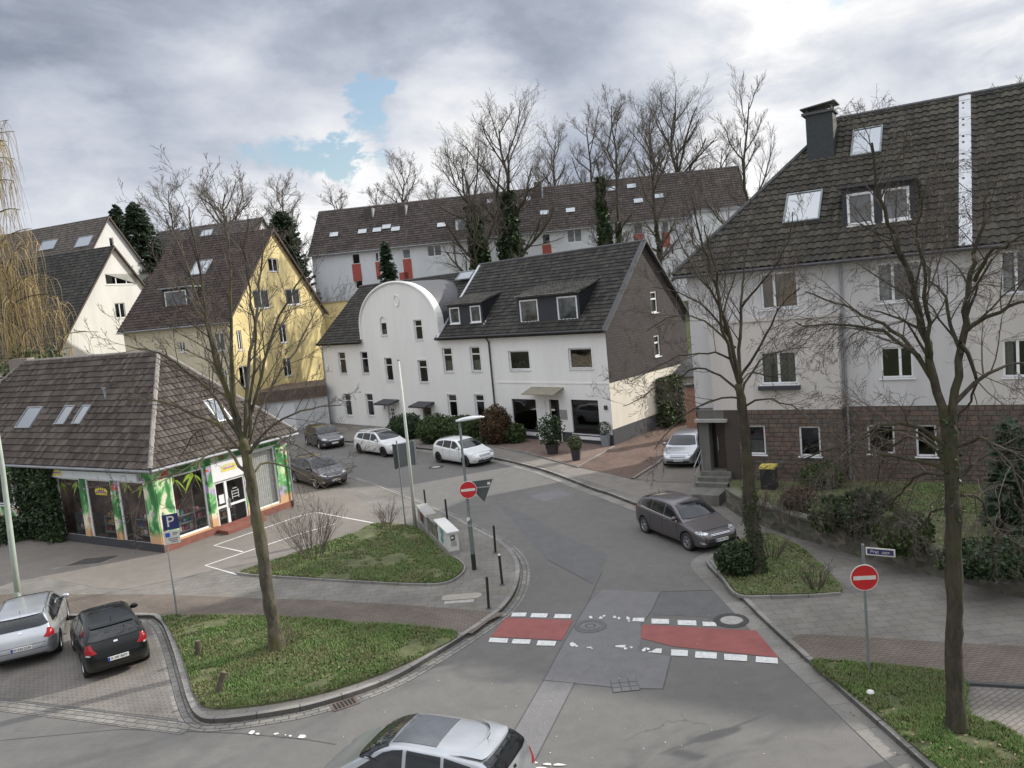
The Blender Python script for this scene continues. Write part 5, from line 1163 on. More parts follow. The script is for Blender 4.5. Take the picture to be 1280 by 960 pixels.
M_['step'] = plain('step_stone', (.13, .125, .11), .85, var=.3, vs=3)
M_['chimslate'] = plain('chimney_slate', (.028, .034, .036), .6, var=.3, vs=9, bmp=.01, bs=14)
RH = right_houses()
# ---- simple gabled house --------------------------------------------
def gabled(name, label, P, W_, D_, HZ, RZ, wallm, roofm, wins=(), gwins=(), oh=.35, side=None, gable_right=True, tw=.3, th=.35, ns=3, amp=.03, zb=-3.0, sidewall=None):
    """P = frame of the long front (eave) wall; gable wall at its right end"""
    t = thing(name, label, 'house', tuple(P.at(0, 0))); back = -P.n
    wall('wall', P, [(0, zb), (W_, zb), (W_, HZ), (0, HZ)], list(wins), sidewall or wallm, t)
    G = PL(P.at(W_, 0), back); wall('gable_wall', G, [(0, zb), (D_, zb), (D_, HZ), (D_/2, RZ), (0, HZ)], [g[:4] for g in gwins], wallm, t)
    for w in wins: window(P, w, t, mull=(.5,), w=-.08, fw=.08)
    for g in gwins: window(G, g[:4], t, mull=g[4] if len(g) > 4 else (.5,), w=-.08, fw=.08)
    mb = MB(); mb.ppoly(PL(P.at(0, 0)+back*D_, -back), [(0, zb), (D_, zb), (D_, HZ), (D_/2, RZ), (0, HZ)], 0, None); mb.ppoly(PL(G.at(D_, 0), -P.u), [(0, zb), (W_, zb), (W_, HZ), (0, HZ)], 0, None); mb.build('wall', wallm, t)
    half = D_/2; run = half+oh; sl = (RZ-HZ)/half; vv = (back+Vector((0, 0, sl))).normalized(); L = run*math.hypot(1, sl)
    RP = PL(P.at(-.3, HZ-oh*sl, oh), P.u, vv); tiled_roof('roof', RP, [(0, 0), (W_+.6, 0), (W_+.6, L), (0, L)], roofm, t, tw, th, ns, amp, .04, .06)
    vb = (-back+Vector((0, 0, sl))).normalized(); R2 = PL(G.at(D_, HZ-oh*sl, 0)+back*oh+P.u*.3, -P.u, vb); tiled_roof('roof', R2, [(0, 0), (W_+.6, 0), (W_+.6, L), (0, L)], roofm, t, tw*2, th*2, 1, 0, .04, .06)
    vg = MB(); a = RP.at(W_+.6, 0); b = RP.at(W_+.6, L); c = R2.at(0, 0)
    for x, y in ((a, b), (c, b)): vg.boxf(x+Vector((0, 0, -.16)), y-x, P.u*.05, (0, 0, .24))
    vg.build('verge', M_['darkwood'], t); gutter('gutter', [RP.at(0, -.05), RP.at(W_+.6, -.05)], t, .07); return t, G, RP
def yellow_house():
    # gable apex at (338,286), ridge running away to the left
    gd = Vector((.24, .97, 0)).normalized(); u = Vector((.97, -.24, 0)).normalized()
    d0 = 65.5; r = ray(284, 396); c = CAM + r*(d0/r.y); c = Vector((c.x, c.y, 0)); G = PL(c, gd)
    HZ = G.px(284, 398)[1]; ap = G.px(338, 286.5); D_ = 2*ap[0]; RZ = ap[1]; W_ = 10.0; P = PL(c-u*W_, u)
    z = lambda x, y: (x/2.909, 200+y/2.909); zy = lambda x, y: (140+x/4, 380+y/4)
    g = [rect(G, *z(973, 356), *z(1015, 406)), rect(G, *z(918, 473), *z(985, 537)), rect(G, *z(1036, 469), *z(1095, 524)), rect(G, *z(1012, 598), *z(1048, 662)), rect(G, *z(1028, 722), *z(1066, 782)), rect(G, *z(858, 620), *z(885, 690)), rect(G, *z(868, 752), *z(912, 820))]
    w = [rect(P, *zy(510, 145), *zy(568, 232)), rect(P, *zy(330, 190), *zy(370, 240)), rect(P, *zy(545, 330), *zy(580, 400))]
    t, G, RP = gabled('yellow_house', 'yellow house with a steep dark roof and sunlit gable behind the painted shop', P, W_, D_, HZ, RZ, M_['yellow'], M_['tile_dark_red'], w, g, zb=0, sidewall=M_['pale_yellow'])
    skylight(RP, *z(718, 372), *z(748, 418), t, lift=.12); 
    f = rp(RP.o, RP.n, 205, 385); DP = PL(f, u); a = rect(DP, 205, 365, 236, 392)
    df = wall('dormer', DP, [(a[0]-.2, a[1]-.3), (a[2]+.3, a[1]-.3), (a[2]+.3, a[3]+.2), (a[0]-.2, a[3]+.2)], [a], M_['dormer'], t, reveal=.08); _dw(DP, a, df)
    MB().boxf(DP.at(a[0]-.4, a[3]+.2, .3), u*(a[2]-a[0]+.9), -DP.n*2.6, (0, 0, .12)).build('dormer_roof', M_['zinc'], df, org=df['_o'])
    for x_ in (a[0]-.2, a[2]+.25): MB().pbox(DP, x_, a[1]-.3, x_+.05, a[3]+.2, -2, -.004).build('dormer_cheek', M_['dormer'], df, org=df['_o'])
    # flat-topped annex running right
    q = G.at(D_*.80, 0, 0); an0 = G.px(388, 381); r_ = ray(372, 382); A0 = CAM+r_*(83/r_.y); za = A0.z; A0.z = 0
    t2 = thing('annex', 'flat roofed yellow annex between the yellow house and the white terrace', 'house', tuple(A0))
    AP = PL(A0, (1, 0, 0)); wd = AP.px(462, 372)[0]; wa = rect(AP, 426, 395, 436, 412)
    wall('wall', AP, [(0, 0), (wd, 0), (wd, za), (0, za)], [wa], M_['yellow'], t2); window(AP, wa, t2, mull=(), w=-.08)
    mb = MB(); mb.pbox(AP, -.1, za, wd, za+.1, -5, .12); mb.build('parapet_cap', M_['concrete'], t2)
    mb = MB(); mb.ppoly(PL(AP.at(wd, 0), -AP.n), [(0, 0), (5, 0), (5, za), (0, za)], 0, None); mb.build('wall', M_['yellow'], t2)
    # garage with brown-edged flat roof
    g0 = at(334, 542, 0); g1 = at(413, 532, 0); GP = PL(g0, g1-g0); gw = (g1-g0).length; gz = GP.px(380, 498)[1]; gz2 = GP.px(380, 484)[1]
    t3 = thing('garage', 'low white garage with a brown roof edge at the foot of the yellow house', 'garage', tuple(g0))
    mb = MB(); mb.pbox(GP, 0, 0, gw, gz, -6, 0); mb.build('wall', M_['white_far'], t3)
    mb = MB(); mb.pbox(GP, -.2, gz, gw, gz2, -6.2, .25); mb.build('roof', plain('brown_fascia', (.105, .075, .06), .85, var=.4, vs=3), t3)
    for k, (a, b) in enumerate(((.35, .85), )):
        x = GP.px(368, 510)[0]; d = MB(); 
        for i in range(9): d.pbox(GP, x, .1+i*.26, x+2.7, .34+i*.26, .0, .04)
        d.build('garage_door', plain('garage_door_paint', (.48, .49, .50), .6), t3)
        d = MB(); x = GP.px(350, 510)[0]-2.9
        for i in range(9): d.pbox(GP, x, .1+i*.26, x+2.7, .34+i*.26, .0, .04)
        d.build('garage_door', MATS['garage_door_paint'], t3)
    return t
M_['tile_dark_red'] = m_tile('tiles_dark_red', ((0, (.035, .028, .027)), (.5, (.055, .040, .036)), (1, (.075, .055, .048))), (.06, .055, .045), .4)
yellow_house()
def far_house(label, apex, depth, gd, W_, halfpx_eave, wallm, roofm, zb=0, gw=(), sl=None, group=None):
    r = ray(*apex); A_ = CAM + r*(depth/r.y); gd = Vector(gd).normalized(); u = Vector((gd.y, -gd.x, 0)); D_ = sl[0]; HZ = A_.z-sl[1]
    c = Vector((A_.x, A_.y, 0))-gd*(D_/2); P = PL(c-u*W_, u); G = PL(c, gd)
    t, G, RP = gabled('gabled_house', label, P, W_, D_, HZ, A_.z, wallm, roofm, (), [(*rect(G, *g[:4]), g[4]) for g in gw], zb=zb, ns=2, tw=.35, th=.38)
    return t, G, RP
gd = (.40, .92, 0)
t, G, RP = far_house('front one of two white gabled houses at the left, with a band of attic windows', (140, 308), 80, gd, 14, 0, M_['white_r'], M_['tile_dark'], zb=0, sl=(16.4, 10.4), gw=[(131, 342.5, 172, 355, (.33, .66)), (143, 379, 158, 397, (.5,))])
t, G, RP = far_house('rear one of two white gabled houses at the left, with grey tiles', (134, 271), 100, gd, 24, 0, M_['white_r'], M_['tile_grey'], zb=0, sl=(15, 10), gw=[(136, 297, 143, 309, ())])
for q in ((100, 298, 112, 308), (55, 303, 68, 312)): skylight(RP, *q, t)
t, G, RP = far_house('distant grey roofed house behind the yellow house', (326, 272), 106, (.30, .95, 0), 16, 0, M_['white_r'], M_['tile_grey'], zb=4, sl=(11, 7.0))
for q in ((254, 289, 265, 295), (228, 283, 236, 288)): skylight(RP, *q, t)
# ---- long apartment block on the hill ---------------------------------
def block():
    def pt(px, py, d): r = ray(px, py); return CAM + r*(d/r.y)
    a = pt(389, 316, 93); b = pt(905, 266, 88); u = Vector((b.x-a.x, b.y-a.y, 0)).normalized(); P = PL((a.x, a.y, 0), u); HZ = P.px(389, 316)[1]
    W_ = P.px(938, 262)[0]; zb = 5.0; D_ = 10.5; Rg = PL(P.at(0, 0)-P.n*(D_/2), u); RZ = (Rg.px(400, 266)[1]+Rg.px(925, 206)[1])/2
    z6 = lambda x, y: (380+x/2.56, 180+y/2.56); z3_ = lambda x, y: (700+x/3.694, 60+y/3.694)
    def q(f, *a): return rect(P, *f(*a[:2]), *f(*a[2:]))
    wi = [q(z6, 152, 352, 181, 383), q(z6, 226, 347, 241, 376), q(z6, 313, 336, 343, 366), q(z6, 392, 325, 442, 357), q(z6, 760, 288, 790, 321), q(z6, 840, 276, 891, 312), q(z6, 163, 437, 190, 462), q(z3_, 340, 812, 384, 858), q(z3_, 468, 800, 505, 850), q(z3_, 605, 780, 655, 838), q(z6, 530, 305, 560, 338), q(z6, 620, 295, 680, 330), q(z3_, 510, 905, 530, 955)]
    t = thing('apartment_block', 'long grey-white apartment block with red balcony panels on the rise behind', 'apartment block', tuple(P.at(0, 6)))
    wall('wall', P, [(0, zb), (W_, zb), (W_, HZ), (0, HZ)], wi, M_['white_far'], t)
    for k, w in enumerate(wi): window(P, w, t, mull=(.5,) if w[2]-w[0] > 1.2 else (), fw=.09, w=-.08, curtain='low' if k % 3 else 'none', sill=False)
    rd = [q(z6, 153, 385, 187, 437), q(z6, 228, 378, 247, 432), q(z6, 316, 369, 350, 440), q(z6, 762, 323, 793, 350), q(z3_, 340, 860, 386, 900), q(z3_, 468, 852, 510, 915), q(z3_, 605, 840, 660, 905), q(z6, 305, 412, 337, 442)]
    for r in rd: box_part('balcony_panel', P, r, .01, .06, M_['redpanel'], t)
    half = D_/2; oh = .4; sl = (RZ-HZ)/half; RP = PL(P.at(-.3, HZ-oh*sl, oh), u, (-P.n+Vector((0, 0, sl))).normalized()); L = (half+oh)*math.hypot(1, sl)
    tiled_roof('roof', RP, [(0, 0), (W_+.3, 0), (W_+.3, L), (0, L)], M_['tile_block'], t, .36, .4, 2, .03, .05, .06)
    mb = MB(); a0, b0 = RP.at(0, L, .06), RP.at(W_+.3, L, .06); dn = -P.n*(half+oh)-Vector((0, 0, sl*(half+oh))); mb.add([b0, a0, a0+dn, b0+dn], [(0, 1, 2, 3)]); mb.build('roof', M_['tile_block'], t)
    mb = MB()
    for uu, sg in ((0, 1), (W_, -1)): S = PL(P.at(uu, 0)-P.n*(D_ if sg > 0 else 0), P.n if sg > 0 else -P.n); mb.ppoly(S, [(0, zb), (D_, zb), (D_, HZ), (half, RZ), (0, HZ)], 0, None)
    mb.ppoly(PL(P.at(W_, 0)-P.n*D_, -u), [(0, zb), (W_, zb), (W_, HZ), (0, HZ)], 0, None); mb.build('wall', M_['white_far'], t)
    gutter('gutter', [RP.at(0, -.05), RP.at(W_+.3, -.05)], t, .09)
    for x, y in ((97, 293), (188, 283), (235, 278), (265, 268), (294, 275), (853, 215), (770, 223), (1070, 185), (1137, 170), (982, 147), (1048, 138), (600, 186), (441, 262), (712, 180)):
        p = z6(x, y); a = RP.px(*p); f = MB().pbox(RP, a[0]-.5, a[1]-.35, a[0]+.5, a[1]+.35, .05, .2).build('roof_window', M_['skyglass'], t)
    for (x0, y0, x1, y1, hh) in ((190, 208, 222, 240, 1.6), (298, 198, 328, 232, 1.6), (735, 122, 765, 178, 2.0)):
        p = z6((x0+x1)/2, y1); f = rp(RP.o, RP.n, *p); CP = PL(f, u); a = rect(CP, *z6(x0, y0), *z6(x1, y1)); ch = MB().pbox(CP, a[0], -1, a[2], a[3], -1.3, 0).build('chimney', M_['chimney_b'], t)
        MB().pbox(CP, a[2]-.12, -.5, a[2]+.03, a[3]+.03, -1.3, .04).build('flashing', M_['zinc'], ch, org=ch['_o'])
    for (x0, y0, x1, y1) in ((483, 242, 555, 272),):
        f = rp(RP.o, RP.n, *z6(518, 278)); DP = PL(f, u); a = rect(DP, *z6(x0, y0), *z6(x1, y1)); df = MB().pbox(DP, a[0], a[1]-.3, a[2], a[3], -2.5, 0).build('dormer', M_['white_far'], t); MB().pbox(DP, a[0]+.3, a[1]+.1, a[2]-.3, a[3]-.25, 0, .03).build('window', M_['skyglass_dark'], df, org=df['_o']); MB().pbox(DP, a[0]-.2, a[3], a[2]+.2, a[3]+.15, -2.6, .2).build('dormer_roof', M_['tar'], df, org=df['_o'])
    f = rp(RP.o, RP.n, *z3_(730, 775)); DP = PL(f, u); a = rect(DP, *z3_(610, 775), *z3_(838, 740)); df = MB().pbox(DP, a[0], min(a[1], a[3])-3.2, a[2], max(a[1], a[3])-.1, -1.5, .9).build('stair_bay', M_['white_far'], t); MB().pbox(DP, a[0]-.2, max(a[1], a[3])-.1, a[2]+.2, max(a[1], a[3])+.15, -2.6, 1.1).build('bay_roof', M_['zinc'], df, org=df['_o'])
M_['tile_block'] = m_tile('tiles_block', ((0, (.045, .038, .035)), (.5, (.062, .052, .047)), (1, (.085, .07, .062))), (.085, .075, .06), .4)
M_['chimney_b'] = plain('block_chimney', (.06, .05, .045), .8)
block()
# ---- outbuilding at the end of the driveway ---------------------------
def outbuilding():
    g = at(832, 528, PH); w = at(880, 524, PH); u = (w-g).normalized(); P = PL(g, u); W_ = (w-g).length+2
    HZ = P.px(850, 473)[1]; RZ = P.px(850, 448)[1]
    t = thing('outbuilding', 'small grey garage with a dark lean-to roof at the end of the driveway', 'garage', tuple(g))
    MB().pbox(P, 0, 0, W_, HZ, -5, 0).build('wall', M_['grey_render2'], t); MB().boxf(P.at(-.3, HZ, .4), P.u*(W_+.6), -P.n*3+Vector((0, 0, RZ-HZ)), (0, 0, .12)).build('roof', M_['tile_ridge_dark'], t)
    d = MB(); a = P.px(846, 500)[0]
    for i in range(10): d.pbox(P, a+i*.24, .05, a+.22+i*.24, 2.2, 0, .04)
    d.build('garage_door', plain('grey_door', (.36, .37, .36), .6), t)
    t = thing('brick_pier', 'orange brick pier with a pale post beside the silver car', 'pier', tuple(at(868, 545, PH)))
    q = at(868, 545, PH); MB().box(q.x-.35, q.y-.3, PH, q.x+.35, q.y+.3, PH+3.0).build('brickwork', M_['brick_pier'], t); MB().box(q.x+.37, q.y-.3, PH, q.x+.62, q.y-.05, PH+3.3).build('post', M_['cream'], t); MB().box(q.x-.42, q.y-.37, PH+3.0, q.x+.36, q.y+.37, PH+3.15).build('cap', M_['tar'], t)
M_['brick_pier'] = plain('pier_brick', (.30, .17, .12), .85, var=.3, vs=8)
outbuilding()
# ------------------------------------------------------------------ cars
def interp(tab, x):
    if x <= tab[0][0]: return tab[0][1]
    for (a, b), (c, d) in zip(tab, tab[1:]):
        if x <= c:
            return b+(d-b)*(x-a)/(c-a)
    return tab[-1][1]
STY = {
 'hatch': dict(top=[(0, .50), (.015, .62), (.05, .71), (.13, .82), (.245, .93), (.30, 1.08), (.39, 1.33), (.46, 1.43), (.55, 1.465), (.70, 1.45), (.85, 1.38), (.895, 1.31), (.955, 1.02), (.975, .90), (.99, .78), (1, .52)],
               belt=[(0, .47), (.015, .58), (.05, .66), (.13, .77), (.245, .88), (.35, .905), (.6, .94), (.85, 1.00), (.93, 1.0), (.965, .93), (.985, .80), (1, .50)]),
 'estate': dict(top=[(0, .50), (.012, .62), (.045, .70), (.12, .81), (.235, .92), (.28, 1.06), (.36, 1.31), (.42, 1.41), (.50, 1.455), (.70, 1.45), (.88, 1.39), (.915, 1.33), (.965, 1.02), (.98, .90), (.992, .78), (1, .52)],
               belt=[(0, .47), (.012, .58), (.045, .65), (.12, .76), (.235, .87), (.35, .90), (.6, .93), (.88, .98), (.95, .98), (.97, .92), (.988, .80), (1, .50)]),
 'suv': dict(top=[(0, .58), (.015, .74), (.05, .84), (.12, .95), (.23, 1.04), (.28, 1.18), (.37, 1.45), (.44, 1.57), (.52, 1.61), (.70, 1.60), (.86, 1.53), (.90, 1.46), (.95, 1.15), (.975, 1.02), (.99, .9), (1, .6)],
               belt=[(0, .55), (.015, .70), (.05, .79), (.12, .9), (.23, .99), (.35, 1.02), (.6, 1.05), (.86, 1.12), (.93, 1.12), (.965, 1.04), (.985, .9), (1, .58)]),
 'mpv': dict(top=[(0, .52), (.015, .66), (.05, .78), (.11, .90), (.17, 1.0), (.24, 1.17), (.36, 1.46), (.44, 1.56), (.52, 1.59), (.72, 1.57), (.87, 1.50), (.915, 1.42), (.96, 1.12), (.98, .96), (.99, .82), (1, .55)],
               belt=[(0, .49), (.015, .62), (.05, .73), (.11, .86), (.17, .94), (.35, .98), (.6, 1.0), (.87, 1.05), (.94, 1.05), (.97, .96), (.985, .82), (1, .53)])}
def car(name, label, pos, head, L, W_, H, style, paint, view='front', sunroof=False, rails=False, rearq=True, group=None, plate='', trim=None, rimc=None, scale=1.0, sunblue=True, doors=4, cat='car', topkw=None):
    S = STY[style]; Hn = max(v for _, v in S['top']); kz = H/Hn
    t = thing(name, label, cat, (pos[0], pos[1], pos[2] if len(pos) > 2 else 0.0), group or 'parked cars'); t.rotation_euler = (0, 0, head); t['_o'] = (0, 0, 0); t.scale = (scale,)*3
    wtab = [(0, .60), (.01, .74), (.03, .84), (.07, .91), (.14, .965), (.25, 1), (.78, 1), (.90, .965), (.96, .90), (.985, .82), (1, .66)]
    btab = [(0, .34), (.01, .25), (.04, .20), (.12, .17), (.88, .18), (.96, .24), (.99, .32), (1, .40)]
    xs = [0, .004, .012, .025, .045, .07, .10, .14, .185, .22, .245, .27, .30, .34, .38, .42, .46, .51, .57, .63, .70, .76, .81, .855, .88, .90, .92, .94, .96, .975, .986, .994, 1]
    bm = bmesh.new(); rings = []
    for xf in xs:
        zt = interp(S['top'], xf)*kz; zl = min(interp(S['belt'], xf)*kz, zt-.012); zb = interp(btab, xf); w = W_/2*interp(wtab, xf); h = max(0, zt-zl); k = min(1, h/(.50*kz)); x = L/2-xf*L
        wr = w*(.93-.205*k)
        pts = [(0, zb), (w*.55, zb), (w*.90, zb+.01), (w*.975, zb+.07), (w*.995, zb+(zl-zb)*.30), (w*1.0, zb+(zl-zb)*.55), (w*.985, zb+(zl-zb)*.80), (w*.965, zl-.02), (w*.925, zl+.004),
               (w*.925+(wr-w*.925)*.36, zl+(h)*.30), (w*.925+(wr-w*.925)*.68, zl+h*.58), (wr, zl+h*.84), (wr-.045-.02*k, zt-.035*k-.004), (wr*.62, zt-.008*k), (0, zt)]
        if k < .06: pts[9:13] = [(w*.90, zl+h*.35), (w*.87, zl+h*.6), (w*.82, zl+h*.8), (w*.72, zl+h*.93)]
        ring = [bm.verts.new((x, y, z)) for y, z in pts] + [bm.verts.new((x, -y, z)) for y, z in reversed(pts[1:-1])]
        rings.append(ring)
    n = len(rings[0])
    for a, b in zip(rings, rings[1:]):
        for i in range(n): bm.faces.new((a[i], a[(i+1) % n], b[(i+1) % n], b[i]))
    bm.faces.new(rings[0][::-1]); bm.faces.new(rings[-1]); bmesh.ops.recalc_face_normals(bm, faces=bm.faces)
    me = bpy.data.meshes.new('body'); bm.to_mesh(me); bm.free()
    o = bpy.data.objects.new('body', me); COL.objects.link(o); md = o.modifiers.new('s', 'SUBSURF'); md.levels = md.render_levels = 2
    bpy.context.view_layer.update(); ev = o.evaluated_get(bpy.context.evaluated_depsgraph_get()); me2 = bpy.data.meshes.new_from_object(ev)
    bvh = BVHTree.FromPolygons([v.co.copy() for v in me2.vertices], [tuple(p.vertices) for p in me2.polygons])
    xf_, xr_ = L*.5-L*.195, -L*.5+L*.185; wr_ = .315*max(1, kz*.98) if style != 'suv' else .35
    ct = MB()
    for x in (xf_, xr_):
        for sg in (-1, 1): ct.tube([(x, sg*(W_/2-.29), wr_+.01), (x, sg*(W_/2+.2), wr_+.01)], wr_+.055, 28)
    o.modifiers.clear(); o.data = me2; cu = bpy.data.objects.new('cut', ct.mesh('cut', M_['black'])); COL.objects.link(cu)
    me2.materials.clear(); me2.materials.append(paint); me2.materials.append(M_['dark'])
    md = o.modifiers.new('b', 'BOOLEAN'); md.object = cu; md.operation = 'DIFFERENCE'; md.solver = 'EXACT'
    bpy.context.view_layer.update(); me3 = bpy.data.meshes.new_from_object(o.evaluated_get(bpy.context.evaluated_depsgraph_get()))
    o.modifiers.clear(); bpy.data.objects.remove(cu); me3.name = 'body'; me3.materials.clear(); me3.materials.append(paint); me3.materials.append(M_['dark'])
    for p in me3.polygons:
        c = p.center; p.use_smooth = True
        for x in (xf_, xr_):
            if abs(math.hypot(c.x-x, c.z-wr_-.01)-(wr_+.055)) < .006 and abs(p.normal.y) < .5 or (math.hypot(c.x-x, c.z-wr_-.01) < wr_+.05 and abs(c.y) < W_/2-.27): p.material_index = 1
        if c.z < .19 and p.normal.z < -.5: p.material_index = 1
    o.data = me3; o.parent = t; body = o; body['_o'] = (0, 0, 0)
    def patch(nm, poly, d, mat, off=.010, par=None, depth=.03, keep=None):
        """outline in the plane across direction d, laid onto the body"""
        d = Vector(d).normalized()
        if abs(d.z) > .8: a1, a2 = Vector((1, 0, 0)), Vector((0, 1, 0))
        else: a1 = Vector((-d.y, d.x, 0)).normalized(); a2 = Vector((0, 0, 1))
        bm = bmesh.new(); vs = [bm.verts.new((p[0], p[1], 0)) for p in poly]; bm.faces.new(vs)
        mx = max(max(p[0] for p in poly)-min(p[0] for p in poly), max(p[1] for p in poly)-min(p[1] for p in poly))
        bmesh.ops.triangulate(bm, faces=bm.faces[:])
        for _ in range(5):
            lg = [e for e in bm.edges if e.calc_length() > max(.05, mx/20)]
            if not lg: break
            bmesh.ops.subdivide_edges(bm, edges=lg, cuts=1); bmesh.ops.triangulate(bm, faces=bm.faces[:])
        bad = []
        for v in bm.verts:
            q = a1*v.co.x+a2*v.co.y-d*6
            hit = bvh.ray_cast(q, d)
            if hit[0] is None: bad.append(v); continue
            nn = hit[1]; 
            if nn.dot(d) > 0: nn = -nn
            v.co = hit[0]+nn*off
        bmesh.ops.delete(bm, geom=bad, context='VERTS')
        if not bm.faces: bm.free(); return None
        bmesh.ops.recalc_face_normals(bm, faces=bm.faces); bm.faces.ensure_lookup_table()
        if sum((f.normal.dot(d)*f.calc_area() for f in bm.faces)) > 0: bmesh.ops.reverse_faces(bm, faces=bm.faces[:])
        r = bmesh.ops.extrude_face_region(bm, geom=bm.faces[:], use_keep_orig=True)
        for v in [g for g in r['geom'] if isinstance(g, bmesh.types.BMVert)]: v.co += d*(off*.0) ; 
        for v in [g for g in r['geom'] if isinstance(g, bmesh.types.BMVert)]: v.co += d*.012
        m = bpy.data.meshes.new(nm); bm.to_mesh(m); bm.free(); m.materials.append(mat)
        for p in m.polygons: p.use_smooth = False
        p_ = bpy.data.objects.new(nm, m); COL.objects.link(p_); p_.parent = par or t; return p_
    X = lambda f: L/2-f*L
    T = lambda f: interp(S['top'], f)*kz
    B_ = lambda f: interp(S['belt'], f)*kz
    G = M_['carglass']; roof = H
    # windscreen and rear window (seen along the car)
    wsb, wst = T(.262)+.015, T(.43)-.02; hb = W_/2*.80; ht = W_/2*.635
    patch('windscreen', [(hb, wsb+.02), (hb*.6, wsb-.01), (-hb*.6, wsb-.01), (-hb, wsb+.02), (-ht, wst-.03), (-ht*.6, wst), (ht*.6, wst), (ht, wst-.03)], (-1, 0, 0), G, .018)
    rb, rt_ = (T(.955)+.02, T(.895)-.0) ; hb = W_/2*.78; ht = W_/2*.64
    rwn = patch('rear_window', [(hb, rb+.03), (hb*.7, rb), (-hb*.7, rb), (-hb, rb+.03), (-ht, rt_-.02), (ht, rt_-.02)], (1, 0, 0), G, .020)
    # side glass
    for sg in (-1, 1):
        d = (0, -sg, 0); f_ = lambda x: x*sg                      # across axis a1 for d=(0,-sg,0) is (sg,0,0)
        z0 = lambda f: B_(f)+.035; z1 = lambda f: T(f)-.095
        fa, fb, fc, fd = .335, .52, .70, (.885 if rearq else .84)
        if style == 'mpv': fa = .27
        patch('side_window', [(f_(X(fa-.03)), z0(fa)), (f_(X(fb-.01)), z0(fb)), (f_(X(fb-.01)), z1(fb)), (f_(X(.46)), z1(.46)-.005), (f_(X(.41)), z1(.41)-.02)], d, G)
        if doors == 4 or True:
            patch('side_window', [(f_(X(fb+.01)), z0(fb)), (f_(X(fc)), z0(fc)), (f_(X(fc-.005)), z1(fc)-.005), (f_(X(fb+.01)), z1(fb))], d, G)
            if fd-fc > .1: patch('quarter_window', [(f_(X(fc+.015)), z0(fc)), (f_(X(fd-.015)), z0(fd)+.03), (f_(X(fd-.05)), z1(fd-.05)-.03), (f_(X(fc+.012)), z1(fc)-.01)], d, G)
        # door gaps, trim and handles
        if trim:
            patch('window_trim', [(f_(X(fa-.03)), z0(fa)-.03), (f_(X(.86)), z0(.86)-.03), (f_(X(.86)), z0(.86)-.012), (f_(X(fa-.03)), z0(fa)-.012)], d, trim, .008)
        for fx in (.315, .525, .70):
            patch('door_gap', [(f_(X(fx)), .28), (f_(X(fx)), z0(fx)-.04), (f_(X(fx))+.009, z0(fx)-.04), (f_(X(fx))+.009, .28)], d, M_['dark'], .003)
        patch('sill_trim', [(f_(X(.27)), .19), (f_(X(.74)), .19), (f_(X(.74)), .245), (f_(X(.27)), .245)], d, M_['black'], .006)
        for fx in (.475, .66):
            hh = bvh.ray_cast(Vector((X(fx), sg*3, z0(fx)-.10)), Vector((0, -sg, 0)))
            if hh[0]: p = hh[0]; MB().box(p.x-.09, p.y-.01, p.z-.014, p.x+.09, p.y+.028*sg, p.z+.014).build('door_handle', paint, t, bevel=.006)
        # mirror
        p = bvh.ray_cast(Vector((X(.335), sg*3, z0(.33)+.03)), Vector((0, -sg, 0)))[0]
        if p is not None:
            mb = MB(); c = p+Vector((.02, sg*.13, .05)); n1 = 10; prof = []
            for i in range(7):
                a = PI*i/6; prof.append((.0+math.sin(a)*.085+.001, -math.cos(a)*.11))
            mb.lathe(prof, 12); mb.v = [(c.x+x*.75, c.y+z*1.05, c.z+y*.95) for x, y, z in mb.v]
            mi = mb.build('wing_mirror', paint, t, smooth=True); MB().boxf(p-Vector((.03, .01, .02)), (.05, 0, 0), (0, sg*.10, .03), (0, 0, .03)).build('mirror_arm', M_['black'], mi, org=(0, 0, 0))
    # front
    fd_ = (-1, 0, 0); a1s = 1                                     # a1 = (0,-1,0) for d=(-1,0,0): across = -y
    gz = .60*kz if style != 'suv' else .66
    patch('grille', [(-.42*W_/1.8, gz+.05), (.42*W_/1.8, gz+.05), (.36, gz-.035), (-.36, gz-.035)], fd_, M_['black'])
    for k in (0, 1): patch('grille_bar', [(-.40, gz+.012-.03*k+.02), (.40, gz+.012-.03*k+.02), (.40, gz-.03*k+.022), (-.40, gz-.03*k+.022)], fd_, M_['chrome'], .012)
    MB().lathe([(0, .0), (.05, .0), (.062, .012), (.05, .02)], 16).build('badge', M_['chrome'], t)
    bd = t.children[-1]; hit = bvh.ray_cast(Vector((4, 0, gz+.02)), Vector((-1, 0, 0))); bd.location = hit[0]+Vector((.004, 0, 0)); bd.rotation_euler = (0, PI/2, 0)
    patch('lower_intake', [(-.52, .40), (.52, .40), (.58, .29), (-.58, .29)], fd_, M_['black'])
    for sg in (-1, 1):
        d = Vector((-1, -sg*.62, 0)).normalized(); c = Vector((L*.462, sg*W_*.385, 0)); a = Vector((-d.y, d.x, 0)); u = c.dot(a)
        patch('headlight', [(u-.20, gz+.035), (u+.20, gz+.075), (u+.22, gz+.13), (u+.05*-sg+.0, gz+.15), (u-.20, gz+.115 if sg > 0 else gz+.08)] if sg < 0 else [(u-.20, gz+.075), (u+.20, gz+.035), (u+.20, gz+.09), (u-.02, gz+.15), (u-.22, gz+.13)], d, M_['headlight'], .008)
        patch('fog_lamp', [(u-.10*1, .36), (u+.10, .36), (u+.09, .43), (u-.09, .43)], d, M_['headlight'], .006)
        # rear lamp wraps the corner
        d = Vector((1, -sg*.75, 0)).normalized(); c = Vector((-L*.462, sg*W_*.40, 0)); a = Vector((-d.y, d.x, 0)); u = c.dot(a); rz = B_(.97)-.05
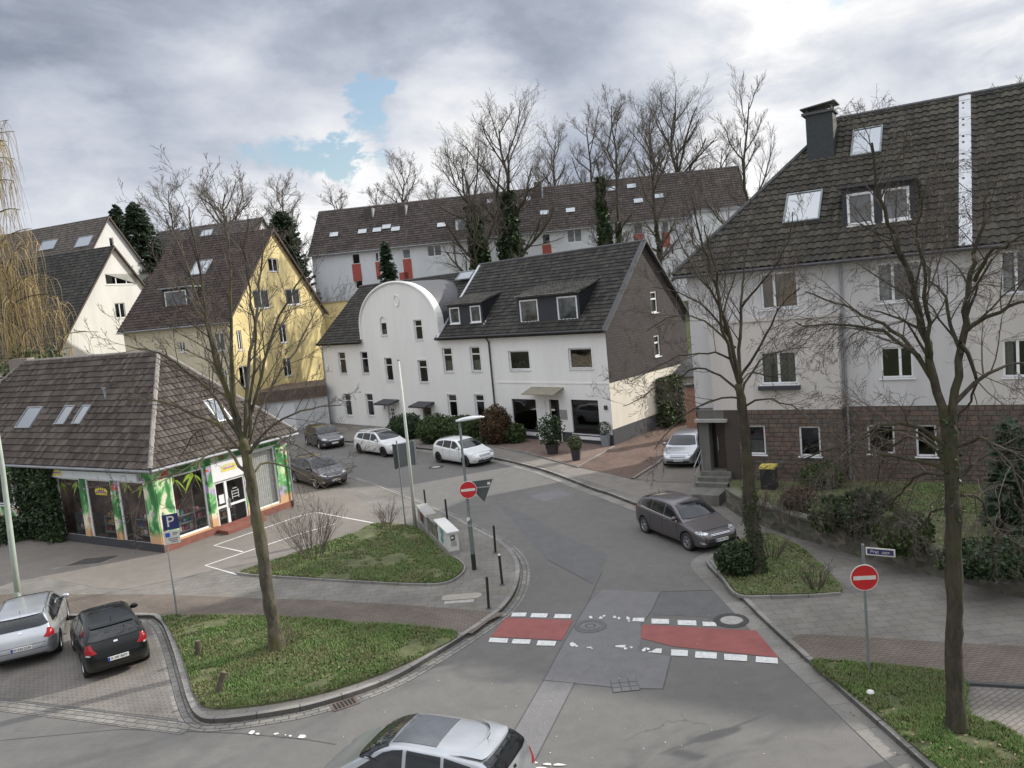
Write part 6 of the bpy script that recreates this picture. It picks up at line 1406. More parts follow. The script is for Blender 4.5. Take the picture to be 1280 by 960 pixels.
        patch('tail_light', ([(u-.20, rz-.07), (u+.10, rz-.13), (u+.13, rz+.02), (u+.06, rz+.15), (u-.04, rz+.15), (u-.10, rz+.04)] if sg > 0 else [(u-.10, rz-.13), (u+.20, rz-.07), (u+.10, rz+.04), (u+.04, rz+.15), (u-.06, rz+.15), (u-.13, rz+.02)]), d, M_['taillight'], .010)
        patch('reversing_lamp', [(u-.07, rz-.12), (u+.07, rz-.12), (u+.06, rz-.075), (u-.06, rz-.075)], d, M_['headlight'], .016)
    patch('rear_bumper_trim', [(-.62, .26), (.62, .26), (.60, .36), (-.60, .36)], (1, 0, 0), M_['black'])
    patch('tailgate_gap', [(-.62, .66), (.62, .66), (.62, .672), (-.62, .672)], (1, 0, 0), M_['dark'], .003)
    # number plates
    for sg, zc in ((1, .43*1.0), (-1, .56 if style in ('hatch',) else .60)):
        hit = bvh.ray_cast(Vector((sg*4, 0, zc)), Vector((-sg, 0, 0)))[0]; x = hit.x
        p_ = MB().box(x-.01 if sg < 0 else x-.02, -.26, zc-.055, x+.02 if sg > 0 else x+.01, .26, zc+.055)
        pl_ = MB().box(min(x, x+sg*.022), -.26, zc-.055, max(x, x+sg*.022), .26, zc+.055).build('number_plate', M_['plate'], t)
        bl = MB().box(min(x+sg*.02, x+sg*.026), (.21 if sg < 0 else -.26) if True else 0, zc-.054, max(x+sg*.02, x+sg*.026), (.26 if sg < 0 else -.21), zc+.054).build('plate_band', M_['plateblue'], pl_)
        if plate and ((view == 'rear') == (sg < 0)):
            P = PL((x+sg*.0235, 0, zc), (0, sg, 0)); text_mesh(plate, .095, P, .02, 0, 0, M_['dark'], pl_, 'plate_letters', ext=.002, sx=.95)
    # roof furniture
    if sunroof:
        patch('sunroof', [(X(.44), -W_*.27), (X(.44), W_*.27), (X(.62 if style != 'mpv' else .66), W_*.27), (X(.62 if style != 'mpv' else .66), -W_*.27)], (0, 0, -1), G if style != 'mpv' else M_['greyroof'], .008)
    if rails:
        for sg in (-1, 1):
            pts = []
            for f in [.42+.04*i for i in range(12)]:
                h_ = bvh.ray_cast(Vector((X(f), sg*W_*.335, 4)), Vector((0, 0, -1)))[0]; pts.append(h_+Vector((0, 0, .035)))
            pts[0].z -= .04; pts[-1].z -= .04; MB().tube(pts, .017, 6).build('roof_rail', M_['chrome'] if not trim else trim, t)
    h_ = bvh.ray_cast(Vector((X(.84), 0, 4)), Vector((0, 0, -1)))[0]; MB().tube([h_, h_+Vector((-.10, 0, .16))], [.012, .004], 5).build('aerial', M_['black'], t)
    # wiper at the rear / spoiler lip
    patch('rear_wiper', [(-.30, rb+.05), (.02, rb+.035), (.02, rb+.055), (-.30, rb+.065)], (1, 0, 0), M_['dark'], .018)
    for k in (0, 1): patch('wiper', [(-.55+.5*k, wsb+.03), (-.05+.5*k, wsb+.02), (-.05+.5*k, wsb+.035), (-.55+.5*k, wsb+.045)], (-1, 0, 0), M_['dark'], .016)
    # tailgate spoiler, bumper line and rear badge
    patch('spoiler', [(-W_*.31, rt_-.005), (W_*.31, rt_-.005), (W_*.33, rt_+.055), (-W_*.33, rt_+.055)], (1, 0, 0), paint, .045)
    patch('bumper_gap', [(-W_*.40, .52), (W_*.40, .52), (W_*.40, .529), (-W_*.40, .529)], (1, 0, 0), M_['dark'], .003)
    patch('rear_badge', [(-.05, rb-.10), (.05, rb-.10), (.05, rb-.06), (-.05, rb-.06)], (1, 0, 0), M_['chrome'], .012)
    patch('bonnet_gap', [(-W_*.36, gz+.135), (W_*.36, gz+.135), (W_*.36, gz+.143), (-W_*.36, gz+.143)], (-1, 0, 0), M_['dark'], .003)
    # wheels
    wm = MB().lathe([(wr_-.10, -.10), (wr_-.02, -.105), (wr_, -.08), (wr_, .08), (wr_-.02, .105), (wr_-.10, .10), (wr_-.115, .06), (wr_-.115, -.10)], 32).mesh('wheel', M_['rubber'], smooth=True)
    rm = MB(); rr = wr_-.105; rm.lathe([(rr-.0, .088), (rr-.025, .092), (rr-.035, .06), (rr-.04, -.06)], 32)
    for k in range(5):
        for dd in (-.10, .10):
            a = 2*PI*k/5; c0 = Vector((math.cos(a), math.sin(a), 0)); pth = Vector((-math.sin(a), math.cos(a), 0)); a2 = c0*.045+pth*dd*.25; b2 = c0*(rr-.02)+pth*dd*.75
            rm.boxf(a2+Vector((0, 0, .045))-pth*.016, pth*.032, b2-a2, (0, 0, .03))
    rm.lathe([(0, .085), (.05, .085), (.065, .05)], 16); rmm = rm.mesh('rim', rimc or M_['rim']); dk = MB().lathe([(0, .02), (rr-.03, .02)], 24).mesh('brake', M_['dark'])
    for x in (xf_, xr_):
        for sg in (-1, 1):
            w = bpy.data.objects.new('wheel', wm); COL.objects.link(w); w.parent = t; w.location = (x, sg*(W_/2-.115), wr_); w.rotation_euler = (-sg*PI/2, RW.uniform(0, 1), 0)
            r = bpy.data.objects.new('rim', rmm); COL.objects.link(r); r.parent = w; r = bpy.data.objects.new('brake', dk); COL.objects.link(r); r.parent = w
    return t
def _cg():
    m, nt, b = nodes('car_glass'); b.inputs['Base Color'].default_value = (.012, .014, .016, 1); b.inputs['Roughness'].default_value = .03; b.inputs['Specular IOR Level'].default_value = .55; return m
M_['carglass'] = _cg()
def _hl():
    m, nt, b = nodes('headlight_glass'); co = tco(nt); nt.links.new(ramp(nt, tnoise(nt, co, 14, 2, .6), ((.4, (.16, .17, .18)), (.6, (.62, .64, .66)))), b.inputs['Base Color']); b.inputs['Metallic'].default_value = .4; b.inputs['Roughness'].default_value = .12; b.inputs['Coat Weight'].default_value = 1; return m
M_['headlight'] = _hl()
M_['taillight'] = plain('tail_light_red', (.26, .004, .008), .3, spec=.3, coat=.15, var=.35, vs=14)
M_['plate'] = plain('number_plate_white', (.66, .66, .63), .4, var=.05); M_['plateblue'] = plain('number_plate_blue', (.02, .07, .35), .4)
M_['rubber'] = plain('tyre_rubber', (.020, .020, .021), .85, var=.2); M_['rim'] = plain('alloy_rim', (.42, .43, .44), .3, .8, var=.1); M_['rimdark'] = plain('dark_rim', (.03, .03, .032), .4, .6)
M_['chrome'] = plain('chrome', (.62, .63, .64), .12, 1.0, var=.03); M_['greyroof'] = plain('grey_glass_roof', (.085, .09, .10), .25, .2, coat=.5, var=.12, vs=8)
def P_(n, c, metal=.5, rough=.35): return m_carpaint(n, c, metal, rough)
silver = P_('silver_paint', (.42, .435, .455), .65, .32); white = P_('white_car_paint', (.66, .67, .67), .0, .3); black = m_carpaint('black_car_paint', (.004, .005, .005), .0, .35, .25); black.node_tree.nodes['Principled BSDF'].inputs['Specular IOR Level'].default_value = .25
brown = P_('grey_brown_paint', (.095, .085, .088), .55, .33); dark = P_('anthracite_paint', (.030, .028, .034), .4, .3); darkred = P_('dark_paint', (.012, .011, .013), .2, .3)
def head(p0, p1): return math.atan2(p1[1]-p0[1], p1[0]-p0[0])
def mid(a, b, side, W_):          # centre from the two seen wheels, offset to the hidden side
    m = (Vector((a[0], a[1]))+Vector((b[0], b[1])))/2; d = Vector((b[0]-a[0], b[1]-a[1])).normalized(); n = Vector((-d.y, d.x))*side; return m+n*(W_/2-.1)
# black hatchback: rear edge between two corners
a, b = at(109, 850, .15), at(190, 825, .15); d = Vector((-(b-a).y, (b-a).x, 0)).normalized(); m = (a+b)/2+d*(3.9/2-.05)
car('parked_car', 'black hatchback parked tail-out in the bay next to the grass verge', (m.x, m.y), math.atan2(d.y, d.x), 3.95, 1.70, 1.48, 'hatch', black, view='rear', sunroof=True, plate='K MP 3077')
# silver estate at the left edge
a, b = at(73, 819), at(84, 772); hd = head(a, b); m = mid(a, b, 1, 1.83)
car('parked_car', 'silver estate car parked tail-out at the left edge beside the black hatchback', (m.x-.05, m.y+.1), hd, 4.72, 1.84, 1.43, 'estate', silver, view='rear', plate='W AN 2130', rails=True, trim=M_['chrome'])
# grey-brown hatchback at the right kerb
a, b = at(808, 667), at(859, 688); hd = head(a, b); m = mid(a, b, 1, 1.78)
car('parked_car', 'grey-brown hatchback parked at the right kerb beside the tree island', (m.x+.05, m.y+.05), hd, 4.3, 1.78, 1.47, 'hatch', brown, plate='W HO 105', trim=M_['chrome'])
# white hatchback and white estate outside the terrace
a, b = at(548, 578), at(586, 584); hd = head(a, b); m = mid(a, b, 1, 1.79)
car('parked_car', 'white three-door hatchback parked by the round hedge and lamp post', (m.x, m.y), hd, 4.2, 1.79, 1.48, 'hatch', white, plate='W GO 62', rimc=M_['rimdark'])
a, b = at(446, 566), at(486, 572); hd = head(a, b); m = mid(a, b, 1, 1.83)
car('parked_car', 'white estate with glass roof parked behind the grey sign outside the arched house', (m.x, m.y), hd, 4.75, 1.83, 1.50, 'estate', white, rails=True, sunroof=True, rimc=M_['rimdark'])
# silver hatchback in the driveway
a, b = at(826, 584, PH), at(866, 588, PH); n = Vector(((b-a).y, -(b-a).x, 0)).normalized(); d = Vector((-.42, -.91, 0)); m = (a+b)/2-d*2.0
car('parked_car', 'silver hatchback facing out of the driveway beside the porch steps', (m.x+.1, m.y, PH), math.atan2(d.y, d.x), 4.2, 1.79, 1.46, 'hatch', silver, plate='W SU 418')
# dark SUV beside the shop
c = at(399, 608, PH); d = at(424, 616, PH)-at(380, 596, PH); d = Vector((.62, -.78, 0))
car('parked_car', 'dark grey compact off-roader nose-out beside the painted shop wall', (c.x-.2, c.y+1.0, PH), math.atan2(d.y, d.x), 4.25, 1.80, 1.55, 'hatch', dark, plate='W LK 77')
c = at(402, 560); d = at(434, 560)-at(372, 556)
car('parked_car', 'black car parked in front of the white garage', (c.x, c.y+1.1), math.atan2(d.y, d.x)-.35, 4.6, 1.82, 1.50, 'estate', darkred)
# silver people carrier passing at the bottom edge
rear = (at(640, 908, 1.5)+at(608, 947, 1.5))/2; fr = (at(533, 893, 1.5)+at(500, 932, 1.5))/2; d = (fr-rear); d.z = 0; d.normalize(); m = rear+d*1.65
car('people_carrier', 'silver people carrier with a grey glass roof driving along the bottom edge', (m.x, m.y-.02), math.atan2(d.y, d.x), 4.1, 1.76, 1.58, 'mpv', P_('pale_silver_paint', (.38, .395, .41), .6, .3), sunroof=True, group='cars on the road', cat='car')
# ------------------------------------------------------------------ street furniture
def disc(mb, P, u, v, r, w0, w1, n=28, m=0): mb.ppoly(P, [(u+r*math.cos(2*PI*i/n), v+r*math.sin(2*PI*i/n)) for i in range(n)], w0, w1, m)
M_['signred'] = plain('sign_red', (.50, .015, .02), .45, var=.12, vs=9); M_['signwhite'] = plain('sign_white', (.62, .60, .56), .5, var=.12, vs=9); M_['signback'] = plain('sign_back', (.075, .085, .09), .6, .2, var=.15)
M_['signblue'] = plain('sign_blue', (.022, .028, .12), .45); M_['signblue2'] = plain('sign_bright_blue', (.02, .09, .42), .45)
def no_entry(t, P, u, v, w, r=.30):
    mb = MB(); disc(mb, P, u, v, r, w, w+.02); s = mb.build('sign_disc', M_['signwhite'], t)
    mb = MB(); disc(mb, P, u, v, r*.94, w+.0205, w+.024); mb.build('red_face', M_['signred'], s, org=s['_o'])
    MB().pbox(P, u-r*.80, v-r*.15, u+r*.80, v+r*.15, w+.0245, w+.028).build('white_bar', M_['signwhite'], s, org=s['_o'])
    return s
def facing(p): d = Vector((-p.x, -p.y, 0)).normalized(); return PL((p.x, p.y, 0), (-d.y, d.x, 0))
def zat(P, px, py): return P.px(px, py)
# right no entry sign with street name
b = at(1086, 838, PH+.05); P = facing(b); cz = P.px(1080, 721)
t = thing('no_entry_sign', 'no entry sign with a blue street name plate above, in the right grass verge', 'traffic sign', (b.x, b.y, PH))
tz = P.px(1076, 680)[1]; MB().tube([(b.x, b.y, PH-.2), (b.x, b.y, tz)], .03, 10).build('post', M_['greymetal'], t, smooth=False)
P2 = PL(P.o+P.n*.04, Matrix.Rotation(R_(16), 3, 'Z') @ P.u); no_entry(t, P2, 0.0, cz[1], 0)
sn = P.px(1101, 688.5); SP = PL(P.o+P.n*.02, Matrix.Rotation(R_(-10), 3, 'Z') @ P.u, Vector((0, 0, 1)) + P.u*(.0)); wpl = .30
q = MB(); q.pbox(SP, sn[0]-.30, sn[1]-.085, sn[0]+.29, sn[1]+.085, 0, .02); q_ = q.build('street_name_plate', M_['signwhite'], t); MB().pbox(SP, sn[0]-.27, sn[1]-.06, sn[0]+.26, sn[1]+.06, .0205, .024).build('plate_face', M_['signblue'], q_, org=q_['_o'])
text_mesh('Prat  astr.', .105, SP, sn[0], sn[1], .025, M_['signwhite'], q_, 'street_name', ext=.001, sx=1.0)
# left lamp post with no entry sign and the back of a give way sign
b = at(593, 712, PH); P = facing(b); top = P.px(575.5, 527)[1]; mid_ = P.px(585.5, 650)[1]; blk_ = P.px(592, 692)[1]
t = thing('street_lamp', 'lamp post carrying a no entry sign and a triangular sign back at the corner', 'street lamp', (b.x, b.y, PH))
MB().tube([(b.x, b.y, PH-.1), (b.x, b.y, mid_)], .075, 14).build('lower_post', M_['postgreen'] if 'postgreen' in M_ else plain('post_green_grey', (.12, .15, .14), .5), t)
MB().tube([(b.x, b.y, PH), (b.x, b.y, blk_)], .080, 14).build('black_band', M_['black'], t)
MB().tube([(b.x, b.y, mid_), (b.x, b.y, mid_+.1), (b.x, b.y, top)], [.075, .05, .04], 12).build('upper_post', M_['greymetal'], t)
MB().tube([(b.x, b.y, mid_-.22), (b.x, b.y, mid_-.14)], .082, 14).build('clamp', M_['steel'], t); MB().pbox(P, -.09, mid_-.02, .02, mid_+.10, .04, .07).build('sticker', M_['signwhite'], t)
hp = []; dirn = P.u
mb = MB()
for i in range(9):
    f = i/8; w = .155*math.sin(PI*min(.97, .12+f*.85))**.5; h = .10*math.sin(PI*min(.98, .10+f*.9))**.6; x = -.12+.98*f
    c = Vector((b.x, b.y, top+.02+.06*f))+dirn*x; ring = [c+P.n*w*math.cos(a)+Vector((0, 0, 1))*h*math.sin(a)*(1 if math.sin(a) > 0 else .35) for a in [2*PI*k/12 for k in range(12)]]
    mb.v += [tuple(r) for r in ring]
for i in range(8):
    for k in range(12): mb.f.append([i*12+k, i*12+(k+1) % 12, (i+1)*12+(k+1) % 12, (i+1)*12+k]); mb.m.append(0)
mb.f += [[k for k in range(11, -1, -1)], [96+k for k in range(12)]]; mb.m += [0, 0]; lh = mb.build('lamp_head', M_['lamphead'] if 'lamphead' in M_ else plain('lamp_head_grey', (.50, .52, .53), .4), t, smooth=True)
cz = P.px(585, 611.5); no_entry(t, PL(P.o+P.n*.09, P.u), cz[0]+.0, cz[1], 0)
T3 = [P.px(592, 602), P.px(616, 600), P.px(605.5, 627.5)]; TP = PL(P.o-P.n*.02, P.u)
mb = MB(); mb.ppoly(TP, [(T3[0][0]-.28, T3[0][1]+.0), (T3[2][0], T3[2][1]), (T3[1][0], T3[1][1]+.04)], 0, .02); s = mb.build('give_way_sign_back', M_['signback'], t); MB().pbox(TP, -.05, (T3[0][1]+T3[2][1])/2+.13, T3[1][0]-.12, (T3[0][1]+T3[2][1])/2+.17, .02, .045).build('clamp_rail', M_['steel'], s, org=s['_o']); MB().pbox(TP, T3[1][0]-.2, T3[1][1]-.14, T3[1][0]-.10, T3[1][1]-.05, .021, .024).build('sticker', M_['signwhite'], s, org=s['_o'])
# parking sign
b = at(221.5, 769, PH+.05); P = facing(b); tz = P.px(211, 640)[1]
t = thing('parking_sign', 'blue parking sign over a smaller white plate on a thin post before the shop', 'traffic sign', (b.x, b.y, PH))
MB().tube([(b.x, b.y, PH-.2), (b.x, b.y, tz+.02)], .028, 10).build('post', M_['steel'], t)
a, c = P.px(204, 643), P.px(222, 662); PP = PL(P.o+P.n*.035, P.u); h_ = .24
cx, cz = (P.px(213, 652)); q = MB().pbox(PP, cx-.235, cz-.25, cx+.235, cz+.25, 0, .015).build('sign_plate', M_['signblue'], t); text_mesh('P', .50, PP, cx-.01, cz+.0, .016, M_['signwhite'], q, 'letter_p', ext=.002)
cx2, cz2 = P.px(215, 671); q = MB().pbox(PP, cx2-.235, cz2-.21, cx2+.235, cz2+.21, 0, .015).build('time_plate', M_['signwhite'], t)
MB().pbox(PP, cx2-.19, cz2+.02, cx2-.05, cz2+.16, .0155, .018).build('disc_symbol', M_['signblue2'], q, org=q['_o']); tx = MB()
for (x, z_, l) in ((.03, .13, .15), (.03, .08, .13), (-.12, -.04, .3), (-.1, -.10, .26), (-.04, -.155, .2)): tx.pbox(PP, cx2+x, cz2+z_-.012, cx2+x+l, cz2+z_+.012, .0155, .017)
tx.build('small_print', M_['signback'], q, org=q['_o'])
# lamp post at the left edge, tall bare flag-like pole, grey traffic mirror/sign back
b = at(24, 757, PH); P = facing(b); tp = P.px(4, 590); tz = tp[1]+4.0
t = thing('lamp_post', 'pale green lamp post at the left edge beyond the silver estate', 'lamp post', (b.x, b.y, PH)); MB().tube([(b.x, b.y, PH-.2), P.at(P.px(14, 675)[0], P.px(14, 675)[1]), P.at(*P.px(3, 585)), P.at(*P.px(-25, 400))], [.11, .10, .085, .06], 14).build('post', plain('pale_green_paint', (.36, .41, .35), .5, var=.12), t, smooth=True); MB().tube([(b.x, b.y, PH-.2), (b.x, b.y, PH+.5)], .12, 14).build('base_sleeve', MATS['pale_green_paint'], t)
b = at(519.5, 662, PH); P = facing(b)
t = thing('flag_pole', 'tall slim pale pole without a flag beside the utility cabinets', 'pole', (b.x, b.y, PH)); MB().tube([(b.x, b.y, PH-.2), P.at(*P.px(510, 560)), P.at(*P.px(498, 451))], [.075, .062, .045], 12).build('pole', plain('pale_pole', (.45, .46, .42), .5, var=.1), t, smooth=True); MB().tube([P.at(*P.px(498, 451)), P.at(*P.px(497.8, 449.5))], [.05, .05], 12).build('cap', M_['greymetal'], t)
b = at(507, 658, PH); P = facing(b)
t = thing('traffic_sign_back', 'grey back of a large rectangular sign on a thin post beside the pale pole', 'traffic sign', (b.x, b.y, PH)); MB().tube([(b.x, b.y, PH-.2), P.at(*P.px(495.5, 551))], .03, 10).build('post', M_['greymetal'], t)
SP = PL(P.o-P.n*.05, Matrix.Rotation(R_(25), 3, 'Z') @ P.u); a, c = SP.px(492.5, 557), SP.px(519, 579.5); q = MB().pbox(SP, a[0], min(a[1], c[1])-.03, c[0], max(a[1], c[1])+.03, 0, .03).build('sign_panel', M_['signback'], t)
MB().pbox(SP, a[0]-.05, min(a[1], c[1])-.06, a[0], max(a[1], c[1])+.06, -.08, .04).build('panel_frame', M_['tar'], t); MB().pbox(SP, c[0], min(a[1], c[1])-.06, c[0]+.09, max(a[1], c[1])+.06, -.08, .04).build('panel_frame', M_['greymetal'], t)
# bollards
for (bx, by, tx, ty, lab, cap) in ((611, 761, 608.5, 722.5, 'black bollard nearest the crossing, alone on the pavement corner', 0), (628, 731, 624, 694, 'black bollard with a white cap by the kerb', 1), (619.5, 691, 617, 658, 'black bollard between the lamp post and the kerb', 0), (559.5, 652, 556.5, 625, 'black bollard directly behind the white utility cabinet', 0), (532, 630, 530, 613, 'farthest black bollard behind the graffiti cabinet', 0)):
    b = at(bx, by, PH); P = facing(b); h = P.px(tx, ty)[1]; t = thing('bollard', lab, 'bollard', (b.x, b.y, PH), 'black bollards along the corner kerb')
    lean = P.at(*P.px(tx, ty)) 
    MB().tube([(b.x, b.y, PH-.15), (b.x, b.y, PH)+Vector((0, 0, 0)) if False else Vector((b.x, b.y, PH)), lean], .042, 12).build('post', M_['bollard'] if 'bollard' in M_ else plain('bollard_black', (.020, .018, .017), .5, var=.25), t)
    MB().tube([lean-Vector((0, 0, .005)), lean+Vector((0, 0, .035))], [.044, .036], 12).build('cap', M_['signwhite'] if cap else M_['black'], t)
    MB().lathe([(.10, .004), (.06, .02), (.042, .03)], 14, (b.x, b.y, PH)).build('foot_ring', M_['tar'], t)
# utility cabinets
M_['cabwhite'] = m_render('cabinet_white', (.62, .61, .58), .12, .5, .001); M_['cablight'] = m_render('cabinet_light_grey', (.34, .335, .31), .25, .7, .002); M_['cabgrey'] = plain('cabinet_weathered', (.15, .145, .12), .8, var=.45, vs=4); M_['graf_teal'] = plain('graffiti_teal', (.10, .40, .40), .6); M_['graf_red'] = plain('graffiti_red', (.35, .06, .06), .6); M_['graf_dk'] = plain('graffiti_dark', (.05, .04, .05), .6)
def cabinet(label, f0, f1, tz_px, depth, mat, dec):
    """f0, f1: pixels of the base line of its long visible side (far end, near end)"""
    a = at(*f0, PH+.0); b = at(*f1, PH+.0); P = PL(a, b-a); Ln = (b-a).length; h = P.px(*tz_px)[1]-PH*0
    t = thing('utility_cabinet', label, 'utility cabinet', tuple(a))
    MB().pbox(P, 0, -.02, Ln, .12, -depth, 0).build('plinth', M_['concrete'], t)
    MB().pbox(P, .02, .12, Ln-.02, h-.04, -depth+.02, -.02).build('body', mat, t, bevel=.01); MB().pbox(P, -.03, h-.04, Ln+.03, h+.03, -depth-.03, .03).build('lid', mat, t, bevel=.01)
    MB().pbox(P, Ln*.5-.004, .16, Ln*.5+.004, h-.08, -.02, -.012).build('door_gap', M_['dark'], t)
    rng = random.Random(len(label)); E_ = PL(P.at(Ln-.02, 0, -.02), -P.n)
    if dec:
        for k in range(3 if dec == 'teal' else 5):
            pts = []; x, z = Ln*rng.uniform(.25, .6), h*rng.uniform(.45, .7)
            for i in range(10): pts.append(P.at(x, z, -.016)); x = min(Ln*.9, max(.1, x+rng.uniform(-.16, .2))); z = min(h*.85, max(.25, z+rng.uniform(-.28, .28)))
            mb = MB()
            for i in range(9):
                e = pts[i+1]-pts[i]; s = e.cross(P.n).normalized()*(.035 if dec == 'teal' else .03); mb.add([pts[i]-s, pts[i+1]-s, pts[i+1]+s, pts[i]+s], [(0, 1, 2, 3)])
            mb.v = [tuple(Vector(v)+P.n*(.0006*i_)) for i_, v in enumerate(mb.v)]
            mb.build('graffiti', M_['graf_teal'] if dec == 'teal' else (M_['graf_red'] if k % 2 else M_['graf_dk']), t)
    if dec == 'teal':
        q = MB().pbox(E_, .08, h*.62, .25, h*.86, .001, .004).build('poster', M_['graf_dk'], t); mb = MB()
        for i in range(5): mb.pbox(E_, .08+.01*(i % 2), h*(.56-.05*i), .30, h*(.58-.05*i), .001, .003)
        mb.build('stuck_notice', M_['signback'], t); MB().pbox(E_, .11, h*.70, .2, h*.8, .0042, .006).build('poster_picture', M_['signwhite'], q, org=q['_o'])
    return t
cabinet('white utility cabinet with turquoise graffiti, nearest of three beside the grass', (545.5, 676), (562, 694), (547.5, 655), .42, M_['cabwhite'], 'teal')
cabinet('dark weathered grey cabinet squeezed between two white ones', (535, 666), (547, 679), (536, 648), .48, M_['cabgrey'], None)
cabinet('white cabinet with red graffiti, farthest of three beside the grass', (522.5, 652), (535, 668), (524.5, 637), .45, M_['cablight'], 'red')
# wooden stumps in the verge
M_['stump'] = m_bark('weathered_wood', (.05, .042, .033), (.13, .115, .09), (.07, .08, .03), .5)
for (x, y, tx, ty, lab) in ((248, 819, 247, 801, 'short upright wooden stump in the grass verge'), (271, 867, 280, 840, 'leaning wooden stump near the kerb corner of the verge')):
    b = at(x, y, PH+.05); P = facing(b); q = P.at(*P.px(tx, ty)); t = thing('wooden_stump', lab, 'stump', (b.x, b.y, PH+.05)); MB().tube([b-Vector((0, 0, .1)), b.lerp(q, .5), q], [.085, .08, .078], 9).build('post', M_['stump'], t); MB().tube([q, q+(q-b).normalized()*.012], [.07, .06], 9).build('cut_top', plain('cut_wood', (.12, .10, .075), .9), t)
# pots and planters before the dormer house
F_ = TER[0]
def pot(px, py, r, h, mat, label, plant, name='potted_plant'):
    b = at(px, py, PH+.01); t = thing(name, label, 'potted plant', tuple(b)); MB().lathe([(0, 0), (r*.72, 0), (r*.95, h*.9), (r, h), (r*.88, h), (r*.86, h*.85), (0, h*.85)], 20, tuple(b)).build('pot', mat, t); plant(b+Vector((0, 0, h)), t); return t
def ball(b, t, r=.36, n=1500, m='hedge', sz=.05):
    mb = MB(); rng = random.Random(int(b.x*10)); leaf_cloud(mb, n, lambda q: in_ball((b.x, b.y, b.z+r*.85), (r, r, r), q, .7), sz, rng); mb.build('foliage', M_[m], t)
pot(720.5, 575, .30, .62, M_['cabdark'] if 'cabdark' in M_ else plain('anthracite_pot', (.03, .033, .038), .6), 'clipped ball of box in a tall dark pot on the terrace', lambda b, t: ball(b, t, .42))
pot(757.5, 557, .34, .68, plain('grey_pot', (.24, .27, .30), .6), 'grey pot with a thin grey-leaved bush at the house corner', lambda b, t: ball(b, t, .42, 500, 'ivy', .06))
def shrubby(b, t):
    rng = random.Random(2); mb = MB()
    for _ in range(12): grow(mb, b, Vector((rng.gauss(0, .6), rng.gauss(0, .6), 1)), 1.2, .02, 2, rng, dict(seg=(4, 4, 4, 3), wig=.12, up=(0, 0, .05, .05), n=(0, 4, 4, 3), lv=3, ang=(.4, .9), ratio=(.5,)*4, rmin=.005, mr=.5))
    mb.build('stems', M_['bark_dark'], t); mb = MB(); leaf_cloud(mb, 1500, lambda q: in_ball((b.x, b.y, b.z+.75), (.85, .85, 1.05), q, .35), .09, rng); mb.build('foliage', M_['ivy'], t)
pot(691, 567, .42, .6, plain('old_dark_pot', (.04, .036, .034), .8), 'large dark leafy shrub in a wide pot before the shop door', shrubby)
# yellow-lidded bin by the stone base
b = at(962, 610, PH+.62); t = thing('wheelie_bin', 'dark bin with a yellow lid under the left base window', 'bin', tuple(b), rot=-.5); MB().boxf((-.28, -.3, 0), (.56, 0, 0), (0, .6, 0), (0, 0, .85)).build('bin_body', M_['black'], t); MB().boxf((-.31, -.34, .85), (.62, 0, 0), (0, .68, 0), (0, 0, .08)).build('lid', plain('bin_yellow', (.60, .50, .10), .5), t)
MB().tube([(-.28, .3, .08), (-.22, .3, .08)], .09, 12).tube([(.22, .3, .08), (.28, .3, .08)], .09, 12).build('wheels', M_['rubber'], t)
b = at(1088, 866, PH+.1); tag(MB().lathe([(0, 0), (.09, .01), (.06, .05), (0, .06)], 6, tuple(b)).build('paper_scrap', M_['signwhite']), 'crumpled white scrap lying in the right grass verge', 'litter')
b = at(823, 530, PH)
for i, (x, y, h) in enumerate(((822, 528, 1.1), (833, 526, 1.0))):
    q = at(x, y, PH); t = thing('wheelie_bin', ('left' if i == 0 else 'right')+' dark bin of two standing by the slate-sided house', 'bin', tuple(q), 'bins by the driveway', rot=.2); MB().boxf((-.3, -.3, 0), (.6, 0, 0), (0, .6, 0), (0, 0, h)).build('bin_body', M_['black'], t, bevel=.02); MB().boxf((-.33, -.34, h), (.66, 0, 0), (0, .68, 0), (0, 0, .07)).build('lid', M_['greymetal'], t)
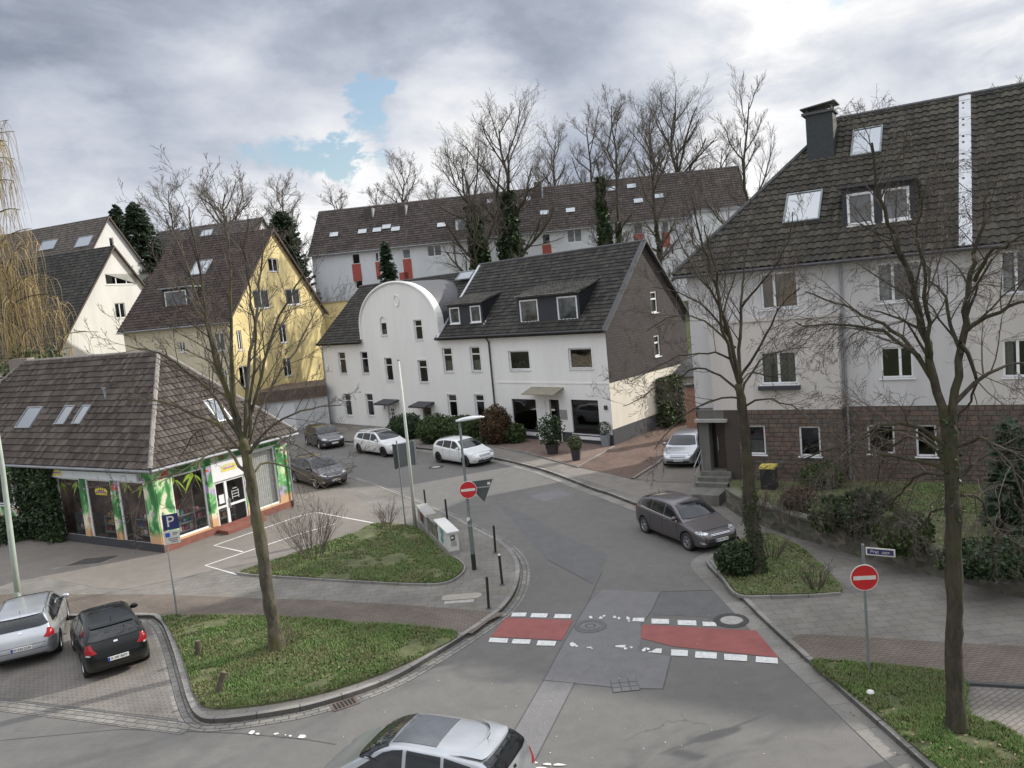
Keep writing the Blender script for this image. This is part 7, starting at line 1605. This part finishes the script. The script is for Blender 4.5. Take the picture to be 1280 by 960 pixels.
# ------------------------------------------------------------------ trees drawn from their limbs
def limbed_tree(name, label, base_px, zb, trunk, limbs, seed, prm, mats, depth=3.0, ycut=0, ysc=1):
    b = at(*base_px, zb); P = facing(b); t = thing(name, label, 'tree', tuple(b)); rng = random.Random(seed)
    def w3(x, y, off=0): y = y if y > ycut else ycut-(ycut-y)*ysc; u, v = P.px(x, y); return P.at(u, v, off)
    q = dict(seg=(6, 5, 4, 3, 2), wig=.085, up=(.0, .07, .05, .04, .03), n=(0, 7, 6, 5, 3), lv=4, ang=(.4, .9), ratio=(0, .45, .5, .5, .5), rmin=.0055, mr=.02, lift=.08); q.update(prm)
    pts = [w3(x, y) for x, y, r in trunk]; pts[0] = b-Vector((0, 0, .25)); pts.insert(1, b+Vector((0, 0, .12))); rs = [trunk[0][2]*1.75, trunk[0][2]*1.25]+[r for _, _, r in trunk[1:]]
    sp = []; sr = []
    for i in range(len(pts)-1):
        a, p1, p2, d = pts[max(0, i-1)], pts[i], pts[i+1], pts[min(len(pts)-1, i+2)]
        for k in range(4):
            f = k/4; sp.append((p1*2+(p2-a)*f+(a*2-p1*5+p2*4-d)*f*f+(p1*3-a-p2*3+d)*f**3)*.5); sr.append((rs[i]+(rs[i+1]-rs[i])*f)*(1+.07*noise.noise(Vector((i+f, seed, 0))*2)))
    sp.append(pts[-1]); sr.append(rs[-1]); tb = MB(); n0 = len(tb.v); tb.tube(sp, sr, 14)
    tb.v = [tuple(Vector(v)*1.0+Vector((noise.noise(Vector(v)*3.1), noise.noise(Vector(v)*3.1+Vector((7, 0, 0))), 0))*.045+Vector((noise.noise(Vector(v)*9), noise.noise(Vector(v)*9+Vector((5, 0, 0))), 0))*.018) for v in tb.v]
    tb.build('trunk', mats[0], t, smooth=True)
    cb = MB()
    for li, (pl, r0, off) in enumerate(limbs):
        n = len(pl); L = 0; pp = []
        for i, (x, y) in enumerate(pl): pp.append(w3(x, y, off*(i/(n-1))*depth))
        fine = []
        for i in range(n-1):
            a, p1, p2, d = pp[max(0, i-1)], pp[i], pp[i+1], pp[min(n-1, i+2)]
            for k in range(3):
                f = k/3; fine.append((p1*2+(p2-a)*f+(a*2-p1*5+p2*4-d)*f*f+(p1*3-a-p2*3+d)*f**3)*.5+Vector((rng.gauss(0, .025), rng.gauss(0, .025), rng.gauss(0, .025))))
        fine.append(pp[-1]); L = sum((fine[i+1]-fine[i]).length for i in range(len(fine)-1)); rr = [r0*(1-.85*(i/(len(fine)-1))**.9)+.006 for i in range(len(fine))]
        cb.tube(fine, rr, 8 if r0 > .06 else 6, 0, cap=False)
        q2 = dict(q); k = max(3, int(L*q.get('dens', 2.2))); q2['n'] = (0, k)+tuple(q['n'][2:]); q2['ratio'] = (0, q['blen']/max(L, .5))+tuple(q['ratio'][2:])
        spread(cb, fine, rr, L, 1, rng, q2, start=.22)
    cb.build('crown', list(mats), t); return t, P, sp, sr
M3 = (M_['bark'], M_['twig'])
zL = lambda l: [(140+x/4, 380+y/4) for x, y in l]
limbs = [
 ([(306, 575), (298, 540), (286, 500), (270, 455), (258, 400), (238, 330), (222, 265), (205, 215)], 0.074, -.2),
 ([(306, 560), (297, 520), (290, 470), (289, 400), (288, 330), (284, 265), (276, 205)], 0.070, .3),
 ([(300, 545), (284, 490), (268, 440), (258, 380), (250, 310), (243, 250), (240, 212)], 0.059, .5),
 ([(306, 565), (308, 510), (312, 460), (320, 400), (326, 330), (330, 270), (331, 225)], 0.063, -.5),
 ([(304, 548), (318, 500), (330, 450), (348, 395), (366, 345), (378, 305)], 0.052, .5),
 ([(312, 560), (322, 520), (345, 480), (372, 440), (395, 400), (412, 365)], 0.044, -.6),
 ([(308, 580), (292, 552), (262, 530), (225, 515), (190, 505), (158, 508)], 0.056, -.5),
 ([(306, 590), (285, 565), (258, 545), (235, 560), (212, 600)], 0.044, -.9),
 ([(310, 570), (325, 545), (352, 520), (385, 505), (418, 500)], 0.041, .5),
 ([(312, 595), (335, 580), (362, 590), (392, 608), (420, 628)], 0.033, -.6),
 ([(302, 555), (272, 500), (238, 462), (205, 440), (170, 430)], 0.048, .6),
 ([(300, 540), (280, 470), (255, 400), (226, 350), (200, 320)], 0.044, -.8),
 ([(310, 545), (316, 480), (318, 420), (310, 350), (305, 290), (308, 235)], 0.044, .9),
 ([(308, 570), (335, 540), (365, 545), (398, 560)], 0.030, .9), ([(300, 560), (268, 560), (235, 580), (200, 590), (172, 605)], 0.033, .4)]
limbed_tree('street_tree', 'bare tree with many upswept limbs growing in the near grass verge', (346, 811), PH+.05, [(346, 811, 0.194), (341, 775, 0.176), (333, 730, 0.168), (328, 690, 0.172), (321, 650, 0.150), (315, 610, 0.142), (309, 575, 0.138), (303, 548, 0.103)], limbs, 4,
            dict(blen=1.65, dens=2.2, n=(0, 0, 5, 4, 3), lv=4, ratio=(0, 0, .42, .5, .5), rmin=.0052), M3, ycut=400, ysc=.70)
# middle right tree with ivy
zM = lambda l: [(760+x/3.555, 230+y/3.555) for x, y in l]
M4 = (M_['bark_dark'], M_['twig'])
limbs = [
 ([(926, 500), (917, 440), (903, 385), (893, 340), (880, 295), (872, 255), (866, 215)], 0.074, .2),
 ([(924, 480), (908, 430), (898, 370), (897, 330), (888, 290), (884, 262)], 0.052, .6),
 ([(926, 478), (924, 440), (926, 390), (929, 350), (932, 305), (938, 260)], 0.059, -.5),
 ([(912, 420), (895, 375), (872, 335), (850, 290), (838, 250)], 0.044, -.6),
 ([(926, 470), (945, 442), (962, 405), (978, 375), (996, 355)], 0.041, .4), ([(926, 385), (945, 355), (965, 325), (980, 285), (985, 245)], 0.033, .7),
 ([(926, 492), (950, 452), (985, 440), (1018, 438)], 0.033, -.4), ([(924, 490), (900, 470), (872, 462), (840, 478), (800, 500), (772, 515)], 0.037, -.4),
 ([(922, 455), (895, 440), (862, 440), (828, 452), (795, 470)], 0.033, .5), ([(918, 435), (890, 410), (860, 398), (828, 402), (798, 420)], 0.033, -.8), ([(914, 425), (885, 385), (855, 362), (825, 352)], 0.033, .8),
 ([(928, 500), (905, 495), (878, 500), (850, 520), (825, 548)], 0.033, .6), ([(928, 510), (955, 495), (985, 500), (1015, 522)], 0.033, .5), ([(925, 480), (940, 470), (970, 480), (1000, 470)], 0.026, -.9)]
tm, PM, sp, sr = limbed_tree('street_tree', 'bare tree with ivy round its trunk on the small island by the grey-brown car', (946, 714), PH+.08, [(946, 714, 0.232), (943, 680, 0.215), (938, 640, 0.202), (936, 600, 0.172), (933, 560, 0.150), (929, 520, 0.142), (924, 480, 0.112)], limbs, 9,
            dict(blen=1.6, dens=2.4, n=(0, 0, 5, 4, 3), ratio=(0, 0, .42, .5, .5), rmin=.0055), M4, ycut=380, ysc=.8)
def ivy_on(t, sp, sr, h0, h1, n, rng, spreadr=.09, sz=.07, name='ivy'):
    mb = MB(); k = [(p, r) for p, r in zip(sp, sr) if h0 <= p.z <= h1]
    def f(q):
        i = q.randrange(len(k)-1); a = q.random(); p = k[i][0].lerp(k[i+1][0], a); an = q.uniform(0, 2*PI); rr = k[i][1]+abs(q.gauss(0, spreadr)); 
        if noise.noise(p*2+Vector((math.cos(an), math.sin(an), 0))) < -.15: return None
        return p+Vector((math.cos(an)*rr, math.sin(an)*rr, q.gauss(0, .03)))
    leaf_cloud(mb, n, f, sz, rng); o = mb.build(name, M_['ivy'], t); return o
ivy_on(tm, sp, sr, 0, 3.0, 1700, random.Random(1), .035, .05)
# right tree, drooping
limbs = [
 ([(1186, 540), (1172, 490), (1158, 430), (1146, 375), (1130, 320), (1112, 265), (1098, 205), (1092, 150)], 0.089, .2),
 ([(1190, 530), (1196, 470), (1205, 410), (1214, 355), (1222, 310), (1232, 260), (1240, 215)], 0.081, -.3),
 ([(1165, 470), (1162, 420), (1158, 370), (1152, 320), (1150, 270), (1158, 225)], 0.044, .7),
 ([(1200, 440), (1185, 390), (1165, 350), (1148, 315)], 0.037, -.6), ([(1216, 345), (1235, 315), (1258, 295), (1290, 285)], 0.037, .5),
 ([(1176, 495), (1150, 450), (1115, 415), (1078, 395), (1040, 380), (1000, 366)], 0.048, -.3), ([(1170, 475), (1130, 430), (1090, 408), (1048, 402), (1005, 398)], 0.041, .5),
 ([(1204, 430), (1222, 470), (1215, 510), (1200, 540)], 0.037, -.5), ([(1205, 415), (1245, 390), (1285, 375), (1330, 370)], 0.044, .2), ([(1195, 500), (1235, 470), (1275, 462), (1320, 470)], 0.041, -.6),
 ([(1190, 590), (1150, 577), (1105, 573), (1060, 568), (1020, 575), (985, 592)], 0.044, -.4), ([(1192, 600), (1160, 600), (1135, 620), (1118, 645), (1105, 670)], 0.033, -.9),
 ([(1190, 605), (1215, 590), (1245, 575), (1285, 560)], 0.037, -.6), ([(1182, 560), (1150, 530), (1115, 520), (1080, 530), (1055, 555)], 0.037, .8), ([(1196, 560), (1225, 545), (1250, 560), (1270, 600), (1278, 640)], 0.033, .5),
 ([(1194, 620), (1215, 625), (1235, 650), (1250, 690), (1262, 720)], 0.030, -.8), ([(1188, 585), (1160, 560), (1130, 560), (1100, 590), (1085, 640)], 0.030, -.9), ([(1186, 575), (1150, 545), (1110, 545), (1070, 560), (1045, 600)], 0.026, -.5), ([(1188, 640), (1170, 650), (1150, 680), (1140, 710)], 0.022, -1.0)]
t3, P3_, sp3, sr3 = limbed_tree('street_tree', 'large bare tree with drooping twigs in the right grass verge', (1196, 910), PH+.05, [(1196, 910, 0.163), (1194, 870, 0.148), (1192, 820, 0.153), (1194, 760, 0.142), (1192, 700, 0.144), (1192, 650, 0.146), (1190, 600, 0.133), (1188, 550, 0.125), (1184, 520, 0.095)], limbs, 21,
            dict(blen=1.55, dens=3.1, n=(0, 0, 6, 5, 3), up=(0, -.02, -.10, -.13, -.10), ratio=(0, 0, .5, .55, .5), rmin=.0038, lift=.0, wig=.13), M4, depth=2.2, ycut=350, ysc=.84)
ivy_on(t3, sp3, sr3, 4.2, 6.8, 300, random.Random(3), .08, .05)
# ------------------------------------------------------------------ trees beyond the houses
def pt(px, py, d): r = ray(px, py); return CAM + r*(d/r.y)
def back_tree(label, cx, topy, basey, wpx, d, seed, tr=.28, name='bare_tree', prm=None, mats=None, nl=19, fork=.2, grp='bare trees on the rise behind the houses', lean=(0, 0)):
    g = pt(cx, basey, d); top = pt(cx, topy, d); zb = hill(g.x, g.y)-.1; h = top.z-zb; w = wpx*1.12/1000*d
    q = dict(lv=4, n=(0, 7, 6, 5, 3), rmin=.012, wig=.13, ang=(.35, .85), up=(.1, .10, .08, .05), mr=.06); q.update(prm or {})
    return auto_tree(name, label, 'tree', (g.x, g.y, zb), h, w, tr, seed, q, grp, mats, fork=fork, nlimb=nl, lean=lean)
dk = (M_['bark_dark'], M_['twigdark']) if 'twigdark' in M_ else (M_['bark_dark'], plain('twigdark', (.095, .080, .067), .9, var=.2))
E6 = dict(lv=4, n=(0, 11, 10, 7, 4), rmin=.0100, ang=(.4, 1.05), wig=.10, seg=(6, 6, 4, 3, 2))
for a in (
 ('broad bare tree left of the others, right above the yellow house ridge', 292, 205, 330, 95, 118, 31, .45), ('bare tree rising between the yellow house and the tall cypress', 362, 210, 330, 60, 122, 32, .32),
 ('small gnarled bare tree just left of the apartment block', 428, 222, 330, 50, 125, 33, .3), ('thin bare tree at the far left behind the fir trees', 222, 208, 330, 56, 120, 34, .28), ('small bare tree behind the left end of the block', 478, 228, 320, 42, 118, 35, .22), ('bare tree with a leaning crown over the left half of the block ridge', 513, 182, 320, 60, 112, 36, .30), ('low bare tree peeping over the block ridge left of the ivy trees', 548, 216, 310, 44, 116, 37, .22),
 ('tall slender bare tree, left one of a pair near the block chimney', 745, 108, 310, 70, 104, 41, .3), ('tall slender bare tree, right one of a pair near the block chimney', 778, 100, 310, 62, 102, 42, .3), ('bare tree with a dense crown just right of the block chimney', 703, 140, 310, 70, 106, 43, .32), ('dense dark wide bare tree over the right half of the block', 850, 82, 310, 120, 100, 44, .48), ('second trunk of dense twigs beside the dark wide tree', 822, 96, 310, 80, 104, 45, .32), ('short brownish bare tree between the wide tree and the double stemmed one', 905, 165, 310, 60, 108, 46, .3)):
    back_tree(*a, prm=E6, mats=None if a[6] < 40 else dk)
back_tree('tall double stemmed bare tree beside the chimney of the right house', 940, 72, 330, 100, 78, 51, .30, prm=dict(E6, ang=(.3, .7), up=(.15, .15, .1, .08, .05)), mats=dk, nl=14, fork=.35, grp=None)
back_tree('bare tree whose twigs show above the ridge of the right house', 1100, 118, 330, 70, 70, 52, .22, prm=dict(E6), mats=dk, grp=None)
back_tree('bare tree whose twigs show above the ridge at the right edge', 1262, 96, 330, 60, 66, 53, .22, prm=dict(E6), mats=dk, grp=None)
# ivy-clad trees in front of the block
def ivied(label, cx, topy, basey, wpx, d, seed, ivh, ivr, n, tr=.28, prm=None, lean=(0, 0), nl=17, fork=.35, bl=None):
    t, pts = back_tree(label, cx, topy, basey, wpx, d, seed, tr, 'ivy_clad_tree', prm or E6, dk, nl, fork, 'ivy clad trees before the apartment block', lean)
    z0 = pts[0].z; rng = random.Random(seed); mb = MB(); ivh = pt(cx, ivh, d).z-z0
    def f(q):
        z = z0+.5+q.random()*(ivh); i = 0
        while i < len(pts)-2 and pts[i+1].z < z: i += 1
        p = pts[i].lerp(pts[i+1], min(1, max(0, (z-pts[i].z)/max(.1, pts[i+1].z-pts[i].z)))); fr = (z-z0)/ivh; r = ivr*(1.15-.75*fr)*(.7+.5*noise.noise(Vector((q.uniform(-1, 1), z*.9, seed))))
        a = q.uniform(0, 2*PI); k = q.random()**.5
        return Vector((p.x+math.cos(a)*r*k, p.y+math.sin(a)*r*k, z))
    leaf_cloud(mb, n, f, .26, rng); mb.build('ivy', M_['ivy'], t); return t
ivied('ivy covered tree in front of the block, tall one with a wide bare crown', 645, 98, 370, 130, 84, 61, 245, 2.6, 15000, .42, dict(E6, ang=(.4, 1.0)))
ivied('ivy covered tree in front of the block, leaning left with a spreading bare crown', 612, 150, 380, 130, 80, 62, 262, 2.3, 11000, .36, dict(E6, ang=(.4, 1.0)), lean=(-1.2, 0))
ivied('slim ivy column tree over the ridge of the dormer house', 757, 170, 330, 42, 80, 63, 228, 1.5, 8000, .22)
ivied('thin trunk with a little ivy just right of the slim ivy column', 776, 120, 330, 48, 80, 64, 285, .8, 2200, .2)
ivied('bare trunk with ivy at its foot behind the slate gable', 830, 130, 400, 70, 74, 65, 290, .5, 1200, .3)
# conifers
def conifer(label, cx, topy, basey, wpx, d, seed, name='fir_tree', n=7000, col='conifer', shape=1.0, grp=None):
    g = pt(cx, basey, d); top = pt(cx, topy, d); zb = hill(g.x, g.y)-.1; h = top.z-zb; R0 = wpx/2000*d; t = thing(name, label, 'tree', (g.x, g.y, zb), grp); rng = random.Random(seed)
    MB().tube([(g.x, g.y, zb), (g.x, g.y, zb+h*.97)], [.22, .02], 7).build('trunk', M_['bark_dark'], t); mb = MB()
    nb = int(h*20)
    for i in range(nb):
        f = (i+rng.random())/nb; z = zb+h*(.06+.94*f); r = R0*((1-f)**shape)*rng.uniform(.75, 1.15)+.08; a = rng.uniform(0, 2*PI); drp = .32 if name == 'fir_tree' else -.6
        m = max(8, int(n*1.7/nb))
        for k in range(m):
            q = rng.random()**.6; w = rng.gauss(0, .11+.10*q*r*.5); c, s = math.cos(a), math.sin(a); x = q*r; p = Vector((g.x+c*x-s*w, g.y+s*x+c*w, z-drp*x+rng.gauss(0, .06)))
            d1 = Vector((c+rng.gauss(0, .5), s+rng.gauss(0, .5), rng.gauss(-.1, .3))).normalized(); d2 = d1.orthogonal().normalized(); sz = .24*rng.uniform(.6, 1.3); mb.add([p-d1*sz, p+d2*sz*.35, p+d1*sz, p-d2*sz*.35], [(0, 1, 2, 3)])
    mb.build('crown', M_[col], t); return t
conifer('dark fir behind the white gabled houses, left of two', 156, 256, 345, 70, 108, 71, n=14000, shape=.5, grp='firs behind the left houses'); conifer('dark fir behind the white gabled houses, right and fuller of two', 180, 252, 345, 92, 106, 72, n=18000, shape=.5, grp='firs behind the left houses')
conifer('dense green cypress at the right verge of the yellow house', 367, 265, 400, 66, 92, 73, 'cypress_tree', 16000, shape=.5); conifer('small spruce between the arched gable and the block', 488, 303, 372, 50, 76, 74, n=7000, shape=.6)
conifer('small evergreen far right beside the right house window', 1262, 530, 575, 60, 23.5, 75, n=2500, shape=.5)
# weeping willow at the left edge
def willow():
    b = Vector((-29.5, 50.0, 0)); t = thing('willow_tree', 'yellow-twigged weeping willow at the left edge behind the shop', 'tree', tuple(b)); rng = random.Random(5); H = pt(0, 120, 48).z
    tb = MB(); tb.tube([b-Vector((0, 0, .3)), b+Vector((-.2, 0, 4)), b+Vector((-.9, .2, 8)), b+Vector((-1.6, 0, 13)), b+Vector((-2.0, 0, H*.85))], [.5, .42, .34, .2, .08], 10); tb.build('trunk', M_['bark'], t); cb = MB()
    for i in range(75):
        f = rng.random(); h0 = 4.5+f*(H-6); a = rng.uniform(0, 2*PI); d = Vector((math.cos(a), math.sin(a), rng.uniform(.5, 1.1))); L = rng.uniform(1.8, 3.6)*(1.25-.65*f); p = b+Vector((-.9*f*2, 0, h0)); pts = [p]; q = p; dd = d.normalized()
        for k in range(6): dd = (dd+Vector((rng.gauss(0, .08), rng.gauss(0, .08), -.13))).normalized(); q = q+dd*L/5; pts.append(q)
        cb.tube(pts, [.06*(1-.12*k) for k in range(7)], 5, 0, cap=False)
        for k in range(20):
            i0 = rng.randrange(1, 6); s = pts[i0].lerp(pts[i0+1], rng.random()); ln = rng.uniform(1.5, 4.6); ps = [s]; w = s; v = Vector((rng.gauss(0, .35), rng.gauss(0, .35), .15))
            for j in range(7): v = v*.62+Vector((rng.gauss(0, .05), rng.gauss(0, .05), -.42)); w = w+v.normalized()*ln/7; ps.append(w)
            cb.tube(ps, [.013-.0012*j for j in range(8)], 3, 1, cap=False)
    cb.build('crown', [M_['bark'], M_['twig_gold']], t)
    iv = MB(); leaf_cloud(iv, 4200, lambda q: in_ball((b.x+.6, b.y-1.2, 6.2), (3.0, 2.0, 3.0), q, .3), .16, rng); iv.build('ivy', M_['ivylight'] if 'ivylight' in M_ else M_['hedge'], t)
willow()
# ------------------------------------------------------------------ shrubs and hedges
def bush(label, px, py, zb, r, n, mat, sz, name='shrub', seed=1, zc=None, grp=None, stems=True):
    b = at(px, py, zb); t = thing(name, label, 'shrub', tuple(b), grp); rng = random.Random(seed); c = (b.x, b.y, b.z+(zc if zc else r[2]*.85))
    if stems:
        mb = MB()
        for _ in range(8): grow(mb, b, Vector((rng.gauss(0, .5), rng.gauss(0, .5), 1)), r[2]*1.3, .02, 2, rng, dict(seg=(3, 3, 3, 3), wig=.1, up=(0, 0, .05, .05), n=(0, 3, 3, 3), lv=3, ang=(.4, .9), ratio=(.5,)*4, rmin=.006, mr=.5))
        mb.build('stems', M_['bark_dark'], t)
    mb = MB(); leaf_cloud(mb, n, lambda q: in_ball(c, r, q, .72), sz, rng)
    core = MB(); core.lathe([(0, -.72), (.42, -.6), (.68, -.25), (.72, .1), (.52, .5), (.2, .7), (0, .72)], 14); core.v = [(c[0]+x*r[0]*1.08, c[1]+y*r[1]*1.08, c[2]+z*r[2]*1.05) for x, y, z in core.v]
    mb.v += core.v; k = len(mb.v)-len(core.v); mb.f += [[i+k for i in f] for f in core.f]; mb.m += core.m
    mb.build('foliage', M_[mat], t); return t
z4a = lambda x, y: (380+x/3.0476, 400+y/3.0476)
bush('small rounded dark green hedge ball between the two house doors', 509, 548, PH, (1.4, 1.0, 1.0), 3500, 'ivy', .09, 'hedge', 1)
bush('long rounded green hedge behind the white hatchback, left part', 547, 553, PH, (1.4, 1.0, 1.05), 4500, 'hedge', .09, 'hedge', 2); bush('long rounded green hedge behind the white hatchback, right part', 577, 553, PH, (1.5, 1.0, 1.0), 4500, 'hedge', .09, 'hedge', 3)
bush('big reddish brown dome hedge under the downpipe', 622, 554, PH, (1.1, 1.0, 1.35), 6500, 'hedge_red', .08, 'hedge', 4)
bush('loose light green shrub before the left showroom window', 645, 553, PH, (.75, .65, .7), 1500, 'hedge', .12, 'shrub', 5); bush('dark low hedge remnant between the green and brown hedges', 596, 549, PH, (1.0, .7, .8), 1600, 'ivy', .09, 'hedge', 6)
bush('small bush beside the pale block wall under the hedge', 600, 556, PH, (.4, .4, .3), 300, 'hedge', .09, 'shrub', 16)
bush('dark evergreen bush at the left tip of the tree island', 921, 716, PH+.08, (.62, .6, .52), 2600, 'ivy', .07, 'shrub', 7)
def bare_bush(label, px, py, zb, h, w, ns, seed, mat='twig_red', r=.014, name='bare_shrub', dens=4, lean=0):
    b = at(px, py, zb); t = thing(name, label, 'shrub', tuple(b)); rng = random.Random(seed); mb = MB()
    for i in range(ns):
        a = 2*PI*i/ns+rng.uniform(-.3, .3); k = rng.uniform(.2, 1)*w/h*.62; p = b+Vector((math.cos(a)*.12*w, math.sin(a)*.12*w, -.03))
        grow(mb, p, Vector((math.cos(a)*k+lean, math.sin(a)*k, 1)), h*rng.uniform(.7, 1.1), r, 1, rng, dict(seg=(5, 5, 4, 3), wig=.07, up=(0, .05, .08, .08), n=(0, 0, dens, 3), lv=3, ang=(.3, .75), ratio=(0, 0, .45, .45), rmin=.0045, mr=.5))
    mb.build('stems', M_[mat], t); return t
bare_bush('bare vase-shaped shrub standing in the far grass island', 392, 696, PH+.05, 1.9, 2.6, 34, 3, 'twig', dens=7)
bare_bush('small trimmed reddish shrub at the back tip of the far grass island', 484, 658, PH+.05, 1.0, 1.1, 20, 4, 'twig_red', .012)
bare_bush('leafless shrub behind the ivy trunk on the tree island', 966, 698, PH+.08, .8, 1.2, 14, 5, 'twig'); bare_bush('straggly shrub at the right end of the tree island', 1020, 735, PH+.08, .75, 1.1, 18, 6, 'twig')
bare_bush('reddish suckers round the foot of the near verge tree', 362, 806, PH+.05, .55, .7, 12, 8, 'twig_red', .006)
zg = PH+.62
for i, (lab, x, y, r, n, m, sz) in enumerate((
 ('dark green laurel in the raised garden, left one of the row', 1040, 660, (.8, .7, .6), 1300, 'hedge', .10), ('dark green laurel in the raised garden, tallest in the middle', 1085, 668, (.9, .8, .8), 2600, 'ivy', .11), ('dark green laurel hanging over the wall right of the street sign', 1130, 690, (.85, .7, .7), 1900, 'hedge', .10), ('light green shrub with yellow shoots under the middle base windows', 1028, 610, (.9, .6, .6), 1500, 'hedge', .08),
 ('low dark hedge along the wall top at the right edge', 1245, 718, (1.6, .7, .55), 4200, 'ivy', .08), ('dark bush at the far right against the neighbour house', 1268, 560, (1.2, .8, 1.0), 2600, 'ivy', .09), ('small dark shrub below the second base window', 1000, 640, (.7, .5, .5), 1200, 'hedge_red', .08))):
    bush(lab, x, y, zg, r, n, m, sz, 'garden_shrub', 40+i)
for i, (lab, x, y, h, w) in enumerate((('tangled bare bramble at the left end of the garden wall', 985, 652, 1.2, 1.8), ('bare arching shrub behind the street name plate', 1062, 672, 1.7, 2.2), ('bare shrub right of the big trunk on the wall', 1225, 705, 1.3, 2.4), ('rusty brown twigs beside the yellow-lidded bin', 948, 640, .8, 1.2))):
    bare_bush(lab, x, y, zg, h, w, 26, 60+i, 'twig' if i < 3 else 'twig_red', .009)
# ivy on the shop wall and at the slate house, hill scrub
def ivy_wall(label, P, u0, u1, z0, z1, n, name='ivy_growth', mat='ivy', sz=.10, thick=.3, ragged=.5):
    rng = random.Random(n); o = P.at((u0+u1)/2, z0); t = thing(name, label, 'climbing plant', tuple(o)); mb = MB()
    def f(q):
        u = q.uniform(u0, u1); z = q.uniform(z0, z1); e = min(u-u0, u1-u)/(u1-u0)*2
        if e < ragged*(.5+.9*noise.noise(Vector((z*1.3, n*.01, u*.2)))): return None
        return P.at(u, z, .05+abs(q.gauss(0, thick*.5)))
    leaf_cloud(mb, n, f, sz, rng); mb.build('foliage', M_[mat], t)
    mb = MB()
    for _ in range(14):
        u = rng.uniform(u0+.3*(u1-u0), u1-.3*(u1-u0)); pts = [P.at(u+rng.gauss(0, .2)*i, z0+(z1-z0)*i/5, .06) for i in range(6)]; mb.tube(pts, [.03-.004*i for i in range(6)], 4)
    mb.build('stems', M_['bark_dark'], t)
L_ = SHOP[1]; a = L_.px(30, 650)[0]; b_ = L_.px(82, 650)[0]
ivy_wall('thick dark ivy climbing the shop wall between the small and large windows', L_, a, b_+.25, -.05, 3.4, 9000, sz=.11, thick=.5, ragged=.25)
ivy_wall('low dark ivy mound spreading on the ground at the left of the shop', PL(L_.at(a-5, 0, .0), L_.u), 0, 6.0, -.05, .9, 6000, sz=.11, thick=1.6, ragged=.1)
SPL = PL(TER[0].at(TER[3], 0), TER[2]); a = SPL.px(815, 500)[0]
ivy_wall('leafy climber on the rear corner of the slate-sided house', SPL, a+.3, a+3.2, .1, 3.2, 4200, mat='hedge', sz=.13, thick=.8, ragged=.15)
for i, (x, y, d, w, lab) in enumerate(((405, 390, 90, 2.6, 'russet bare scrub between the yellow annex and the block'), (425, 395, 88, 2.4, 'brown bare thicket above the annex roof'), (80, 420, 54, 3, 'bare thicket in front of the white gabled house'), (120, 425, 54, 2.6, 'thin bare saplings behind the shop ridge'))):
    g = pt(x, y, d); zb = hill(g.x, g.y); t = thing('thicket', lab, 'shrub', (g.x, g.y, zb)); rng = random.Random(80+i); mb = MB()
    for k in range(26):
        a_ = rng.uniform(0, 2*PI); grow(mb, Vector((g.x+rng.gauss(0, w*.4), g.y+rng.gauss(0, w*.3), zb-.1)), Vector((math.cos(a_)*.35, math.sin(a_)*.35, 1)), rng.uniform(2.5, 4.8), .03, 1, rng, dict(seg=(4, 4, 4, 3), wig=.09, up=(0, .05, .08, .05), n=(0, 0, 6, 4), lv=3, ang=(.3, .8), ratio=(0, 0, .4, .45), rmin=.010, mr=.5))
    mb.build('stems', M_['twig_red'] if i < 2 else M_['twig'], t)
for o in bpy.data.objects:
    if '_o' in o: del o['_o']
